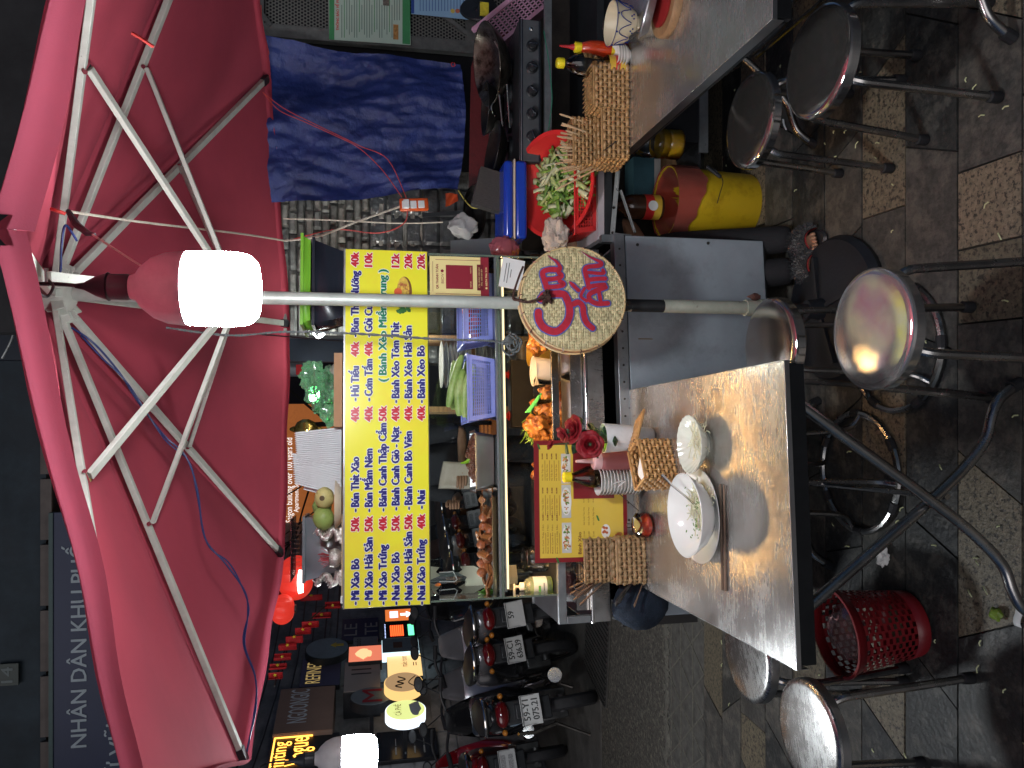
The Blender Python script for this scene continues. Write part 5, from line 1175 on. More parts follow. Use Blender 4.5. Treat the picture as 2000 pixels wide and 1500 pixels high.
for j in range(7): mb.lathe([(.005, 0), (0, .0003)], 6, T(x + rnd.uniform(-.013, .013), -.0037 - j * .00005, z + rnd.uniform(-.009, .009)) @ Rx(pi / 2))
mb.build('roll_print', MATS['food_print_2'], menu)['kind'] = 'stuff'
for (px, py) in ((1056, 873), (1090, 1095), (1168, 1012)):
    x, z = mpx(px, py); MB().grid(lambda u, v: (x + (u - .5) * .016 * sin(pi * v) + (v - .5) * .018, -.0036, z + (v - .5) * .012), 6, 6).build('leaf_print', MATS['print_leaf'], menu)

# ================================================================ things on the bare table
def onT(px, py): return atZ(px, py, TZ)
p = onT(1215, 97); yb3 = 2.62
def bottle(name, lab, px0, px1, py, yy, prof, parts, cat='bottle'):
    z1 = atY(px0, py, yy).z; x = atY((px0 + px1) / 2, py, yy).x; s = (z1 - TZ); H0 = prof[-1][1]
    t = thing(name, lab, cat, (x, yy, TZ)); return t, s / H0
t, s_ = bottle('chilli_sauce_bottle', 'red chilli sauce squeeze bottle with yellow collar and red tip', 1093, 1218, 95, 2.64, [(0, .235)], None)
q = lambda L: [(r * s_, z * s_) for r, z in L]
lath('bottle', mat('chilli_sauce', (.50, .045, .012), .18, 0, .08, 6, coat=.5), t, q([(0, 0), (.029, 0), (.031, .004), (.031, .06), (.027, .075), (.0285, .10), (.026, .13), (.018, .155), (.016, .158)]))
MB().ring(q([(.0318, .008), (.0318, .055)]), 30).build('label', mat('label_yellow', (.78, .62, .03), .4), t)
MB().ring(q([(.0322, .012), (.0322, .034)]), 30).build('label_band', mat('label_red', (.60, .03, .03), .4), t)
MB().lathe(q([(.012, 0), (0, .0006)]), 16, T(.006 * s_, -.0326 * s_, .026 * s_) @ Rx(pi / 2)).build('label_disc', M_paper, t)
text('TƯƠNG ỚT', MATS['label_red'], t, 0, .022 * s_, w=.02 * s_, h=.006 * s_, y=-.0338 * s_, align='C')
lath('collar', MATS['yellow_cap'], t, q([(.0165, .158), (.0175, .160), (.0185, .180), (.012, .184)])); lath('nozzle', MATS['red_can'], t, q([(.012, .183), (.006, .2), (.003, .235), (0, .235)]))
t, s_ = bottle('fish_sauce_bottle', 'clear yellow-capped sauce bottle with a little brown sauce left, near the wicker tissue box', 1087, 1218, 128, 2.62, [(0, .23)], None)
pf = [(0, 0), (.032, 0), (.035, .006), (.035, .07), (.030, .082), (.033, .095), (.037, .125), (.036, .15), (.028, .175), (.016, .192), (.0125, .2), (.0125, .206)]
MB().lathe(q(pf), 40, fn=lambda a, z: 1 + .02 * cos(12 * a)).build('bottle', glassy('bottle_clear', (.90, .86, .78), .02, 1.5), t)
lath('sauce', mat('fish_sauce', (.12, .03, .01), .1), t, q([(0, .003), (.033, .003), (.033, .05), (0, .05)])); MB().ring(q([(.0362, .012), (.0362, .066)]), 30).build('label', mat('label_ochre', (.66, .42, .05), .4, 0, .1, 40), t)
MB().ring(q([(.0366, .03), (.0366, .045)]), 30).build('label_band', MATS['label_red'], t)
lath('cap', MATS['yellow_cap'], t, q([(.0155, .206), (.0165, .208), (.0165, .226), (.014, .23), (0, .23)]))
p = onT(1229, 108); s_ = 21 * mpp(1215, p.y)
for i in range(4):
    t = thing('sauce_dish', 'white sauce dish, %s up in the short stack before the red bottle' % ORD[i], 'dish', (p.x + .002 * i, p.y, TZ + .010 * i), 0, 'short stack of white dishes'); t.rotation_euler = (0, radians(-6), 0)
    lath('dish', M_cer, t, [(s_ * .5, 0), (s_ * .52, .004), (s_ * .8, .010), (s_, .022), (s_ * .985, .0235), (s_ * .78, .0125), (s_ * .5, .006), (0, .006)], 28)
p = atZ(1243, 50, TZ); s_ = 41 * mpp(1200, p.y)
t = thing('patterned_bowl', 'cream bowl painted with blue loops and dots on the bare table', 'bowl', p)
hb2 = atY(1192, 50, p.y).z - TZ
lath('bowl', mat('bowl_cream', (.68, .60, .42), .18, 0, .05, 6, coat=.4), t, [(s_ * .42, 0), (s_ * .44, .008), (s_ * .62, .014), (s_ * .86, hb2 * .5), (s_, hb2), (s_ * .98, hb2 + .001), (s_ * .83, hb2 * .5), (s_ * .5, .018), (0, .016)], 48)
bl = mat('bowl_blue', (.012, .03, .20), .25)
def onbowl(a, k): z = .014 + (hb2 - .014) * k; r = s_ * (.62 + .38 * k ** .8) + .0025 + (.004 if k < .5 else .0015); return (r * cos(a), r * sin(a), z)
for i in range(8):
    a = i * pi / 4
    MB().tube([onbowl(a + .36 * (q_ / 8 - 1), .32 + .5 * sin(pi * q_ / 16) ** 1.0) for q_ in range(17)], .0016, 5).build('blue_loop', bl, t)
    for da, k in ((0, .3), (-.12, .2), (.12, .2), (0, .92)):
        MB().blob(onbowl(a - .0 + da, k), .0032, 1, 0).build('blue_dot', bl, t)
MB().tube([onbowl(q_ * pi / 24, .97) for q_ in range(48)], .0012, 5, closed=True).build('blue_line', bl, t)
t = thing('glass_bowl', 'clear glass bowl stacked behind the patterned bowl', 'bowl', atY(1240, 55, 2.68) * 1.0); t.location.z = TZ
zz = atY(1182, 55, 2.68).z - TZ; lath('bowl', jg, t, [(.02, 0), (.05, .02), (.065, zz - .02), (.05, zz - .004), (.012, zz + .002), (.012, zz + .008), (0, zz + .012)])
p = atZ(1325, 5, TZ); t = thing('wood_trivet', 'thick round wooden board carrying the grill plate at the picture edge', 'board', (atZ(1318, 5, TZ).x + .01, atZ(1318, 5, TZ).y + .03, TZ)); s_ = 64 * mpp(1300, 2.1)
lath('board', M_wood, t, [(0, 0), (s_, 0), (s_ * 1.03, .006), (s_ * 1.03, .022), (s_, .027), (s_ * .8, .027), (0, .022)], 48)
lath('red_mat', mat('red_mat', (.30, .02, .02), .5), t, [(0, .0275), (s_ * .7, .0275), (s_ * .72, .034), (0, .034)], 32)
pk = t.location
t = thing('metal_platter', 'grey cast metal platter with crumbs resting over the wooden board', 'platter', (pk.x + .0, pk.y + .03, TZ + .037), 0); t.rotation_euler = (radians(-12), radians(14), 0)
lath('platter', mat('cast_alu', (.34, .35, .36), .35, .8, .2, 20, rvar=.1), t, [(0, .004), (s_ * .8, .006), (s_ * 1.0, .028), (s_ * 1.04, .028), (s_ * 1.03, .032), (s_ * .98, .032), (s_ * .77, .011), (0, .009)], 48, M=Matrix.Diagonal((1.0, .8, 1, 1)))
a0, a1, a2 = atZ(1226, 77, TZ + .02), atZ(1245, 62, TZ + .05), atZ(1262, 40, TZ + .06)
o = MB().tube([a0, a1], [.0065, .0055], 8).build('platter_fork', M_blk, None); MB().tube([a1, a2], [.003, .003], 6).build('fork_shaft', M_chrome, o); tag(o, 'black-handled fork beside the patterned bowl', 'fork')
# ================================================================ building behind the cart (stone cladding, mesh gate)
YW = 3.72
def wq(px, py, yy=YW): p = atY(px, py, yy); return p.x, p.z
bw = thing('stone_wall', 'grey split-stone clad wall end behind the cart top', 'wall', (0, YW, 0))
xl = wq(600, 655)[0]; xr_ = wq(600, 392)[0]
MB().bx(xl, 3.2, .03, .25, 0, 4.6).build('wall_body', mat('wall_dark', (.035, .035, .036), .85, 0, .3, 6), bw)
stm = [mat('split_stone_%d' % i, c, .8, 0, .4, 14, bump=1.0, bscale=26, c2=(c[0] * .5, c[1] * .5, c[2] * .5), c2t=.58, c2w=.1, c2s=16) for i, c in enumerate([(.22, .215, .195), (.17, .168, .158), (.27, .255, .225)])]
z = 1.38; row = 0
while z < 2.55:
    h = .038; x = xl + (row % 3) * -.04
    while x < xr_ + .02:
        w = rnd.uniform(.09, .19); xa, xb_ = max(x, xl), min(x + w, xr_ + .03)
        if xb_ - xa > .015:
            yo = -rnd.uniform(0, .018)
            o = MB().grid(lambda u, v: (xa + .001 + (xb_ - xa - .002) * u, yo + .012 * NZ.noise(V((xa * 9 + u * 3, z * 9 + v, row))) - (0 if .01 < u < .99 and .01 < v < .99 else -.02), z + .0008 + (h - .0016) * v), 8, 4).build('stone', rnd.choice(stm), bw, smooth=20)
        x += w
    z += h; row += 1
# pressed grey foil tiles lower down
ft = mat('foil_tile', (.10, .105, .11), .28, .2, .3, 12, bump=1.2, bscale=22, coat=.5)
xt0, xt1 = wq(790, 700)[0], wq(790, 395)[0]; zt1, zt0 = wq(722, 480)[1], .62
rz_ = (zt1 - zt0) / 12
for j in range(12):
    zc = zt0 + j * rz_; x = xt0 - .02
    while x < xt1:
        w = .145
        MB().grid(lambda u, v: (x + .0015 + (w - .003) * u, -.012 + (.014 if min(u, 1 - u, v, 1 - v) < .02 else .004 * sin(9 * u + 5 * v + j)), zc + .001 + (rz_ - .002) * v), 8, 6).build('foil_tile', ft, bw, smooth=25)
        x += w
# mesh gate
gate = thing('mesh_gate', 'dark perforated steel gate with posters, behind the tarpaulin', 'gate', (0, 3.66, 0))
pm = bpy.data.materials.new('perforated'); pm.use_nodes = True
N = pm.node_tree.nodes; L = pm.node_tree.links; b = N['Principled BSDF']; b.inputs['Roughness'].default_value = .6; b.inputs['Metallic'].default_value = .3
tc = N.new('ShaderNodeTexCoord'); sx_ = N.new('ShaderNodeSeparateXYZ'); L.new(tc.outputs['Object'], sx_.inputs[0])
cx = N.new('ShaderNodeCombineXYZ'); ml = N.new('ShaderNodeMath'); ml.operation = 'MULTIPLY'; ml.inputs[1].default_value = 1.1547; L.new(sx_.outputs[2], ml.inputs[0])
def hexdist(off):
    outs = []
    for k, src in ((0, sx_.outputs[0]), (1, sx_.outputs[2])):
        per = .0165 if k == 0 else .0286
        a = N.new('ShaderNodeMath'); a.operation = 'ADD'; a.inputs[1].default_value = off * per / 2 + 10 * per; L.new(src, a.inputs[0])
        m = N.new('ShaderNodeMath'); m.operation = 'MODULO'; m.inputs[1].default_value = per; L.new(a.outputs[0], m.inputs[0])
        s = N.new('ShaderNodeMath'); s.operation = 'SUBTRACT'; s.inputs[1].default_value = per / 2; L.new(m.outputs[0], s.inputs[0]); outs.append(s)
    c = N.new('ShaderNodeCombineXYZ'); L.new(outs[0].outputs[0], c.inputs[0]); L.new(outs[1].outputs[0], c.inputs[1])
    l = N.new('ShaderNodeVectorMath'); l.operation = 'LENGTH'; L.new(c.outputs[0], l.inputs[0]); return l.outputs['Value']
d1, d2 = hexdist(0), hexdist(1)
mn = N.new('ShaderNodeMath'); mn.operation = 'MINIMUM'; L.new(d1, mn.inputs[0]); L.new(d2, mn.inputs[1])
lt = N.new('ShaderNodeMath'); lt.operation = 'GREATER_THAN'; lt.inputs[1].default_value = .0056; L.new(mn.outputs[0], lt.inputs[0]); L.new(lt.outputs[0], b.inputs['Alpha'])
n = N.new('ShaderNodeTexNoise'); n.inputs['Scale'].default_value = 5; r = N.new('ShaderNodeValToRGB'); r.color_ramp.elements[0].color = (.09, .09, .085, 1); r.color_ramp.elements[1].color = (.19, .185, .17, 1); L.new(n.outputs[0], r.inputs[0]); L.new(r.outputs[0], b.inputs['Base Color'])
gx0, gx1 = wq(700, 75, 3.66)[0], 2.6
MB().bx(gx0 + .03, gx1, 0, .0015, .3, 2.9).build('perforated_sheet', pm, gate, smooth=0)
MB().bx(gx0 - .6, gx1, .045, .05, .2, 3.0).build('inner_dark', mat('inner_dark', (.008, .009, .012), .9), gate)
gf = mat('gate_frame', (.12, .12, .115), .6, .3, .3, 20, bump=.15)
a = MB()
for (x0, x1, z0, z1) in ((gx0 - .03, gx0 + .03, .2, 3), (gx0 + .03, gx1, 2.13, 2.19), (gx0 + .03, gx1, 1.13, 1.18)): a.bx(x0, x1, -.012, .03, z0, z1)
a.build('gate_frame', gf, gate)
MB().bar((gx0 + .02, -.006, 2.1), (gx0 + .42, -.006, 2.42), .02, .02).build('brace', gf, gate)
p0, p1 = wq(905, 40, 3.66), wq(945, 92, 3.66); MB().bar((wq(830, 5, 3.66)[0], -.006, wq(830, 5, 3.66)[1]), (p1[0], -.006, p1[1]), .02, .02).build('brace', gf, gate)
# wall strip and grey slats between cladding and tarp
a = MB()
for i in range(7): z = 1.9 - i * .115; a.bx(xr_ + .03, gx0 - .05, -.02, .02, z, z + .11)
MB().bx(xr_ + .04, gx0 - .04, .0, .03, .2, 2.7).build('door_leaf', mat('door_grey', (.10, .10, .095), .7, 0, .3, 8, bump=.4, c2=(.17, .165, .15), c2t=.6, c2w=.05, c2s=12), bw)
# tarpaulin
TC = [atY(545, 408, 3.5), atY(508, 70, 3.5), atY(899, 128, 3.5), atY(893, 372, 3.5)]
tp = mat('blue_tarp', (.022, .038, .17), .5, 0, .3, 6, bump=.6, bscale=38, c2=(.06, .085, .26), c2t=.62, c2w=.06, c2s=9)
TC[0] += V((0, 0, .22)); TC[1] += V((0, 0, .25))
def ftp(u, v):
    p = TC[0].lerp(TC[1], u).lerp(TC[3].lerp(TC[2], u), v); k = sin(pi * v) * .5 + .5
    f_ = .010 * sin(9 * u + 3.2 * sin(3 * v)) * (.35 + .65 * v) + .05 * NZ.noise(V((u * 4 + v, v * 3, 2))) + .022 * abs(NZ.noise(V((u * 9 + v * 5, v * 7 - u * 4, 5)))) + .012 * abs(NZ.noise(V((u * 20 - v * 9, v * 16, 8)))) + .05 * (max(0, 1 - abs(u - .35 - .5 * v) * 7)) * .5
    ed = .0 if 0 < u < 1 else .01 * sin(9 * v); gather = .35 * (v ** 3) * (NZ.noise(V((u * 22, 1, 1)))) * .05
    return p + V((ed, -f_ - gather, -.03 * sin(pi * u) * v))
tarp = MB().grid(ftp, 70, 70).build('tarpaulin', tp, smooth=80); tag(tarp, 'creased blue tarpaulin hung beside the perforated gate', 'tarpaulin')
o = MB().grid(lambda u, v: tuple(atY(870 + 24 * u, 378 + 26 * v * (1 - .4 * u), 3.47) + V((0, -.012 * sin(5 * u + 3 * v), 0))), 8, 6).build('orange_underside', mat('tarp_orange', (.50, .07, .02), .5, 0, .1, 10), tarp)
o = MB().tube(circ(.018, 0, 14), .004, 5).build('pin', M_redp, tarp); o.location = atY(885, 126, 3.46); o.scale = (.5, .5, .5)
# posters on the gate
def poster(name, lab, pts, yy, m, cat='poster'):
    q = [atY(a, b_, yy) for a, b_ in pts]; c = sum(q, V((0, 0, 0))) / len(q)
    t = thing(name, lab, cat, c); MB().prism([((p - c).x, (p - c).z) for p in q], -.001, .001).build('sheet', m, t, smooth=0); return t, c
t, c = poster('green_notice', 'green edged notice full of small print on the perforated gate', [(643, 77), (802, 88), (800, -45), (641, -60)], 3.63, mat('notice_green', (.42, .52, .44), .6, 0, .06, 5))
gg = mat('notice_edge', (.05, .24, .09), .6)
def strip(t, c, pa, pb, yy, m, th=-.0022, nm='print_block'):
    a_, b_ = atY(*pa, yy) - c, atY(*pb, yy) - c; return MB().bx(a_.x, b_.x, th, th + .0006, a_.z, b_.z).build(nm, m, t, smooth=0)
strip(t, c, (653, 78), (643, -50), 3.63, gg); strip(t, c, (801, 87), (786, -45), 3.63, gg)
a_ = atY(662, 60, 3.63) - c; b_ = atY(655, -40, 3.63) - c
text('THÔNG BÁO VỀ PHÒNG CHÁY', MATS['label_red'], t, a_.x, a_.z, w=(b_ - a_).x, h=.013, y=-.002, bold=.0006)
prn = mat('notice_ink', (.10, .16, .13), .6); mb = MB(); mb2 = MB()
for i in range(24):
    px = 667 + i * 4.9; y0_ = 74 if i % 5 in (0, 1) else 68 - (i % 3) * 5; y1_ = -35 if i % 4 else 10
    if i > 20: y0_ = 40; 
    a_, b_ = atY(px + 1.2, y0_, 3.63) - c, atY(px, y1_, 3.63) - c
    (mb2 if i % 6 == 1 else mb).bx(a_.x, b_.x, -.0022, -.0016, a_.z, b_.z)
mb.build('fine_print', prn, t, smooth=0)['kind'] = 'stuff'; mb2.build('fine_print', gg, t, smooth=0)['kind'] = 'stuff'
strip(t, c, (778, 78), (768, 48), 3.63, mat('notice_pic', (.40, .20, .06), .5, 0, .5, 60), -.0028, 'picture_print'); strip(t, c, (760, 12), (748, -5), 3.63, mat('notice_pic2', (.16, .13, .11), .5, 0, .5, 60), -.0028, 'picture_print')
t, c = poster('blue_notice', 'pale blue notice with round icons on the perforated gate', [(803, 27), (930, 40), (940, -60), (803, -60)], 3.63, mat('notice_blue', (.24, .40, .58), .6, 0, .06, 5))
db = mat('notice_navy', (.02, .06, .26), .6); strip(t, c, (803, 26), (809, -55), 3.63, db)
mb = MB()
for i in range(16):
    a_, b_ = atY(820 + i * 6 + 1.1, 22, 3.63) - c, atY(820 + i * 6, -50, 3.63) - c; mb.bx(a_.x, b_.x, -.0022, -.0016, a_.z, b_.z)
mb.build('fine_print', db, t, smooth=0)['kind'] = 'stuff'
for i, cc in enumerate(((.6, .45, .1), (.5, .14, .08), (.10, .32, .12))):
    a_ = atY(884 + i * 9.5, 22, 3.63) - c; MB().lathe([(.011, 0), (0, .001)], 14, T(a_.x, -.003, a_.z) @ Rx(pi / 2)).build('icon_print', mat('icon_%d' % i, cc, .5), t)

# ================================================================ kitchen bench to the side of the cart
YB = 2.98
bn = thing('cooking_bench', 'dark cooking bench carrying the gas stove behind the bare table', 'bench', (0, YB, 0))
bz = atY(1166, 200, YB).z
MB().bx(atY(1170, 305, YB).x - .02, 2.3, .0, .62, bz - .03, bz).build('bench_top', dks, bn)
MB().bx(atY(1170, 305, YB).x + .1, 2.3, .05, .6, .2, bz - .03).build('bench_body', mat('bench_dark', (.012, .013, .016), .6, 0, .3, 8), bn)
MB().bx(atY(1170, 250, YB).x, 2.3, .52, .60, bz, atY(1062, 200, YB).z).build('bench_back', MATS['bench_dark'], bn)
# stove
zs0, zs1 = atY(1058, 170, YB).z, atY(1014, 170, YB).z
sx0, sx1 = atY(1035, 318, YB).x, atY(1035, 38, YB).x
stv = thing('gas_stove', 'black enamel gas stove with five big control knobs', 'stove', ((sx0 + sx1) / 2, YB, zs0)); w = (sx1 - sx0) / 2; hh = zs1 - zs0
sv = mat('stove_enamel', (.13, .14, .15), .3, .5, .2, 12, rvar=.08)
MB().bx(-w, w, .0, .45, 0, hh).build('body', MATS['black_plastic'], stv, bev=.004); MB().bx(-w + .004, w - .004, -.006, 0, .006, hh - .006).build('front_plate', sv, stv, bev=.003)
for zz in (.010, hh - .014): MB().bx(-w + .006, w - .006, -.009, -.006, zz, zz + .004).build('trim_line', MATS['tub_black'], stv)
for i, py in enumerate((92, 134, 180, 224, 268)):
    a_ = atY(1038, py, YB); x = a_.x - (sx0 + sx1) / 2; z = a_.z - zs0
    k = MB().lathe([(.024, 0), (.024, .004), (.020, .006), (.019, .022), (.016, .026), (0, .027)], 22, T(x, -.007, z) @ Rx(pi / 2)).build('knob', M_blk, stv)
    MB().box((0, 0, 0), (.007, .016, .036), T(x, -.034, z) @ Ry(.3 * i)).build('knob_grip', MATS['tub_black'], k, bev=.002)
lath('badge', M_chrome, stv, [(.008, 0), (0, .002)], 10, T(atY(1036, 58, YB).x - (sx0 + sx1) / 2, -.008, atY(1036, 58, YB).z - zs0) @ Rx(pi / 2))
for k in (-.6, -.2, .2, .55):
    b__ = MB().lathe([(.05, hh), (.05, hh + .012), (.02, hh + .018), (0, hh + .018)], 20, T(w * k, .2, 0)).build('burner', MATS['black_plastic'], stv)
    a = MB()
    for i in range(4): a.bar((w * k, .2, hh + .03 + .0003 * i), (w * k + .10 * cos(i * pi / 2), .2 + .10 * sin(i * pi / 2), hh + .03), .008, .01)
    a.build('pan_support', MATS['black_plastic'], b__)
MB().bx(-w, w, .42, .47, 0, hh + .05).build('rear_edge', sv, stv)
for px, lab in ((1062, 'x'),):
    a = MB(); x0_ = sx0; 
    o = MB().bx(sx0, sx1 + .1, YB + .004, YB + .02, atY(1078, 100, YB).z, atY(1064, 100, YB).z).build('stove_stand', alu); tag(o, 'steel bar running under the gas stove', 'bar')
cord('green_string', [atY(1062, 60, YB - .02), atY(1072, 120, YB - .03), atY(1076, 160, YB - .03), atY(1078, 200, YB - .03), atY(1070, 262, YB - .02)], .0018, mat('green_string', (.02, .20, .12), .6), 'thin green string hanging below the gas stove')
# maroon wind shield
t, c = poster('wind_shield', 'stained maroon metal wind shield standing behind the pans', [(942, 60), (1010, 62), (1010, 340), (915, 395), (920, 130)], 3.47, mat('maroon_sheet', (.13, .018, .02), .5, .1, .2, 7, bump=.15, c2=(.03, .012, .012), c2t=.6, c2w=.08, c2s=7), 'panel')
# pans
pan_m = mat('pan_worn', (.22, .19, .16), .3, .85, .5, 10, rvar=.12, c2=(.035, .022, .016), c2t=.52, c2w=.12, c2s=12); pan_k = mat('pan_black', (.02, .018, .017), .3, .5, .4, 15, rvar=.12)
def pan(lab, px, py, yy, r, m, h=.06, rot=(0, 0, 0), name='wok'):
    t = thing(name, lab, 'pan', atY(px, py, yy)); t.rotation_euler = rot
    MB().ring([(0, 0), (r * .5, .004), (r * .8, h * .5), (r, h), (r * 1.01, h + .003)], 40).build('pan_body', m, t, solid=.003); return t
zp = zs1 + .035
w1 = pan('worn steel wok with ring handle standing near the maroon shield', 985, 125, 3.12, .165, pan_m, .08, (radians(8), radians(-10), 0)); w1.location.z = zp
hp_ = spline([(-.150, -.02, .07), (-.185, -.02, .10), (-.215, 0, .085), (-.19, .02, .065), (-.155, .03, .06)], 6); MB().tube(hp_, .004, 6).build('ring_handle', M_chrome, w1)
w2 = pan('blackened frying pan resting on the stove nearer the blue lid', 990, 300, 3.14, .125, pan_k, .05, (radians(5), radians(8), 0)); w2.location.z = zp
w3 = pan('deep wok half behind the tongs at the middle of the stove', 985, 215, 3.2, .11, pan_k, .07, (0, 0, 0)); w3.location.z = zp
def ute(name, lab, a, b_, yy, r, m, cat='utensil', end=None):
    p, q_ = atY(*a, yy), atY(*b_, yy + .02); mb = MB().tube([p, p.lerp(q_, .5), q_], [r, r * .8, r], 7, sq=.6)
    if end: mb.blob(q_, (end, end * .8, end * .35), 2, .05)
    o = mb.build(name, m); return tag(o, lab, cat)
ute('tongs', 'steel tongs lying on the worn wok', (972, 60), (983, 140), 3.05, .009, M_chrome); ute('ladle', 'ladle with orange neck laid between the two pans', (975, 185), (985, 280), 3.05, .004, M_steel, end=.02)
ute('spatula_steel', 'thin steel spatula crossing the middle wok', (990, 165), (996, 250), 3.06, .005, M_chrome); ute('ladle', 'second ladle handle rising from the wok ring', (966, 80), (992, 128), 3.04, .004, M_steel, end=.024)
# dark iron slab beside the blue lid
t = thing('iron_plate', 'dark scratched chopping block between the pans and the blue lid', 'block', atY(960, 360, 3.05)); 
MB().bx(-.10, .06, -.0, .05, -.09, .06, Ry(radians(14))).build('block', mat('worn_block', (.05, .042, .038), .6, 0, .6, 30, bump=.3, stretch=(20, 1, 2)), t)
# pink basket top corner
q0 = atY(1000, 30, 3.25); lattice = None
t = thing('plastic_basket', 'pink plastic basket leaning above the stove end', 'basket', q0); t.rotation_euler = (0, radians(48), 0)
a = MB(); pk_ = mat('pink_plastic', (.55, .30, .42), .4, 0, .05, 8)
for i in range(16): a.bar((-.17 + i * .0225, 0, -.05), (-.17 + i * .0225, 0, .045), .006, .003, V((0, 1, 0)))
for i in range(8): a.bar((-.18, 0, -.05 + i * .0135), (.18, 0, -.05 + i * .0135), .003, .005, V((0, 0, 1)))
a.bar((-.185, 0, .055), (.185, 0, .055), .02, .02, V((0, 0, 1))); a.bar((-.18, 0, -.06), (.18, 0, -.06), .02, .012, V((0, 0, 1)))
a.build('side_grid', pk_, t, smooth=0)
MB().bx(-.18, .18, .004, .12, -.066, -.06).build('floor_sheet', pk_, t)
t = thing('round_wok_cover', 'black round lid hung by the blue notice', 'cover', atY(935, 15, 3.5)); t.rotation_euler = (radians(80), 0, radians(30))
MB().ring([(0, .01), (.05, .008), (.085, 0), (.09, -.008)], 30).build('lid_shell', M_blk, t, solid=.003)
o = MB().bx(-.03, .03, -.005, .005, -.02, .02).build('noodle_packet', mat('yellow_packet', (.60, .50, .04), .4, 0, .3, 50)); o.location = atY(946, 18, 3.4); tag(o, 'yellow packet hanging above the pink basket', 'packet')
# blue crate lid
xa, xb_ = atY(1000, 465, 2.95).x, atY(1000, 312, 2.95).x; za, zb2 = atY(1030, 400, 2.95).z, atY(985, 400, 2.95).z
t = thing('blue_crate', 'glossy blue plastic tub with white sealed rim between stove and red colander', 'tub', ((xa + xb_) / 2, 3.0, za)); w = (xb_ - xa) / 2; hh = zb2 - za
blp = mat('blue_plastic', (.012, .05, .42), .25, 0, .06, 6, coat=.4)
MB().bx(-w, w, -.05, .18, .0, hh * .52).build('tub_body', blp, t, bev=.012); MB().bx(-w - .004, w + .004, -.055, .185, hh * .52, hh * .60).build('rim_seal', mat('seal_cream', (.62, .52, .40), .5), t, bev=.003); MB().bx(-w, w, -.05, .18, hh * .60, hh).build('tub_lid', blp, t, bev=.014)
# side shelf with bracket
YS = 2.80
sz = atY(1168, 400, YS).z; xa, xb_ = atY(1180, 468, YS).x, atY(1180, 300, YS).x + .06
sh = thing('side_shelf', 'fold-out steel side shelf on white angle brackets next to the grey panel', 'shelf', (0, YS, sz))
MB().bx(xa, xb_ + .1, 0, .30, -.025, 0).build('shelf_board', mat('shelf_pink', (.45, .40, .42), .5, 0, .1, 10), sh); MB().bx(xa, xb_ + .1, -.006, .30, -.055, -.026).build('shelf_beam', dks, sh)
q = lambda px, py: (atY(px, py, YS - .02).x, -.02, atY(px, py, YS - .02).z - sz)
wal = mat('white_angle', (.45, .47, .46), .4, .5, .2, 20, c2=(.15, .15, .14), c2t=.66, c2w=.03, c2s=40)
for (a_, b_) in (((1208, 318), (1196, 458)), ((1212, 372), (1240, 455)), ((1205, 372), (1208, 322)), ((1196, 456), (1232, 460))):
    k = MB().bar(q(*a_), q(*b_), .004, .018, V((1, 0, 0)) if a_[0] == 1208 else V((0, 1, 0))).build('angle_bar', wal, sh)
for a_ in ((1212, 332), (1206, 370), (1198, 406), (1196, 455)): MB().lathe([(.006, 0), (.004, .004), (0, .004)], 8, T(*q(*a_)) @ T(0, -.004, 0) @ Rx(pi / 2)).build('rivet', M_tubeD, sh)
# red crate and colander
t = lattice_basket('red_basket', 'rectangular red plastic basket under the colander of greens', 'basket', 0, 0, 0, .315, .24, .09, M_redp, nx=20, nz=6, taper=.88)
cxp = atY(1165, 386, 2.86); t.location = (cxp.x, 2.93, sz + .001); t.rotation_euler.z = 0
t = thing('colander', 'big round red bowl tilted open and full of chopped green mustard stems', 'bowl', atY(1095, 372, 2.88)); 
t.rotation_euler = (radians(34), radians(-8), 0); Rc = 97 * mpp(1080, 2.88)
t.location = atY(1106, 364, 2.93)
MB().lathe([(Rc * .55, -.02), (Rc * .60, -.018), (Rc * .86, .035), (Rc * .985, .075), (Rc * 1.06, .080), (Rc * 1.06, .086), (Rc * .98, .084), (Rc * .84, .040), (Rc * .56, -.010), (0, -.012)], 56).build('bowl', M_redp, t)
gm_ = [mat('greens_%d' % i, c, .5, 0, .25, 20, sub=.05) for i, c in enumerate([(.20, .34, .06), (.42, .50, .20), (.10, .22, .03), (.55, .58, .36)])]
R2 = random.Random(5)
for k in range(4):
    mb = MB()
    for i in range(58):
        a_ = R2.uniform(0, 6.3); r = Rc * .66 * sqrt(R2.random()); x, y = r * cos(a_) + .01, r * sin(a_) - .02; zz = .016 + R2.uniform(0, .085) * (1 - r / Rc); l = R2.uniform(.022, .062); an = R2.uniform(0, 6.3); tl = R2.uniform(-.4, .6)
        M_ = T(x, y, zz) @ Rz(an) @ Ry(tl) @ Rx(R2.uniform(-.8, .8)); w = R2.uniform(.006, .014)
        mb.grid(lambda u, v: ((u - .5) * 2 * l, (v - .5) * 2 * w * (1 - .4 * u), .005 * sin(pi * v) + .004 * sin(5 * u)), 5, 3, M_)
    o = mb.build('chopped_greens', gm_[k], t, solid=.0012); o['kind'] = 'stuff'
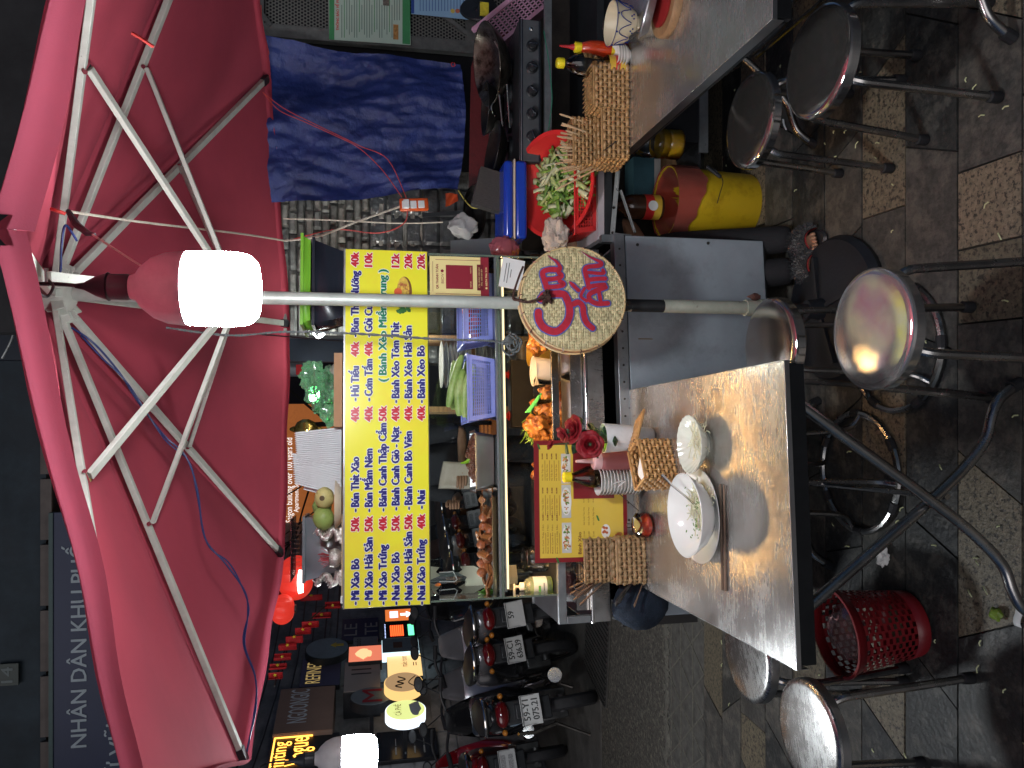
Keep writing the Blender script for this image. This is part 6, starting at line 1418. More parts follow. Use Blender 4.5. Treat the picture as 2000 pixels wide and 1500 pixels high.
# cloth glove and rags near the woven sign
rg = mat('rag', (.50, .42, .36), .9, 0, .12, 10, bump=.4, bscale=200)
o = crumple(atY(1085, 466, 2.82), (.085, .05, .05), .8, 2.2, 4, 36, 24).build('rag', rg); tag(o, 'crumpled beige rag between red colander and woven sign', 'rag')
o = crumple(atY(985, 486, 2.95), (.055, .04, .06), .45, 2, 7, 30, 20).build('shrimp_bag', glassy('pink_film', (.55, .16, .20), .12, 1.4, 1, .5)); tag(o, 'purple plastic bag of dried shrimp behind the payment slip', 'bag')
o = MB().blob(atY(990, 490, 2.95), (.042, .03, .05), 3, .2).build('dried_shrimp', mat('dried_shrimp', (.36, .11, .04), .7, 0, .5, 60, bump=.6)); tag(o, 'brown dried shrimp filling the purple bag', 'food', kind='thing')
o = crumple(atY(905, 442, 3.3), (.055, .04, .065), .5, 2, 12, 30, 22).build('clear_bag', glassy('white_film', (.75, .74, .72), .15, 1.4, 1, .45)); tag(o, 'knotted clear plastic bag hanging on the wall by the cart', 'bag')
t, c = poster('grey_sheet', 'grey sheet metal splash plate behind the payment poster', [(880, 470), (1010, 462), (1010, 515), (880, 515)], 3.3, mat('grey_sheet', (.22, .235, .24), .35, .5, .1, 5), 'panel')
t = thing('pan_hung', 'black pan hanging over the grey splash plate', 'pan', atY(925, 418, 3.45)); t.rotation_euler = (radians(90), 0, 0)
MB().ring([(0, 0), (.10, .002), (.125, .03), (.127, .033)], 36, Matrix.Diagonal((1, .42, 1, 1))).build('pan_body', pan_k, t, solid=.003); MB().bar((.0, .05, .02), (-.02, .24, .02), .018, .012).build('pan_handle', M_blk, t)
# things under the side shelf
YU = 3.05
us = thing('low_shelf', 'low wooden shelf under the side shelf with bottles', 'shelf', (0, YU, 0)); lz = atY(1352, 300, YU).z
MB().bx(atY(1340, 470, YU).x, 1.9, -.02, .35, lz - .03, lz - .02).build('shelf_board', dks, us)
MB().bx(atY(1340, 300, YU).x, 1.9, -.03, -.02, lz - .06, lz - .02).build('shelf_edge', alu, us)
MB().bx(atY(1340, 470, YU).x, 1.9, .36, .37, .1, .95).build('back_sheet', mat('shelf_back', (.04, .032, .026), .8, 0, .4, 10), us)
t = thing('cutting_board', 'brown wooden cutting board leaning under the bare table corner', 'board', (atY(1348, 285, YU).x + .06, YU + .22, lz)); t.rotation_euler = (radians(-14), 0, 0)
MB().bx(-.13, .30, 0, .018, 0, .15, Ry(radians(-18))).build('board', M_wood, t, bev=.004)
xo = atY(1320, 282, 2.98); zb3 = atY(1328, 290, 2.98).z; 
t = thing('oil_bottle', 'big dimpled plastic bottle half full of yellow frying oil under the table', 'bottle', (xo.x, 2.98, zb3)); s_ = (atY(1232, 290, 2.98).z - zb3) / .25
q2 = lambda Lp: [(r * s_, z * s_) for r, z in Lp]; rr_ = 29 * mpp(1300, 2.98) / s_
lath('bottle', M_clear, t, q2([(0, 0), (rr_ * .9, 0), (rr_, .01), (rr_, .06), (rr_ * .93, .07), (rr_, .08), (rr_, .12), (rr_ * .93, .13), (rr_, .14), (rr_, .19), (rr_ * .7, .23), (rr_ * .35, .25)]))
lath('frying_oil', mat('oil_yellow', (.62, .38, .02), .12, 0, .25, 14, coat=.5), t, q2([(0, .003), (rr_ * .9, .003), (rr_ * .95, .012), (rr_ * .95, .060), (rr_ * .89, .07), (rr_ * .95, .08), (rr_ * .95, .105), (0, .105)]))
t = thing('sauce_jug', 'brown sauce jug with yellow and red label behind the bag-lined bucket', 'bottle', (atY(1275, 405, 3.1).x, 3.1, atY(1290, 405, 3.1).z)); s_ = .4
lath('bottle', mat('jug_brown', (.07, .03, .015), .15, 0, .2, 5, coat=.5), t, [(0, 0), (.05, 0), (.053, .01), (.053, .13), (.045, .16), (.02, .19), (.02, .21)])
MB().ring([(.054, .012), (.054, .085)], 30).build('label', MATS['label_ochre'], t); MB().ring([(.0545, .045), (.0545, .085)], 30).build('label_band', MATS['label_red'], t)
MB().lathe([(.022, 0), (0, .001)], 20, T(-.006, -.0556, .055) @ Rx(pi / 2)).build('label_disc', M_paper, t)
t = thing('storage_box', 'blue and white carton on the shelf behind the yellow bucket', 'box', (atY(1250, 345, 3.25).x, 3.25, atY(1290, 345, 3.25).z)); MB().bx(-.09, .09, 0, .12, 0, .13).build('carton', mat('box_teal', (.07, .18, .23), .6), t); MB().bx(-.0905, .0905, -.0008, .0, .0, .03).build('white_band', M_paper, t)
t = thing('iron_pipe_stub', 'short rusty square tube lying beside the bucket rim', 'tube', atY(1354, 322, 3.26)); MB().bx(-.03, .03, -.02, .02, -.03, .03).build('tube_body', mat('rust_pipe', (.10, .05, .035), .6, .4, .4, 30), t, bev=.003)
# yellow bucket with liner
pbk = atZ(1452, 400, 0); Rk = .150; Hk = atY(1300, 400, pbk.y - .0).z
t = thing('yellow_bucket', 'yellow paint bucket lined with a pink rubbish bag beside the cart', 'bucket', (atZ(1460, 402, 0).x, 3.06, 0)); Hk = .385
yb_m = mat('bucket_yellow', (.60, .40, .015), .38, 0, .08, 6, c2=(.42, .26, .01), c2t=.62, c2w=.08, c2s=9, rvar=.08)
MB().ring([(0, .003), (Rk * .86, 0), (Rk * .90, .012), (Rk * .985, Hk * .9), (Rk, Hk), (Rk * .97, Hk), (Rk * .95, Hk * .88), (Rk * .86, .02), (0, .012)], 56).build('bucket', yb_m, t)
lin = glassy('liner_film', (.80, .25, .20), .06, 1.5, 1, .22)
def fl_(u, v):
    a = 2 * pi * u; wv = 1 + .018 * NZ.noise(V((cos(a) * 4, sin(a) * 4, v * 3))) + .008 * sin(17 * a) * v
    if v < .5: k = v / .5; return (Rk * .93 * cos(a) * wv, Rk * .93 * sin(a) * wv, Hk - .16 * (1 - k) + .002)
    k = (v - .5) / .5; drop = .075 + .05 * max(0, sin(a * 1 - 2.1 + pi)) + .05 * max(0, cos(a + 1.2)) ** 3 + .02 * NZ.noise(V((cos(a) * 3, sin(a) * 3, 9)))
    return (Rk * 1.035 * cos(a) * wv, Rk * 1.035 * sin(a) * wv, Hk + .004 - drop * k)
MB().grid(fl_, 80, 24).build('bag_liner', lin, t, smooth=80)
MB().blob((.01, -.05, Hk - .13), (.025, .02, .03), 3, .4).build('yellow_scrap', mat('scrap_yellow', (.75, .68, .05), .5), t)
hw = spline([V((-.035, -Rk * 1.03, .22)), V((.0, -Rk * 1.12, .215)), V((.06, -Rk * 1.1, .20)), V((.115, -Rk * .92, .225))], 6)
MB().tube(hw, .0018, 6).build('bail_wire', M_wire, t); MB().tube([(.075, -Rk * 1.04, .205), (.125, -Rk * .82, .25)], .008, 8).build('bail_grip', M_blk, t)
# red perforated waste basket under the laid table
pr2 = atZ(1795, 1225, 0)
t = thing('waste_basket', 'red perforated waste basket lying tipped under the laid table', 'basket', (pr2.x + .0, pr2.y + .04, .0)); t.rotation_euler = (radians(-4), radians(-5), 0)
rw = M_redp; rwd = mat('basket_red_shaded', (.19, .010, .014), .35, 0, .06, 6); r0, r1, hb_k = .098, .128, .25  # basket red darkened to hold the shade under the table
a = MB(); nc, nr_ = 36, 16
for j in range(nr_):       # alternating rows of bridges leave round holes between them
    z0_, z1_ = .045 + j * (hb_k - .075) / nr_, .045 + (j + 1) * (hb_k - .075) / nr_
    for i in range(nc):
        if (i + j) % 2: continue
        for k in range(1):
            a0_, a1_ = 2 * pi * (i - .62) / nc, 2 * pi * (i + .62) / nc
            f0, f1 = r0 + (r1 - r0) * z0_ / hb_k, r0 + (r1 - r0) * z1_ / hb_k
            a.add([(f0 * cos(a0_), f0 * sin(a0_), z0_), (f0 * cos(a1_), f0 * sin(a1_), z0_), (f1 * cos(a1_), f1 * sin(a1_), z1_), (f1 * cos(a0_), f1 * sin(a0_), z1_)], [(0, 1, 2, 3)])
o = a.build('perforated_side', rwd, t, smooth=0); o['kind'] = 'stuff'
MB().ring([(r0 * .2, .004), (r0, 0), (r0 + .006, .045)], 40).build('basket_base', rwd, t, solid=.002); MB().ring([(r1 - .004, hb_k - .03), (r1, hb_k), (r1 + .007, hb_k), (r1 + .007, hb_k - .006)], 40).build('basket_rim', rwd, t, solid=.002)
crumple((0, -.01, hb_k - .04), (.085, .085, .05), .3, 2, 3, 30, 18).build('clear_liner', glassy('clear_liner', (.75, .6, .6), .1, 1.45, 1, .08), t)
# green bin deep under the table
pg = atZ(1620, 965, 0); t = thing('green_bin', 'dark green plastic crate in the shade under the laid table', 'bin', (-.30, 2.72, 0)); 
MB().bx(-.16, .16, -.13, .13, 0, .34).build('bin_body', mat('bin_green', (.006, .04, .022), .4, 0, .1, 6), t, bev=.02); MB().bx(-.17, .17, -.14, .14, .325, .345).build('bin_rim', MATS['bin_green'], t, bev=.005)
# dark navy cloth bag by the cart end
crb = mat('navy_fleece', (.010, .018, .032), .95, 0, .25, 40, bump=.5, bscale=300)
cc = atY(1252, 1180, 2.50); t = thing('navy_bag', 'soft navy fleece bundle stuffed between cart end and laid table', 'bag', cc)
crumple((0, 0, 0), (.088, .07, .105), .18, 1.3, 2, 50, 36).build('bundle', crb, t)
o = MB().bx(atY(1330, 1217, 2.66).x, atY(1330, 1100, 2.66).x, 2.66, 2.67, .42, .72).build('end_flap', mat('flap', (.03, .028, .027), .6)); tag(o, 'dark hanging flap under the cart end', 'flap')
# ================================================================ cables, power strip, ropes
ps_ = thing('power_strip', 'orange power strip with white sockets hanging beside the tarpaulin', 'power strip', atY(808, 400, 3.2)); ps_.rotation_euler = (0, radians(-4), 0)
orp = mat('orange_plastic', (.62, .09, .015), .35); MB().bx(-.026, .026, -.014, .014, -.062, .060).build('housing', orp, ps_, bev=.006)
for i in range(3): MB().bx(-.018, .014, -.018, -.012, -.045 + i * .034, -.018 + i * .034).build('socket', M_white, ps_, bev=.002)
MB().bx(-.02, .018, -.034, -.014, .02, .045).build('plug', M_white, ps_, bev=.004)
Yc = 3.25
cord('red_cable', [atY(510, 10, 3.4), atY(512, 45, 3.4), atY(522, 90, 3.38), atY(524, 110, 3.38), atY(508, 150, 3.36)], .0022, M_redw, 'pink red twin cable looping above the tarpaulin corner')
cord('red_cable', [atY(515, 182, 3.3), atY(545, 215, 3.3), atY(600, 240, 3.3), atY(655, 265, 3.28), atY(700, 288, 3.28), atY(745, 330, 3.25), atY(785, 385, 3.2)], .002, M_redw, 'pink cable crossing the tarpaulin down to the power strip, lower strand')
cord('red_cable', [atY(513, 180, 3.3), atY(552, 210, 3.3), atY(602, 236, 3.3), atY(660, 264, 3.28), atY(705, 286, 3.28), atY(758, 312, 3.25), atY(795, 390, 3.2)], .002, M_redw, 'pink cable crossing the tarpaulin down to the power strip, upper strand')
cord('red_cable', [atY(795, 400, 3.19), atY(790, 435, 3.2), atY(740, 455, 3.2), atY(660, 448, 3.2), atY(600, 460, 3.2), atY(565, 470, 3.25)], .0025, M_redw, 'red cable bowing from the power strip to the canopy edge')
cord('cream_cable', [atY(783, 403, 3.2), atY(700, 432, 3.2), atY(620, 462, 3.2), atY(556, 470, 3.25)], .0045, M_cream, 'thick cream cable from power strip up to the canopy edge')
cord('cream_rope', [atY(556, 470, 3.22), atY(480, 458, 2.9), atY(380, 446, 2.6), atY(270, 433, 2.3), atY(180, 420, 2.1), atY(134, 413, 1.95)], .0038, M_cream, 'cream rope slung under the canopy from its edge to a rib')
cord('cream_rope', [atY(553, 427, 3.5), atY(650, 430, 3.5), atY(780, 436, 3.5), atY(865, 434, 3.45)], .0032, M_cream, 'cream string stretched along the stone wall')
cord('grey_rope', [atY(180, 458, 1.55), atY(230, 490, 1.52), atY(305, 538, 1.5)], .0022, M_cream, 'thin cord steadying the big bulb')
cord('blue_wire', [atY(150, 470, 1.8), atY(128, 440, 1.75), atY(120, 480, 1.8), atY(118, 530, 1.9), atY(112, 555, 1.9)], .0028, M_bluew, 'blue wire looped round a rib above the bulb')
cord('blue_wire', [atY(140, 640, 2.2), atY(185, 672, 2.2), atY(235, 730, 2.3), atY(270, 785, 2.4), atY(320, 850, 2.5), atY(362, 890, 2.5), atY(385, 955, 2.5), atY(400, 1050, 2.5), atY(440, 1100, 2.5), atY(478, 1155, 2.5), atY(484, 1200, 2.5), atY(478, 1260, 2.5), atY(498, 1320, 2.5), atY(500, 1380, 2.5), atY(488, 1440, 2.45), atY(478, 1485, 2.4)], .0028, M_bluew, 'blue twin wire sagging across the whole canopy, main strand')
cord('blue_wire', [atY(158, 655, 2.2), atY(200, 700, 2.2), atY(250, 750, 2.3), atY(320, 856, 2.5), atY(368, 900, 2.5), atY(384, 960, 2.5), atY(404, 1060, 2.5), atY(446, 1098, 2.5), atY(470, 1140, 2.5), atY(486, 1190, 2.5), atY(475, 1255, 2.5), atY(500, 1330, 2.5), atY(495, 1400, 2.5), atY(480, 1480, 2.4)], .0024, M_bluew, 'blue twin wire sagging across the whole canopy, thin strand')
cord('black_wire', [atY(60, 520, 1.25), atY(66, 560, 1.3), atY(90, 580, 1.4), atY(104, 560, 1.45), atY(96, 548, 1.5)], .0025, M_wire, 'black wire slung from the front rib near the hub')
o = MB().tube([atY(133, 412, 1.93), atY(150, 440, 1.9), atY(170, 455, 1.8), atY(185, 458, 1.7)], [.006, .009, .007, .003], 7).build('tape_joint', M_blk); tag(o, 'taped black cable joint by the upper ribs', 'cable joint')
for (a_, b_, yy, lab) in (((258, 65), (300, 92), 1.75, 'red tie knotted on the rib nearest the picture top'), ((100, 408), (128, 418), 1.6, 'red tie where the cream rope meets the front rib')):
    p = atY(*a_, yy); q_ = atY(*b_, yy); o = MB().tube(spline([p, p.lerp(q_, .5) + V((0, -.004, 0)), q_], 4), .004, 5).build('red_tie', M_redw); tag(o, lab, 'tie')
# yellow twine to tarp corner
cord('yellow_twine', [atY(895, 372, 3.45), atY(918, 402, 3.4), atY(940, 404, 3.35), atY(985, 375, 3.2)], .003, mat('twine_yellow', (.45, .38, .08), .8), 'yellow twine tying the tarpaulin corner')
# ================================================================ street wall with shop signs
WO = V((-3.6, 7.0, 0)); WX = V((cos(radians(78)), sin(radians(78)), 0)); WN = V((sin(radians(78)), -cos(radians(78)), 0)); WRZ = radians(78)
def wpt(px, py, off=0): p = atP(px, py, WO + WN * off, WN); return (p - WO).dot(WX), p.z
wall = thing('street_wall', 'grey graffitied alley wall carrying the shop signs', 'wall', WO, WRZ)
wm = mat('alley_wall', (.26, .25, .25), .85, 0, .3, 3, bump=.4, bscale=10, c2=(.12, .12, .125), c2t=.55, c2w=.1, c2s=2.2)
MB().bx(-4, 12, .0, .4, 0, 6.5).build('wall_body', wm, wall)
z_ = 0
for i in range(9):
    z0_ = .35 + i * .22; x = -4
    for j in range(14):
        MB().bx(x + .01, x + .88, -.012 - .004 * rnd.random(), 0, z0_ + .01, z0_ + .21).build('wall_panel', wm, wall); x += .9
gf_ = mat('graffiti', (.015, .015, .017), .7); gr = MB(); R2 = random.Random(14)
for i in range(16):
    s, z = R2.uniform(-2, 5.5), R2.uniform(.7, 1.1); pts = []
    for k in range(6): pts.append((s, -.022, z)); s += R2.uniform(-.16, .22); z += R2.uniform(-.14, .14)
    gr.tube(spline(pts, 5), .014, 5, sq=.3)
o = gr.build('graffiti_lines', gf_, wall); o['kind'] = 'stuff'
def wsign(name, lab, cat, px0, px1, ya, yb, off, dep, m, round_=False, side=None):
    pm_ = (px0 + px1) / 2; ym = (ya + yb) / 2
    s0, _ = wpt(pm_, ya, off); s1, _ = wpt(pm_, yb, off); _, zt_ = wpt(px0, ym, off); _, zb_ = wpt(px1, ym, off)
    c = WO + WN * off + WX * ((s0 + s1) / 2) + V((0, 0, (zt_ + zb_) / 2)); w, h = (s1 - s0) / 2, (zt_ - zb_) / 2
    t = thing(name, lab, cat, c, WRZ)
    if round_:
        lath('casing', side or M_blk, t, [(w * 0, dep), (w * 1.0, dep), (w * 1.0, 0.002), (0, .002)], 40, Rx(-pi / 2) @ Matrix.Diagonal((1, h / w, 1, 1)))
        lath('face', m, t, [(w * .95, 0), (w * .95, -.004), (0, -.004)], 40, Rx(-pi / 2) @ Matrix.Diagonal((1, h / w, 1, 1)))
    else:
        MB().bx(-w, w, .003, dep, -h, h).build('casing', side or M_blk, t, bev=.006); MB().bx(-w * .985, w * .985, -.003, .002, -h * .985, h * .985).build('face', m, t)
    # bracket to the wall
    MB().bx(-.02, .02, dep, off, -.02, .02).build('bracket', M_blk, t)
    return t, w, h
lamp = lambda nm, c, s, base=None: mat(nm, base or c, .4, 0, .05, 3, emit=s, ecol=c)
t, w, h = wsign('neon_sign', 'dark board outlined in orange LED dots, half hidden by the far bulb', 'sign', 520, 660, 1565, 1436, .25, .06, M_blk)
ne = emis('neon_orange', (1, .42, .06), 3.0)
MB().tube([(-w * .95, -.012, h * .9), (w * .93, -.012, h * .9), (w * .93, -.012, -h * .2)], .008, 5).build('neon_tube', ne, t)
text('Printing', ne, t, -w * .3, h * .52, w=w * 1.1, h=.14, y=-.012); text('Vogue', ne, t, 0, -h * .10, w=w * .9, h=.2, y=-.012)
t, w, h = wsign('box_sign', 'tan box sign lettered in fine white capitals above the neon board', 'sign', 541, 652, 1430, 1343, .30, .28, mat('sign_tan', (.34, .21, .15), .6, 0, .15, 2), side=mat('sign_tan_side', (.28, .19, .15), .6, 0, .15, 2))
text('NGOONGIC', M_white, t, -w * .6, -.02, w=w * 1.5, h=.19, y=-.006, bold=.002)
t, w, h = wsign('shop_sign', 'purple navy sign with gold capitals REFINED', 'sign', 588, 665, 1340, 1286, .22, .06, mat('sign_navy', (.11, .10, .17), .6, 0, .15, 2))
text('REFINED', mat('gold_letters', (.55, .38, .12), .4, emit=.25, ecol=(1, .7, .25)), t, -w * .8, -.0, w=w * 1.6, h=.16, y=-.006)
t, w, h = wsign('round_sign', 'large dim blue round sign with a yellow arrow', 'sign', 596, 682, 1287, 1246, .35, .08, mat('sign_dimblue', (.14, .19, .22), .35, 0, .3, 4, c2=(.12, .17, .19), c2t=.58, c2w=.04, c2s=9), True)
MB().prism([(.0, .06), (.05, .0), (.02, .0), (.02, -.08), (-.02, -.08), (-.02, .0), (-.05, .0)], -.012, -.006, T(w * .2, 0, -h * .4)).build('arrow', mat('arrow_yellow', (.5, .35, .03), .4), t)
t, w, h = wsign('letter_board', 'dim dark blue board with pale square letters behind the round sign', 'sign', 668, 740, 1250, 1208, .2, .05, mat('board_blue', (.02, .025, .07), .5))
text('LE', mat('pale_letters', (.30, .28, .27), .6), t, -w * .6, .04, w=w * 1.1, h=.16, y=-.006); text('TE', MATS['pale_letters'], t, -w * .6, -.2, w=w * 1.1, h=.16, y=-.006)
t, w, h = wsign('small_sign', 'small grey sign lettered studio under the dim blue board', 'sign', 690, 738, 1266, 1244, .4, .05, mat('sign_greyish', (.20, .20, .21), .5))
text('studio', M_blk, t, -w * .8, .05, w=w * 1.5, h=.07, y=-.006)
t, w, h = wsign('light_box', 'orange pink light box showing a massage picture', 'sign', 681, 746, 1291, 1262, .5, .12, lamp('lit_pink', (.85, .22, .12), .75, (.5, .2, .15)))
MB().blob((0, -.004, .02), (w * .7, .006, h * .45), 2, .3).build('picture_print', lamp('lit_peach', (1, .62, .30), .9, (.6, .4, .2)), t)
t, w, h = wsign('grey_box_sign', 'deep grey box sign with small black print under the massage light box', 'sign', 672, 743, 1350, 1292, .45, .3, mat('box_grey', (.38, .33, .30), .6, 0, .1, 2))
for i in range(3): MB().bx(w * (.1 + .3 * i), w * (.16 + .3 * i), -.006, -.003, -h * .5, h * .6).build('print_line', M_blk, t)
t, w, h = wsign('round_sign', 'dark round sign with a red letter M', 'sign', 683, 768, 1378, 1342, .45, .1, mat('sign_slate', (.17, .20, .22), .4), True)
text('M', mat('letter_red', (.30, .02, .03), .5), t, 0, -.10, w=.20, h=.2, y=-.008, align='C', bold=.002)
t, w, h = wsign('light_box', 'small lit orange sign with a white arrow pointing down', 'sign', 752, 812, 1212, 1190, .25, .1, lamp('lit_orange', (.75, .18, .04), .8, (.5, .15, .05)))
MB().prism([(-w * .5, -.04), (.0, -.13), (w * .5, -.04), (w * .18, -.04), (w * .18, .03), (-w * .18, .03), (-w * .18, -.04)], -.008, -.004, T(0, 0, -.03)).build('arrow', emis('lit_white', (.9, .92, 1), 1.6), t)
MB().bx(-w * .5, w * .6, -.008, -.004, .03, h * .7).build('print_patch', emis('lit_lav', (.75, .78, 1), 1.3), t)
t, w, h = wsign('led_sign', 'scrolling LED board with red rows and a green row', 'sign', 749, 813, 1246, 1218, .3, .06, M_blk)
mb = MB()
for i in range(7): 
    for j in range(12): mb.box((-w * .7 + j * w * .125, -.006, h * .55 - i * h * .12), (w * .09, .004, h * .085))
o = mb.build('led_rows', emis('led_red', (1, .09, .02), 2.2), t); o['kind'] = 'stuff'
MB().bx(-w * .75, w * .75, -.008, -.004, -h * .85, -h * .5).build('green_row', emis('led_green', (.15, 1, .45), 1.5), t)
a = MB(); 
for k in range(10): a.box((-w * .9 + k * w * .2, -.006, h * .9), (w * .05, .004, .01))
a.build('led_border', emis('led_blue', (.5, .6, 1), 2), t)['kind'] = 'stuff'
t, w, h = wsign('light_box', 'pale blue rimmed light box with a brown plate', 'sign', 746, 818, 1273, 1247, .35, .12, mat('sign_fog', (.20, .24, .26), .4), side=emis('rim_cyan', (.65, .9, 1), 1.3))
MB().bx(-w * .4, w * .4, -.008, -.004, -.02, .08).build('brown_plate', mat('plate_brown', (.14, .07, .05), .5), t)
t, w, h = wsign('light_box', 'glowing cream light box printed make room', 'sign', 756, 824, 1322, 1278, .3, .16, lamp('lit_cream', (1, .66, .26), .85, (.6, .5, .3)))
text('make room', mat('print_maroon', (.25, .03, .03), .5), t, -w * .15, -.03, w=w * .95, h=.075, y=-.006)
for i in range(2): MB().bx(-w * .1, w * .2, -.006, -.004, -h * (.55 + .15 * i), -h * (.50 + .15 * i)).build('print_line', MATS['print_maroon'], t)
t, w, h = wsign('round_light_box', 'round tan light box with thin black drawing', 'sign', 750, 826, 1352, 1313, .55, .1, lamp('lit_tan', (.62, .38, .18), .5, (.4, .3, .2)), True, emis('rim_amber', (1, .62, .22), .9))
MB().tube(spline([V((-w * .6, -.008, .02)), V((-w * .4, -.008, .08)), V((-w * .2, -.008, 0)), V((0, -.008, .06)), V((w * .2, -.008, -.02)), V((w * .5, -.008, .05))], 6), .006, 5).build('drawn_line', M_blk, t); MB().tube(spline([V((-w * .5, -.008, -.1)), V((-w * .1, -.008, -.05)), V((w * .5, -.008, -.12))], 6), .005, 5).build('drawn_line', M_blk, t)
t, w, h = wsign('round_light_box', 'round yellow green light box with white glowing rim', 'sign', 752, 832, 1407, 1367, .5, .1, lamp('lit_lime', (.78, .86, .30), .8, (.5, .5, .3)), True, emis('rim_white', (.8, .9, 1), 1.4))
text('CÀ PHÊ', MATS['print_maroon'], t, 0, .04, w=w * 1.1, h=.06, y=-.008, align='C')
MB().blob((0, -.006, -.09), (.10, .004, .05), 2, .3).build('flower_print', M_paper, t)
t, w, h = wsign('notice_board', 'black glass notice board with faint rows of print', 'board', 735, 855, 1482, 1426, .06, .05, mat('board_glass', (.012, .014, .02), .15, 0, .2, 4))
for i in range(4): MB().bx(-w * .7, -w * .2, -.006, -.004, h * .35 - i * .09, h * .40 - i * .09).build('print_line', mat('print_grey', (.15, .16, .17), .5), t); MB().bx(-w * .1, w * .4, -.006, -.004, h * .36 - i * .09, h * .38 - i * .09).build('print_line', MATS['print_grey'], t)
# cables along that wall
for i in range(7):
    a_ = WO + WN * .12 + WX * -1.5 + V((0, 0, 2.2 + i * .16)); b_ = WO + WN * .1 + WX * 6.5 + V((0, 0, 2.1 + i * .17))
    cord('street_cable', [a_, a_.lerp(b_, .4) + V((.1, 0, -.14 - .03 * i)), b_], .008, M_wire, 'black street cable along the alley wall, %s counted upward' % ORD[i], group='street cables')
# flags on a string with a yellow star
fr_ = mat('flag_red', (.48, .015, .02), .7, 0, .1, 6); ye = mat('star_yellow', (.75, .55, .03), .6)
FL = [(562, 1160, 18, 'over the orange facade'), (608, 1166, 22, 'in front of the facade bottom'), (560, 1188, 20, 'below the small red lantern'), (650, 1182, 16, 'nearest the price board'), (628, 1203, 19, 'just under the board end'), (606, 1222, 17, 'at the start of the slanting string'), (592, 1233, 16, 'second down the slanting string'), (575, 1248, 17, 'third down the slanting string'), (562, 1262, 18, 'fourth down the slanting string'), (552, 1283, 17, 'fifth down the slanting string'), (543, 1303, 17, 'sixth down the slanting string'), (538, 1322, 14, 'last at the canopy edge')]
for i, (px, py, l, lab) in enumerate(FL):
    yy = 6.4 + i * -.12 + (2 if i < 5 else 0); c = atY(px, py, yy); s = mpp(px, yy); t = thing('flag', 'little red flag with yellow star, the one ' + lab, 'flag', c, radians(R2.uniform(10, 60)), 'red flags on the string')
    MB().grid(lambda u, v: ((u - .5) * 13 * s, .02 * sin(6 * u + i), (v - .5) * l * 1.9 * s), 8, 4).build('cloth', fr_, t, solid=.002)
    st_ = [((3.6 if k % 2 == 0 else 1.5) * s * sin(k * pi / 5), (3.6 if k % 2 == 0 else 1.5) * s * cos(k * pi / 5)) for k in range(10)]
    MB().prism(st_, -.032, -.026).build('star', ye, t)
cord('flag_string', [atY(536, 1340, 5.0), atY(560, 1262, 5.6), atY(606, 1210, 6.3), atY(640, 1180, 8.2)], .006, M_wire, 'string carrying the row of red flags')
# lanterns
lr = lamp('lantern_red', (1, .05, .03), .40, (.5, .03, .02))
for (px, py, yy, r, lab, ext) in ((578, 1128, 5.6, .155, 'big glowing red lantern half behind the lidded trays', 1), (552, 1190, 5.4, .10, 'smaller red lantern touching the canopy edge', 0)):
    t = thing('red_lantern', lab, 'lantern', atY(px, py, yy), 0)
    MB().lathe([(r * cos(q_) ** .8, r * .8 * sin(q_)) for q_ in [radians(-70 + 10 * k) for k in range(15)]], 48, fn=lambda a, z: 1 + .03 * cos(16 * a)).build('lantern_shell', lr, t)
    lath('cap', M_blk, t, [(0, r * .8), (r * .3, r * .8), (r * .3, r * .9), (0, r * .9)], 16); lath('cap', M_blk, t, [(0, -r * .8), (r * .3, -r * .8), (r * .3, -r * .92), (0, -r * .92)], 16)
    if ext: lath('glow_core', emis('lantern_white', (1, .8, .75), 5), t, [(0, -r * .1), (r * .5, -r * .1), (r * .55, .1 * r), (0, r * .2)], 16, T(.0, -r * .75, -.3 * r))
# orange lit hoarding far behind
YF = 13.0
def fq_(px, py): p = atY(px, py, YF); return p.x, p.z
x0, z0 = fq_(720, 1238); x1, z1 = fq_(500, 790)
fc_ = thing('lit_hoarding', 'orange lit printed hoarding far behind the cart top', 'hoarding', ((x0 + x1) / 2, YF, (z0 + z1) / 2)); w, h = (x1 - x0) / 2, (z1 - z0) / 2
MB().bx(-w, w, 0, .2, -h, h).build('board', mat('hoarding_print', (.30, .10, .03), .7, 0, .45, 1.2, c2=(.20, .05, .015), c2t=.5, c2w=.08, c2s=3, emit=.28, ecol=(.75, .23, .06)), fc_)
wt = emis('lit_white2', (1, .95, .9), .9)
a_ = atY(572, 1062, YF); text('Historic Saigon building over 100 years old', wt, fc_, a_.x - (x0 + x1) / 2, a_.z - (z0 + z1) / 2 + .01, w=(atY(572, 855, YF) - a_).x, h=.11, y=-.01)
a_ = atY(583, 1000, YF); text('Apartment Support', wt, fc_, a_.x - (x0 + x1) / 2, a_.z - (z0 + z1) / 2, w=.7, h=.08, y=-.01)
tree = thing('bare_tree', 'thin dark bare branches in front of the orange hoarding', 'tree', (-.5, 9.5, 0)); R2 = random.Random(3)
tk = mat('bark', (.02, .015, .012), .9)
def branch(p, d, l, r, n, par):
    pts = [p]; 
    for i in range(4): d = (d + V((R2.uniform(-.3, .3), R2.uniform(-.15, .15), R2.uniform(-.25, .3)))).normalized(); p = p + d * l / 4; pts.append(p)
    MB().tube(pts, [r, r * .85, r * .7, r * .6, r * .45], 5).build('branch', tk, par)
    if n:
        for q_ in pts[2:]: branch(q_, (d + V((R2.uniform(-.9, .9), R2.uniform(-.3, .3), R2.uniform(-.5, .7)))).normalized(), l * .62, r * .55, n - 1, par)
MB().tube([(0, 0, 0), (.05, 0, 1.2), (0, 0, 2.3)], [.06, .05, .03], 8).build('trunk', tk, tree)
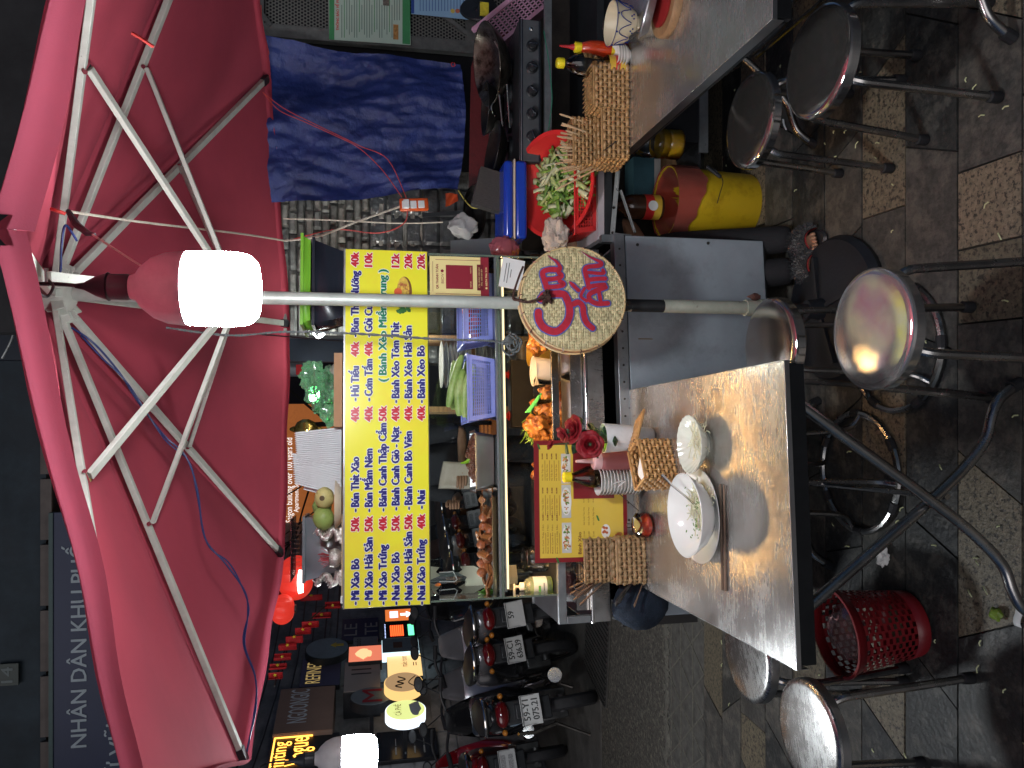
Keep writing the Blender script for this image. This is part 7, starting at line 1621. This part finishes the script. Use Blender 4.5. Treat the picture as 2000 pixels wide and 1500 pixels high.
branch(V((0, 0, 1.9)), V((-.7, 0, .7)), 1.6, .02, 2, tree); branch(V((0, 0, 2.1)), V((.6, 0, .8)), 1.5, .02, 2, tree); branch(V((-.0, 0, 1.8)), V((-.9, 0, .3)), 2.2, .018, 2, tree)
t = thing('brass_lantern', 'round brass hanging lamp seen above the foam boxes', 'lamp', atY(597, 838, 3.9)); bs = mat('brass', (.40, .28, .07), .2, .9, .4, 12)
lath('globe', bs, t, [(.012, -.058), (.035, -.045), (.050, -.015), (.050, .015), (.035, .042), (.012, .055)], 8); lath('finial', bs, t, [(0, -.085), (.008, -.08), (.014, -.06), (0, -.058)], 8); lath('top_ring', bs, t, [(0, .055), (.016, .056), (.008, .075), (0, .08)], 10)
o = MB().tube([atY(625, 838, 3.9), atY(668, 838, 3.9)], .004, 6).build('lamp_rod', bs); tag(o, 'thin brass rod under the round hanging lamp', 'rod')
# dark shutter post and awning between wall end and hoarding
o = MB().bx(atY(600, 706, 5).x, atY(600, 648, 5).x + .3, 5, 5.3, 0, 4.5).build('shutter_post', mat('shutter_navy', (.012, .02, .035), .6, 0, .3, 5)); tag(o, 'dark navy shutter post at the end of the stone wall', 'post')
aw = MB().grid(lambda u, v: tuple(atY(545 + 50 * v, 735 - 35 * u, 6.0) + V((0, .3 * v, .02 * sin(9 * u)))), 12, 6).build('awning', mat('awning_white', (.60, .62, .66), .7)); tag(aw, 'pale street awning glimpsed above the green bag', 'awning')
o = MB().grid(lambda u, v: tuple(atY(578 + 12 * v, 732 - 20 * u, 5.95)), 4, 2).build('red_stripe', fr_, aw)
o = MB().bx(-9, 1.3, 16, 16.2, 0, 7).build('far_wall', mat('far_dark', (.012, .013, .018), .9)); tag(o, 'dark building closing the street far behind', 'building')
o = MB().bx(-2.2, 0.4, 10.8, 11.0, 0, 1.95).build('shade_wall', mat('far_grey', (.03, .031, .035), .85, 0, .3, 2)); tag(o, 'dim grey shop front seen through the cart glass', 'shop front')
for (px, py, yy, r, lab) in ((614, 771, 4.6, .040, 'bright white lamp glaring beside the green bag'), (622, 634, 3.56, .048, 'white bulb light glaring under the takeaway tubs')):
    t = thing('street_lamp', lab, 'lamp', atY(px, py, yy)); MB().blob((0, 0, 0), (r * 1.3, r, r * .8), 3, .05).build('lamp_globe', emis('lamp_far', (.9, 1, .95), 30), t); lath('cap', M_blk, t, [(0, r * .7), (r, r * .75), (r * .6, r * 1.4), (0, r * 1.5)], 14)
t = thing('work_lamp', 'small bulb hung behind the price board, mirrored in the brightest stool', 'light bulb', (.172, 3.2, 1.52))
MB().lathe([(0, -.055), (.03, -.05), (.042, -.03), (.045, .0), (.043, .05), (0, .05)], 28).build('lamp_cap', emis('work_white', (1, .95, .85), 42), t)
MB().lathe([(.043, .051), (.035, .08), (.02, .10), (.018, .13), (0, .13)], 24).build('body', M_white, t); MB().tube([(0, 0, .13), (.02, .1, .35), (.05, .3, .6)], .003, 6).build('cord', M_wire, t)
# gateway banner and facade over the alley mouth
YG = 6.5
fx0, fx1 = atY(60, 1700, YG).x, atY(10, 545, YG).x
fz = thing('gate_facade', 'weathered concrete facade above the alley banner', 'building', ((fx0 + fx1) / 2, YG, 4.0)); w = (fx1 - fx0) / 2; zb_ = atY(90, 1300, YG).z - 4
fm_ = mat('facade', (.030, .042, .052), .85, 0, .35, 2.5, bump=.5, bscale=8, c2=(.03, .036, .042), c2t=.58, c2w=.1, c2s=1.5)
MB().bx(-w, w, 0, .5, zb_, 5).build('facade_body', fm_, fz)
for i in range(9): MB().bx(-w + .02 + i * 2 * w / 9, -w - .02 + (i + 1) * 2 * w / 9, -.03, 0, zb_ - .05, zb_ + .03).build('edge_tile', mat('edge_tile', (.13, .11, .10), .8, 0, .2, 6), fz)
np_ = thing('number_plate', 'dark house number plate 14 on the upper facade', 'plate', atY(15, 1318, YG - .04)); MB().bx(-.085, .085, 0, .02, -.075, .075).build('plate', mat('plate_dark', (.02, .035, .03), .5), np_)
text('14', mat('plate_letters', (.13, .16, .16), .6), np_, 0, -.035, w=.12, h=.085, y=-.003, align='C', bold=.002)
bx0, bx1 = atY(150, 1700, YG - .1).x, atY(150, 1000, YG - .1).x; bt_, bb_ = atY(104, 1300, YG - .1).z, atY(320, 1300, YG - .1).z
bn_ = thing('street_banner', 'navy street banner with white Vietnamese capitals under the facade', 'banner', ((bx0 + bx1) / 2, YG - .1, bb_)); w = (bx1 - bx0) / 2
MB().bx(-w, w, 0, .04, 0, bt_ - bb_).build('banner_sheet', mat('banner_navy', (.010, .020, .065), .5, 0, .1, 3), bn_)
MB().bx(-w, w, -.01, .05, bt_ - bb_, bt_ - bb_ + .03).build('top_trim', mat('banner_trim', (.03, .07, .07), .5), bn_)
bl_ = mat('banner_letters', (.36, .42, .46), .6)
a_ = atY(169, 1458, YG - .1); text('NHÂN DÂN KHU PHỐ 2', bl_, bn_, a_.x - (bx0 + bx1) / 2, a_.z - bb_, w=(atY(169, 1030, YG - .1) - a_).x, h=atY(137, 1300, YG - .1).z - a_.z, y=-.005, bold=.002)
a_ = atY(243, 1560, YG - .1); text('GIỮ VỮNG DANH HIỆU', bl_, bn_, a_.x - (bx0 + bx1) / 2, a_.z - bb_, w=(atY(169, 1085, YG - .1) - atY(169, 1560, YG - .1)).x, h=atY(212, 1300, YG - .1).z - a_.z, y=-.005, bold=.002)
for i, (a_, b_) in enumerate((((0, 598), (32, 652)), ((30, 640), (4, 700)), ((0, 645), (46, 622)))):
    cord('overhead_cable', [atY(*a_, 5), atY((a_[0] + b_[0]) / 2 + 3, (a_[1] + b_[1]) / 2, 5), atY(*b_, 5)], .007, M_gal, 'pale overhead cable by the parasol hub, %s of three' % ORD[i], group='overhead cables')

# ================================================================ motorbikes
def loft(mb, secs, n=16):
    """closed loft through elliptical sections (x, z, halfwidth, halfheight, power)"""
    o = len(mb.v)
    for (x, z, a, b_, *e) in secs:
        e = e[0] if e else 2.6
        for k in range(n):
            t = 2 * pi * k / n; c, s = cos(t), sin(t)
            mb.v.append((x, a * abs(c) ** (2 / e) * (1 if c >= 0 else -1), z + b_ * abs(s) ** (2 / e) * (1 if s >= 0 else -1)))
    for i in range(len(secs) - 1):
        for k in range(n): mb.f.append((o + i * n + k, o + i * n + (k + 1) % n, o + (i + 1) * n + (k + 1) % n, o + (i + 1) * n + k))
    mb.f.append(tuple(o + k for k in range(n))[::-1]); mb.f.append(tuple(o + (len(secs) - 1) * n + k for k in range(n))); return mb
paint = [mat('bike_black', (.014, .014, .016), .16, .2, .1, 8, coat=.6), mat('bike_silver', (.30, .29, .31), .22, .6, .1, 8, coat=.5), mat('bike_red', (.22, .006, .012), .18, .1, .1, 8, coat=.6), mat('bike_white', (.42, .41, .41), .25, .1, .08, 8, coat=.5), mat('bike_brown', (.10, .04, .03), .2, .3, .1, 8, coat=.6)]
M_seatb = mat('bike_seat', (.016, .016, .017), .55, 0, .2, 20, bump=.1); M_tl = mat('tail_lens', (.10, .003, .004), .12, 0, .3, 30, coat=.8); M_eng = mat('engine', (.10, .10, .10), .4, .8, .4, 14, rvar=.1)
def bike():
    t = thing('motorbike', 'x', 'motorbike', (0, 0, 0), 0, 'motorbikes parked along the alley')
    for x in (0, 1.24):
        Mx = T(x, 0, .265) @ Rx(pi / 2)
        ty = MB(); pts = [(.222 * 1, -.0)]; ty.ring([(.205, -.036), (.235, -.045), (.258, -.03), (.265, 0), (.258, .03), (.235, .045), (.205, .036)], 36, Mx); wh = ty.build('wheel', M_rub, t)
        MB().ring([(.205, -.034), (.185, -.028), (.185, .028), (.205, .034)], 30, Mx).build('rim', M_chrome, wh, solid=.002)
        a = MB(); 
        for k in range(6): a.bar(Mx @ V((.03 * cos(k * pi / 3), .03 * sin(k * pi / 3), 0)), Mx @ V((.19 * cos(k * pi / 3 + .2), .19 * sin(k * pi / 3 + .2), 0)), .022, .018)
        a.build('spokes', M_eng, wh); MB().tube([(x, -.06, .265), (x, .06, .265)], .035, 12).build('axle', M_eng, wh)
    b = MB(); loft(b, [(-.36, .83, .03, .02), (-.30, .82, .075, .05), (-.12, .79, .115, .085), (.12, .74, .135, .12), (.38, .68, .135, .16), (.55, .60, .12, .18), (.66, .46, .10, .14), (.72, .38, .08, .06)], 18)
    b.build('body_shell', paint[0], t, smooth=60)
    f = MB(); loft(f, [(.62, .33, .12, .05), (.80, .36, .15, .09), (.93, .52, .19, .14), (1.0, .72, .17, .12), (1.0, .88, .13, .10), (.96, .99, .10, .05)], 18); f.build('front_shield', paint[0], t, smooth=60)
    MB().bx(.45, .95, -.11, .11, .27, .34).build('floor_board', M_blk, t, bev=.01)
    s = MB(); loft(s, [(-.34, .865, .06, .025), (-.2, .875, .115, .04), (.05, .865, .125, .045), (.2, .84, .125, .045), (.42, .835, .105, .045), (.52, .82, .07, .03)], 16); s.build('seat', M_seatb, t, smooth=60)
    MB().tube(spline([V((-.05, .12, .86)), V((-.33, .11, .89)), V((-.40, 0, .895)), V((-.33, -.11, .89)), V((-.05, -.12, .86))], 6), .011, 8).build('grab_rail', M_chrome, t)
    h_ = MB().tube(spline([V((.93, .34, 1.03)), V((.97, .20, 1.045)), V((1.0, 0, 1.0)), V((.97, -.20, 1.045)), V((.93, -.34, 1.03))], 6), .012, 8).build('handlebar', M_blk, t)
    for sy in (1, -1):
        MB().tube([(.92, sy * .35, 1.03), (.955, sy * .24, 1.043)], .019, 8).build('grip', M_rub, h_)
        mr = MB().tube(spline([V((.97, sy * .22, 1.05)), V((.97, sy * .27, 1.13)), V((.95, sy * .31, 1.21))], 4), .005, 6).build('mirror', M_blk, t)
        MB().lathe([(0, .012), (.045, .010), (.055, 0), (.05, -.006)], 18, T(.945, sy * .32, 1.22) @ Ry(-pi / 2 + .1) @ Matrix.Diagonal((.7, 1.15, 1, 1))).build('mirror_back', M_blk, mr)
        MB().lathe([(.048, -.0065), (0, -.0065)], 18, T(.945, sy * .32, 1.22) @ Ry(-pi / 2 + .1) @ Matrix.Diagonal((.7, 1.15, 1, 1))).build('mirror_glass', M_chrome, mr)
        MB().blob((-.30, sy * .115, .76), (.035, .022, .02), 2, .02).build('indicator', mat('amber_lens', (.45, .16, .02), .15, coat=.6), t)
        MB().tube([(1.24, sy * .075, .27), (1.02, sy * .085, .80)], .018, 8).build('fork', M_chrome, t)
    MB().blob((-.345, 0, .77), (.045, .085, .05), 3, .02).build('tail_light', M_tl, t); MB().blob((1.08, 0, .86), (.04, .08, .06), 3, .02).build('headlight', M_chrome, t)
    fd = MB().bx(-.33, -.30, -.075, .075, .42, .74, Matrix.Identity(4)); fd.build('rear_fender', M_blk, t, bev=.01)
    MB().bx(-.36, -.05, -.05, .05, .55, .68, Matrix.Identity(4)).build('tail_mount', M_blk, t, bev=.01)
    MB().ring([(.28, -.06), (.30, 0), (.28, .06)], 24, T(1.24, 0, .265) @ Rx(pi / 2)).build('front_fender', paint[0], t, solid=.004)
    e = MB(); e.bx(.02, .45, -.11, .10, .22, .42); e.blob((.30, .0, .33), (.16, .14, .13), 2, .1); e.build('engine', M_eng, t, bev=.01)
    MB().tube(spline([V((.40, -.14, .26)), V((.2, -.16, .24)), V((.05, -.175, .27)), V((-.33, -.19, .36))], 5), [.016] * 6 + [.03] * 3 + [.05] * 7, 14).build('exhaust', M_chrome, t)
    MB().tube([(.12, .13, .3), (.02, .16, .5), (-.02, .15, .62)], .014, 8).build('shock', M_chrome, t)
    MB().tube([(.35, .12, .28), (.28, .26, .02)], .010, 6).build('side_stand', M_tubeD, t)
    # plate
    pl = MB().box((0, 0, 0), (.006, .19, .14), T(-.375, 0, .575) @ Ry(.25)).build('licence_plate', mat('plate_white', (.40, .40, .39), .4, 0, .06, 20), t, bev=.002)
    MB().tube([(-.385 + .0, sy * .09, .575 + sz * .065) for sy, sz in ((1, 1), (-1, 1), (-1, -1), (1, -1))], .003, 5, closed=True).build('plate_frame', M_blk, pl)
    return t
B0 = bike()
spots = [ # plate pixel, heading degrees left of forward, paint, words, label
 ((1035, 1370), 24, 0, '59-Y1\n075.21', 'black motorbike with red tail light and plate 59-Y1 075.21'),
 ((1004, 1255), 30, 1, '59-C1\n636.39', 'silver grey motorbike with plate 59-C1 636.39'),
 ((1004, 1186), 26, 1, '59', 'silver scooter tail close to the glass end of the cart'),
 ((990, 1476), 26, 2, None, 'dark red motorbike cut off beyond the black one'),
 ((930, 1078), 34, 0, None, 'dark motorbike seen through the cart glass behind the paper leaf'),
 ((905, 1040), 34, 3, None, 'pale tailed motorbike seen through the glass above the meatballs'),
 ((902, 1005), 34, 0, None, 'black motorbike seen through the glass above the grilled meat'),
 ((880, 968), 34, 4, None, 'brown motorbike nearest the paper bag, through the glass'),
 ((868, 940), 34, 0, None, 'last motorbike in the row just by the walker with the bag')]
pd = mat('plate_print', (.02, .02, .02), .5)
BK = [B0] + [dup(B0) for _ in spots[1:]]
for i, ((px, py), hd, pc_, words_, lab) in enumerate(spots):
    t = BK[i]
    t['label'] = lab
    a = radians(90 + hd); d = V((cos(a), sin(a), 0)); zz = .575
    p = atZ(px, py, zz) if px > 985 else atY(px, py, [0, 0, 0, 0, 6.9, 7.3, 7.7, 8.0, 8.3][i])
    base = V((p.x, p.y, 0)) + d * .375
    t.location = base; t.rotation_euler = (radians(-5), 0, a)
    for ch in t.children:
        if ch.name.split('.')[0] in ('body_shell', 'front_shield', 'front_fender') and pc_:
            ch.material_slots[0].link = 'OBJECT'; ch.material_slots[0].material = paint[pc_]
        if ch.name.split('.')[0] == 'licence_plate':
            # print stands a hair behind the rear face of the plate (towards -x)
            Mt_ = T(-.375, 0, .575) @ Ry(.25) @ Matrix(((0, 1, 0, -.004), (-1, 0, 0, 0), (0, 0, 1, 0), (0, 0, 0, 1)))
            if words_:
                for k, wd in enumerate(words_.split('\n')): text(wd, pd, ch, 0, .010 - .062 * k, w=.13 if len(wd) > 3 else .05, h=.046, y=0, align='C', M=Mt_ @ T(0, .0, 0), bold=.002)
            else:
                for k in range(2): MB().bx(-.06, .06, -.0006, .0004, .012 - .06 * k, .05 - .06 * k, Mt_).build('plate_rows', mat('plate_rows', (.25, .25, .25), .5, 0, .9, 160), ch)

# ================================================================ people
skinm = mat('skin', (.34, .19, .12), .5, 0, .1, 20, sub=.1)
def fig(parent, name, pts, edges, rad, m, sub=2):
    me = bpy.data.meshes.new(name); me.from_pydata([tuple(p) for p in pts], edges, []); me.update()
    o = bpy.data.objects.new(name, me); COL.objects.link(o); o.parent = parent
    sk = o.modifiers.new('skin', 'SKIN'); sk.use_smooth_shade = True
    for i, r in enumerate(rad): me.skin_vertices[0].data[i].radius = r if isinstance(r, tuple) else (r, r)
    me.skin_vertices[0].data[0].use_root = True
    s = o.modifiers.new('sub', 'SUBSURF'); s.levels = sub; s.render_levels = sub; me.materials.append(m); return o
def hand(parent, w, d, side, m):
    """palm, four curled fingers and a thumb from the wrist w along d"""
    d = d.normalized(); x = side; n = d.cross(x).normalized(); pts = [w, w + d * .045, w + d * .08]; ed = [(0, 1), (1, 2)]; rd = [.022, (.034, .015), (.034, .014)]
    fig(parent, 'palm', pts, ed, rd, m, 1)
    for k, l in enumerate((.062, .072, .066, .05)):
        b = w + d * .082 + x * (.024 - .016 * k); P_ = [b, b + d * l * .45 + n * .006, b + d * l * .75 + n * .022, b + d * l * .8 + n * .042]
        MB().tube(spline(P_, 3), [.0085] * 6 + [.0075] * 4, 7).build('finger', m, parent, smooth=80)
    b = w + d * .03 + x * .03; MB().tube(spline([b, b + d * .03 + x * .018 + n * .008, b + d * .055 + x * .016 + n * .03], 3), .0095, 7).build('finger', m, parent, smooth=80)
def head(parent, c, yaw, hair):
    M_ = Matrix.Translation(c) @ Rz(yaw)
    h = MB(); h.lathe([(0, -.118), (.03, -.115), (.052, -.09), (.066, -.05), (.074, 0), (.075, .04), (.062, .085), (.035, .108), (0, .115)], 24, M_ @ Matrix.Diagonal((1, 1.2, 1, 1)))
    o = h.build('head', skinm, parent, smooth=80)
    MB().blob((0, -.095, -.02), (.012, .018, .02), 2, .02, M_).build('nose', skinm, o, smooth=80)
    for s in (-1, 1):
        MB().blob((s * .028, -.080, .012), (.012, .008, .006), 2, 0, M_).build('eye', M_white, o); MB().blob((s * .028, -.087, .012), (.005, .003, .005), 1, 0, M_).build('pupil', M_blk, o); MB().blob((s * .076, .0, -.005), (.008, .018, .03), 2, .1, M_).build('ear', skinm, o)
    MB().blob((0, -.083, -.062), (.022, .008, .007), 2, .05, M_).build('mouth', mat('lips', (.30, .09, .08), .4), o)
    MB().blob((0, .02, .035), (.086, .098, .092), 3, .05, M_).build('hair', hair, o, smooth=80); return o
hr = mat('hair', (.012, .010, .009), .45, 0, .3, 60, bump=.3); dc = mat('dark_cloth', (.020, .021, .026), .85, 0, .2, 30, bump=.2); dc2 = mat('trousers', (.012, .012, .014), .85, 0, .2, 30, bump=.2)
def standing(lab, x, y, yaw, bagm=True):
    t = thing('person', lab, 'person', (x, y, 0), yaw)
    P_ = [V(q) for q in [(0, 0, .94), (0, 0, 1.15), (0, .0, 1.36), (0, -.01, 1.45), (0, -.02, 1.50), (.10, 0, .88), (.11, -.02, .48), (.11, 0, .09), (.11, -.14, .035), (-.10, 0, .88), (-.11, .02, .48), (-.11, .05, .09), (-.11, -.09, .035), (.19, 0, 1.34), (.25, -.03, 1.08), (.14, -.26, 1.10), (-.19, 0, 1.34), (-.25, -.02, 1.08), (-.10, -.28, 1.13)]]
    E_ = [(0, 1), (1, 2), (2, 3), (3, 4), (0, 5), (5, 6), (6, 7), (7, 8), (0, 9), (9, 10), (10, 11), (11, 12), (2, 13), (13, 14), (14, 15), (2, 16), (16, 17), (17, 18)]
    R_ = [(.13, .10), (.12, .09), (.13, .09), .05, .048, .085, .055, .04, .035, .085, .055, .04, .035, .055, .04, .028, .055, .04, .028]
    fig(t, 'body', P_, E_, [tuple(a * .9 for a in r) if isinstance(r, tuple) else r * .9 for r in R_], skinm)
    I = [0, 1, 2, 13, 14, 16, 17]; fig(t, 'shirt', [P_[0] - V((0, 0, .03)), P_[1], P_[2], P_[13], P_[14], P_[16], P_[17]], [(0, 1), (1, 2), (2, 3), (3, 4), (2, 5), (5, 6)], [(.15, .115), (.14, .105), (.145, .10), .068, .055, .068, .055], dc)
    fig(t, 'trousers', [P_[0], P_[5], P_[6], P_[7], P_[9], P_[10], P_[11]], [(0, 1), (1, 2), (2, 3), (0, 4), (4, 5), (5, 6)], [(.14, .11), .10, .07, .055, .10, .07, .055], dc2)
    head(t, V((0, -.03, 1.62)), 0, hr); hand(t, P_[15], P_[15] - P_[14], V((0, 0, 1)), skinm); hand(t, P_[18], P_[18] - P_[17], V((0, 0, 1)), skinm)
    for q_ in (8, 12): MB().blob(P_[q_] + V((0, .03, 0)), (.045, .12, .035), 2, .03).build('shoe', M_blk, t, smooth=80)
    return t
xx = atY(880, 905, 4.7).x; s1_ = standing('walker in dark clothes holding a pale paper bag, behind the cart glass', xx, 4.75, radians(-25))
o = MB().grid(lambda u, v: ((u - .5) * .16 + .04 * (1 - v), .012 * sin(5 * u), v * .33), 10, 8).build('paper_bag', mat('kraft_paper', (.46, .40, .33), .8, 0, .08, 8), None, solid=.05); o.location = V((atY(900, 935, 4.5).x - .02, 4.42, atY(914, 935, 4.45).z - .16)); o.rotation_euler = (0, radians(10), 0); tag(o, 'pale paper bag held by the walker behind the glass', 'paper bag')
# seated vendor, low behind the cart
SLP = [atZ(1562, 480, .04), atZ(1566, 520, .04)]
VO = V((.50, 3.35, 0))
vd = thing('person', 'vendor in dark trousers sitting low behind the cart, slippered feet showing under it', 'person', VO, 0)
AK = [V((SLP[0].x + .035, SLP[0].y + .075, .085)) - VO, V((SLP[1].x - .01, SLP[1].y + .075, .085)) - VO]
P_ = [V(q) for q in [(0, 0, .30), (0, .02, .52), (0, -.02, .72), (0, -.05, .80), (.08, -.02, .28), (.08, -.30, .40), tuple(AK[0]), (-.08, -.02, .28), (-.10, -.30, .40), tuple(AK[1]), (.17, -.03, .72), (.22, -.14, .50), (.08, -.30, .48), (-.17, -.03, .72), (-.22, -.14, .50), (-.06, -.30, .48)]]
fig(vd, 'body', P_, [(0, 1), (1, 2), (2, 3), (0, 4), (4, 5), (5, 6), (0, 7), (7, 8), (8, 9), (2, 10), (10, 11), (11, 12), (2, 13), (13, 14), (14, 15)], [(.12, .1), (.11, .09), (.12, .09), .045, .08, .055, .034, .08, .055, .034, .05, .038, .026, .05, .038, .026], skinm)
fig(vd, 'shirt', [P_[0], P_[1], P_[2], P_[10], P_[11], P_[13], P_[14]], [(0, 1), (1, 2), (2, 3), (3, 4), (2, 5), (5, 6)], [(.14, .115), (.13, .1), (.135, .1), .062, .05, .062, .05], dc)
fig(vd, 'trousers', [P_[0], P_[4], P_[5], P_[6], P_[6] + V((0, -.035, -.05)), P_[7], P_[8], P_[9], P_[9] + V((0, -.035, -.05))], [(0, 1), (1, 2), (2, 3), (3, 4), (0, 5), (5, 6), (6, 7), (7, 8)], [(.135, .11), .10, .08, .058, .056, .10, .08, .058, .056], dc2)
head(vd, V((0, -.07, .92)), 0, hr); hand(vd, P_[12], P_[12] - P_[11], V((0, 0, 1)), skinm); hand(vd, P_[15], P_[15] - P_[14], V((0, 0, 1)), skinm)
fz_ = mat('fluff', (.012, .013, .014), .95, 0, .4, 90, bump=1.0, bscale=220, sheen=.4)
for i_, lab in enumerate(('black fluffy slipper nearest the yellow bucket side, lined in red', 'black fluffy slipper nearest the parasol pole, big toe showing')):
    c = SLP[i_]; w_ = V((c.x, c.y, 0)); e = w_ - VO
    fo = MB(); fo.tube(spline([AK[i_], AK[i_] + V((0, -.03, -.05)), e + V((0, .02, .038)), e + V((0, -.07, .034))], 4), [.030, .031, .033, .034, .036, .037, .037, .036, .034, .034, .034, .033, .030], 10)
    f_ = fo.build('foot', skinm, vd, smooth=80)
    for k in range(5): q_ = e + V((-.028 + k * .014, -.088 + .005 * abs(k - 1), .034)); MB().blob(q_, (.012 if k == 0 else .0085, .017, .010), 2, .02).build('toe', skinm, f_)
    t = thing('slipper', lab, 'slipper', w_, radians(6 - 10 * i_), 'fluffy slippers')
    MB().lathe([(0, .002), (.046, .002), (.050, .010), (.046, .018), (0, .018)], 28, Matrix.Diagonal((1, 2.55, 1, 1))).build('sole', M_blk, t)
    band = MB().grid(lambda u, v: ((.054 + .006 * sin(pi * v)) * cos(pi * u) , -.075 + .085 * v, .012 + (.060 + .01 * sin(pi * v)) * sin(pi * u)), 16, 8).build('slipper_upper', fz_, t, solid=.010, smooth=80)
    MB().grid(lambda u, v: (.047 * cos(pi * u), -.080 + .088 * v, .012 + .052 * sin(pi * u)), 12, 4).build('red_lining', mat('lining_red', (.30, .03, .03), .8), t)
    hairs = MB()
    for k in range(420):
        u, v = rnd.random(), rnd.random(); n_ = V((cos(pi * u), rnd.uniform(-.8, .8), sin(pi * u))).normalized(); p = V(((.059 + .006 * sin(pi * v)) * cos(pi * u), -.078 + .09 * v, .012 + (.066 + .01 * sin(pi * v)) * sin(pi * u)))
        hairs.tube([p, p + n_ * rnd.uniform(.010, .022)], [.0016, .0004], 3, cap=False)
    hairs.build('fur', mat('fur_grey', (.045, .048, .052), .9), t)['kind'] = 'stuff'
t = thing('plate_rack', 'wooden rack of white plates standing on edge behind the cart glass', 'rack', CW(0, .78, 1.22), CPHI)
r0 = C2(875, 700, .78); t.location = CW(r0[0], .78, r0[1])
for px, py in ((835, 661), (835, 800)):
    x, z = C2(px, py, .78); MB().bx(x - r0[0] - .012, x - r0[0] + .012, -.02, .14, -.5, .30).build('rack_post', M_wood, t)
xa, xb_ = C2(900, 800, .78)[0] - r0[0], C2(900, 661, .78)[0] - r0[0]
MB().bx(xa, xb_, -.01, .14, -.125, -.11).build('rack_shelf', M_wood, t); MB().bx(xa, xb_, -.01, .14, -.36, -.345).build('rack_shelf', M_wood, t)
for i in range(9):
    x, z = C2(842 + i * 7.5, 712, .74 + i * .012); o = thing('dinner_plate', 'white plate in the rack behind the glass, %s from the top' % ORD[i], 'plate', CW(x, .74 + i * .012, 1.225 - i * .0 + (4 - i) * .022), CPHI, 'white plates in the rack'); 
    lath('plate', M_cer, o, [(0, 0), (.06, .002), (.105, .014), (.106, .017), (.06, .006), (0, .004)], 36)
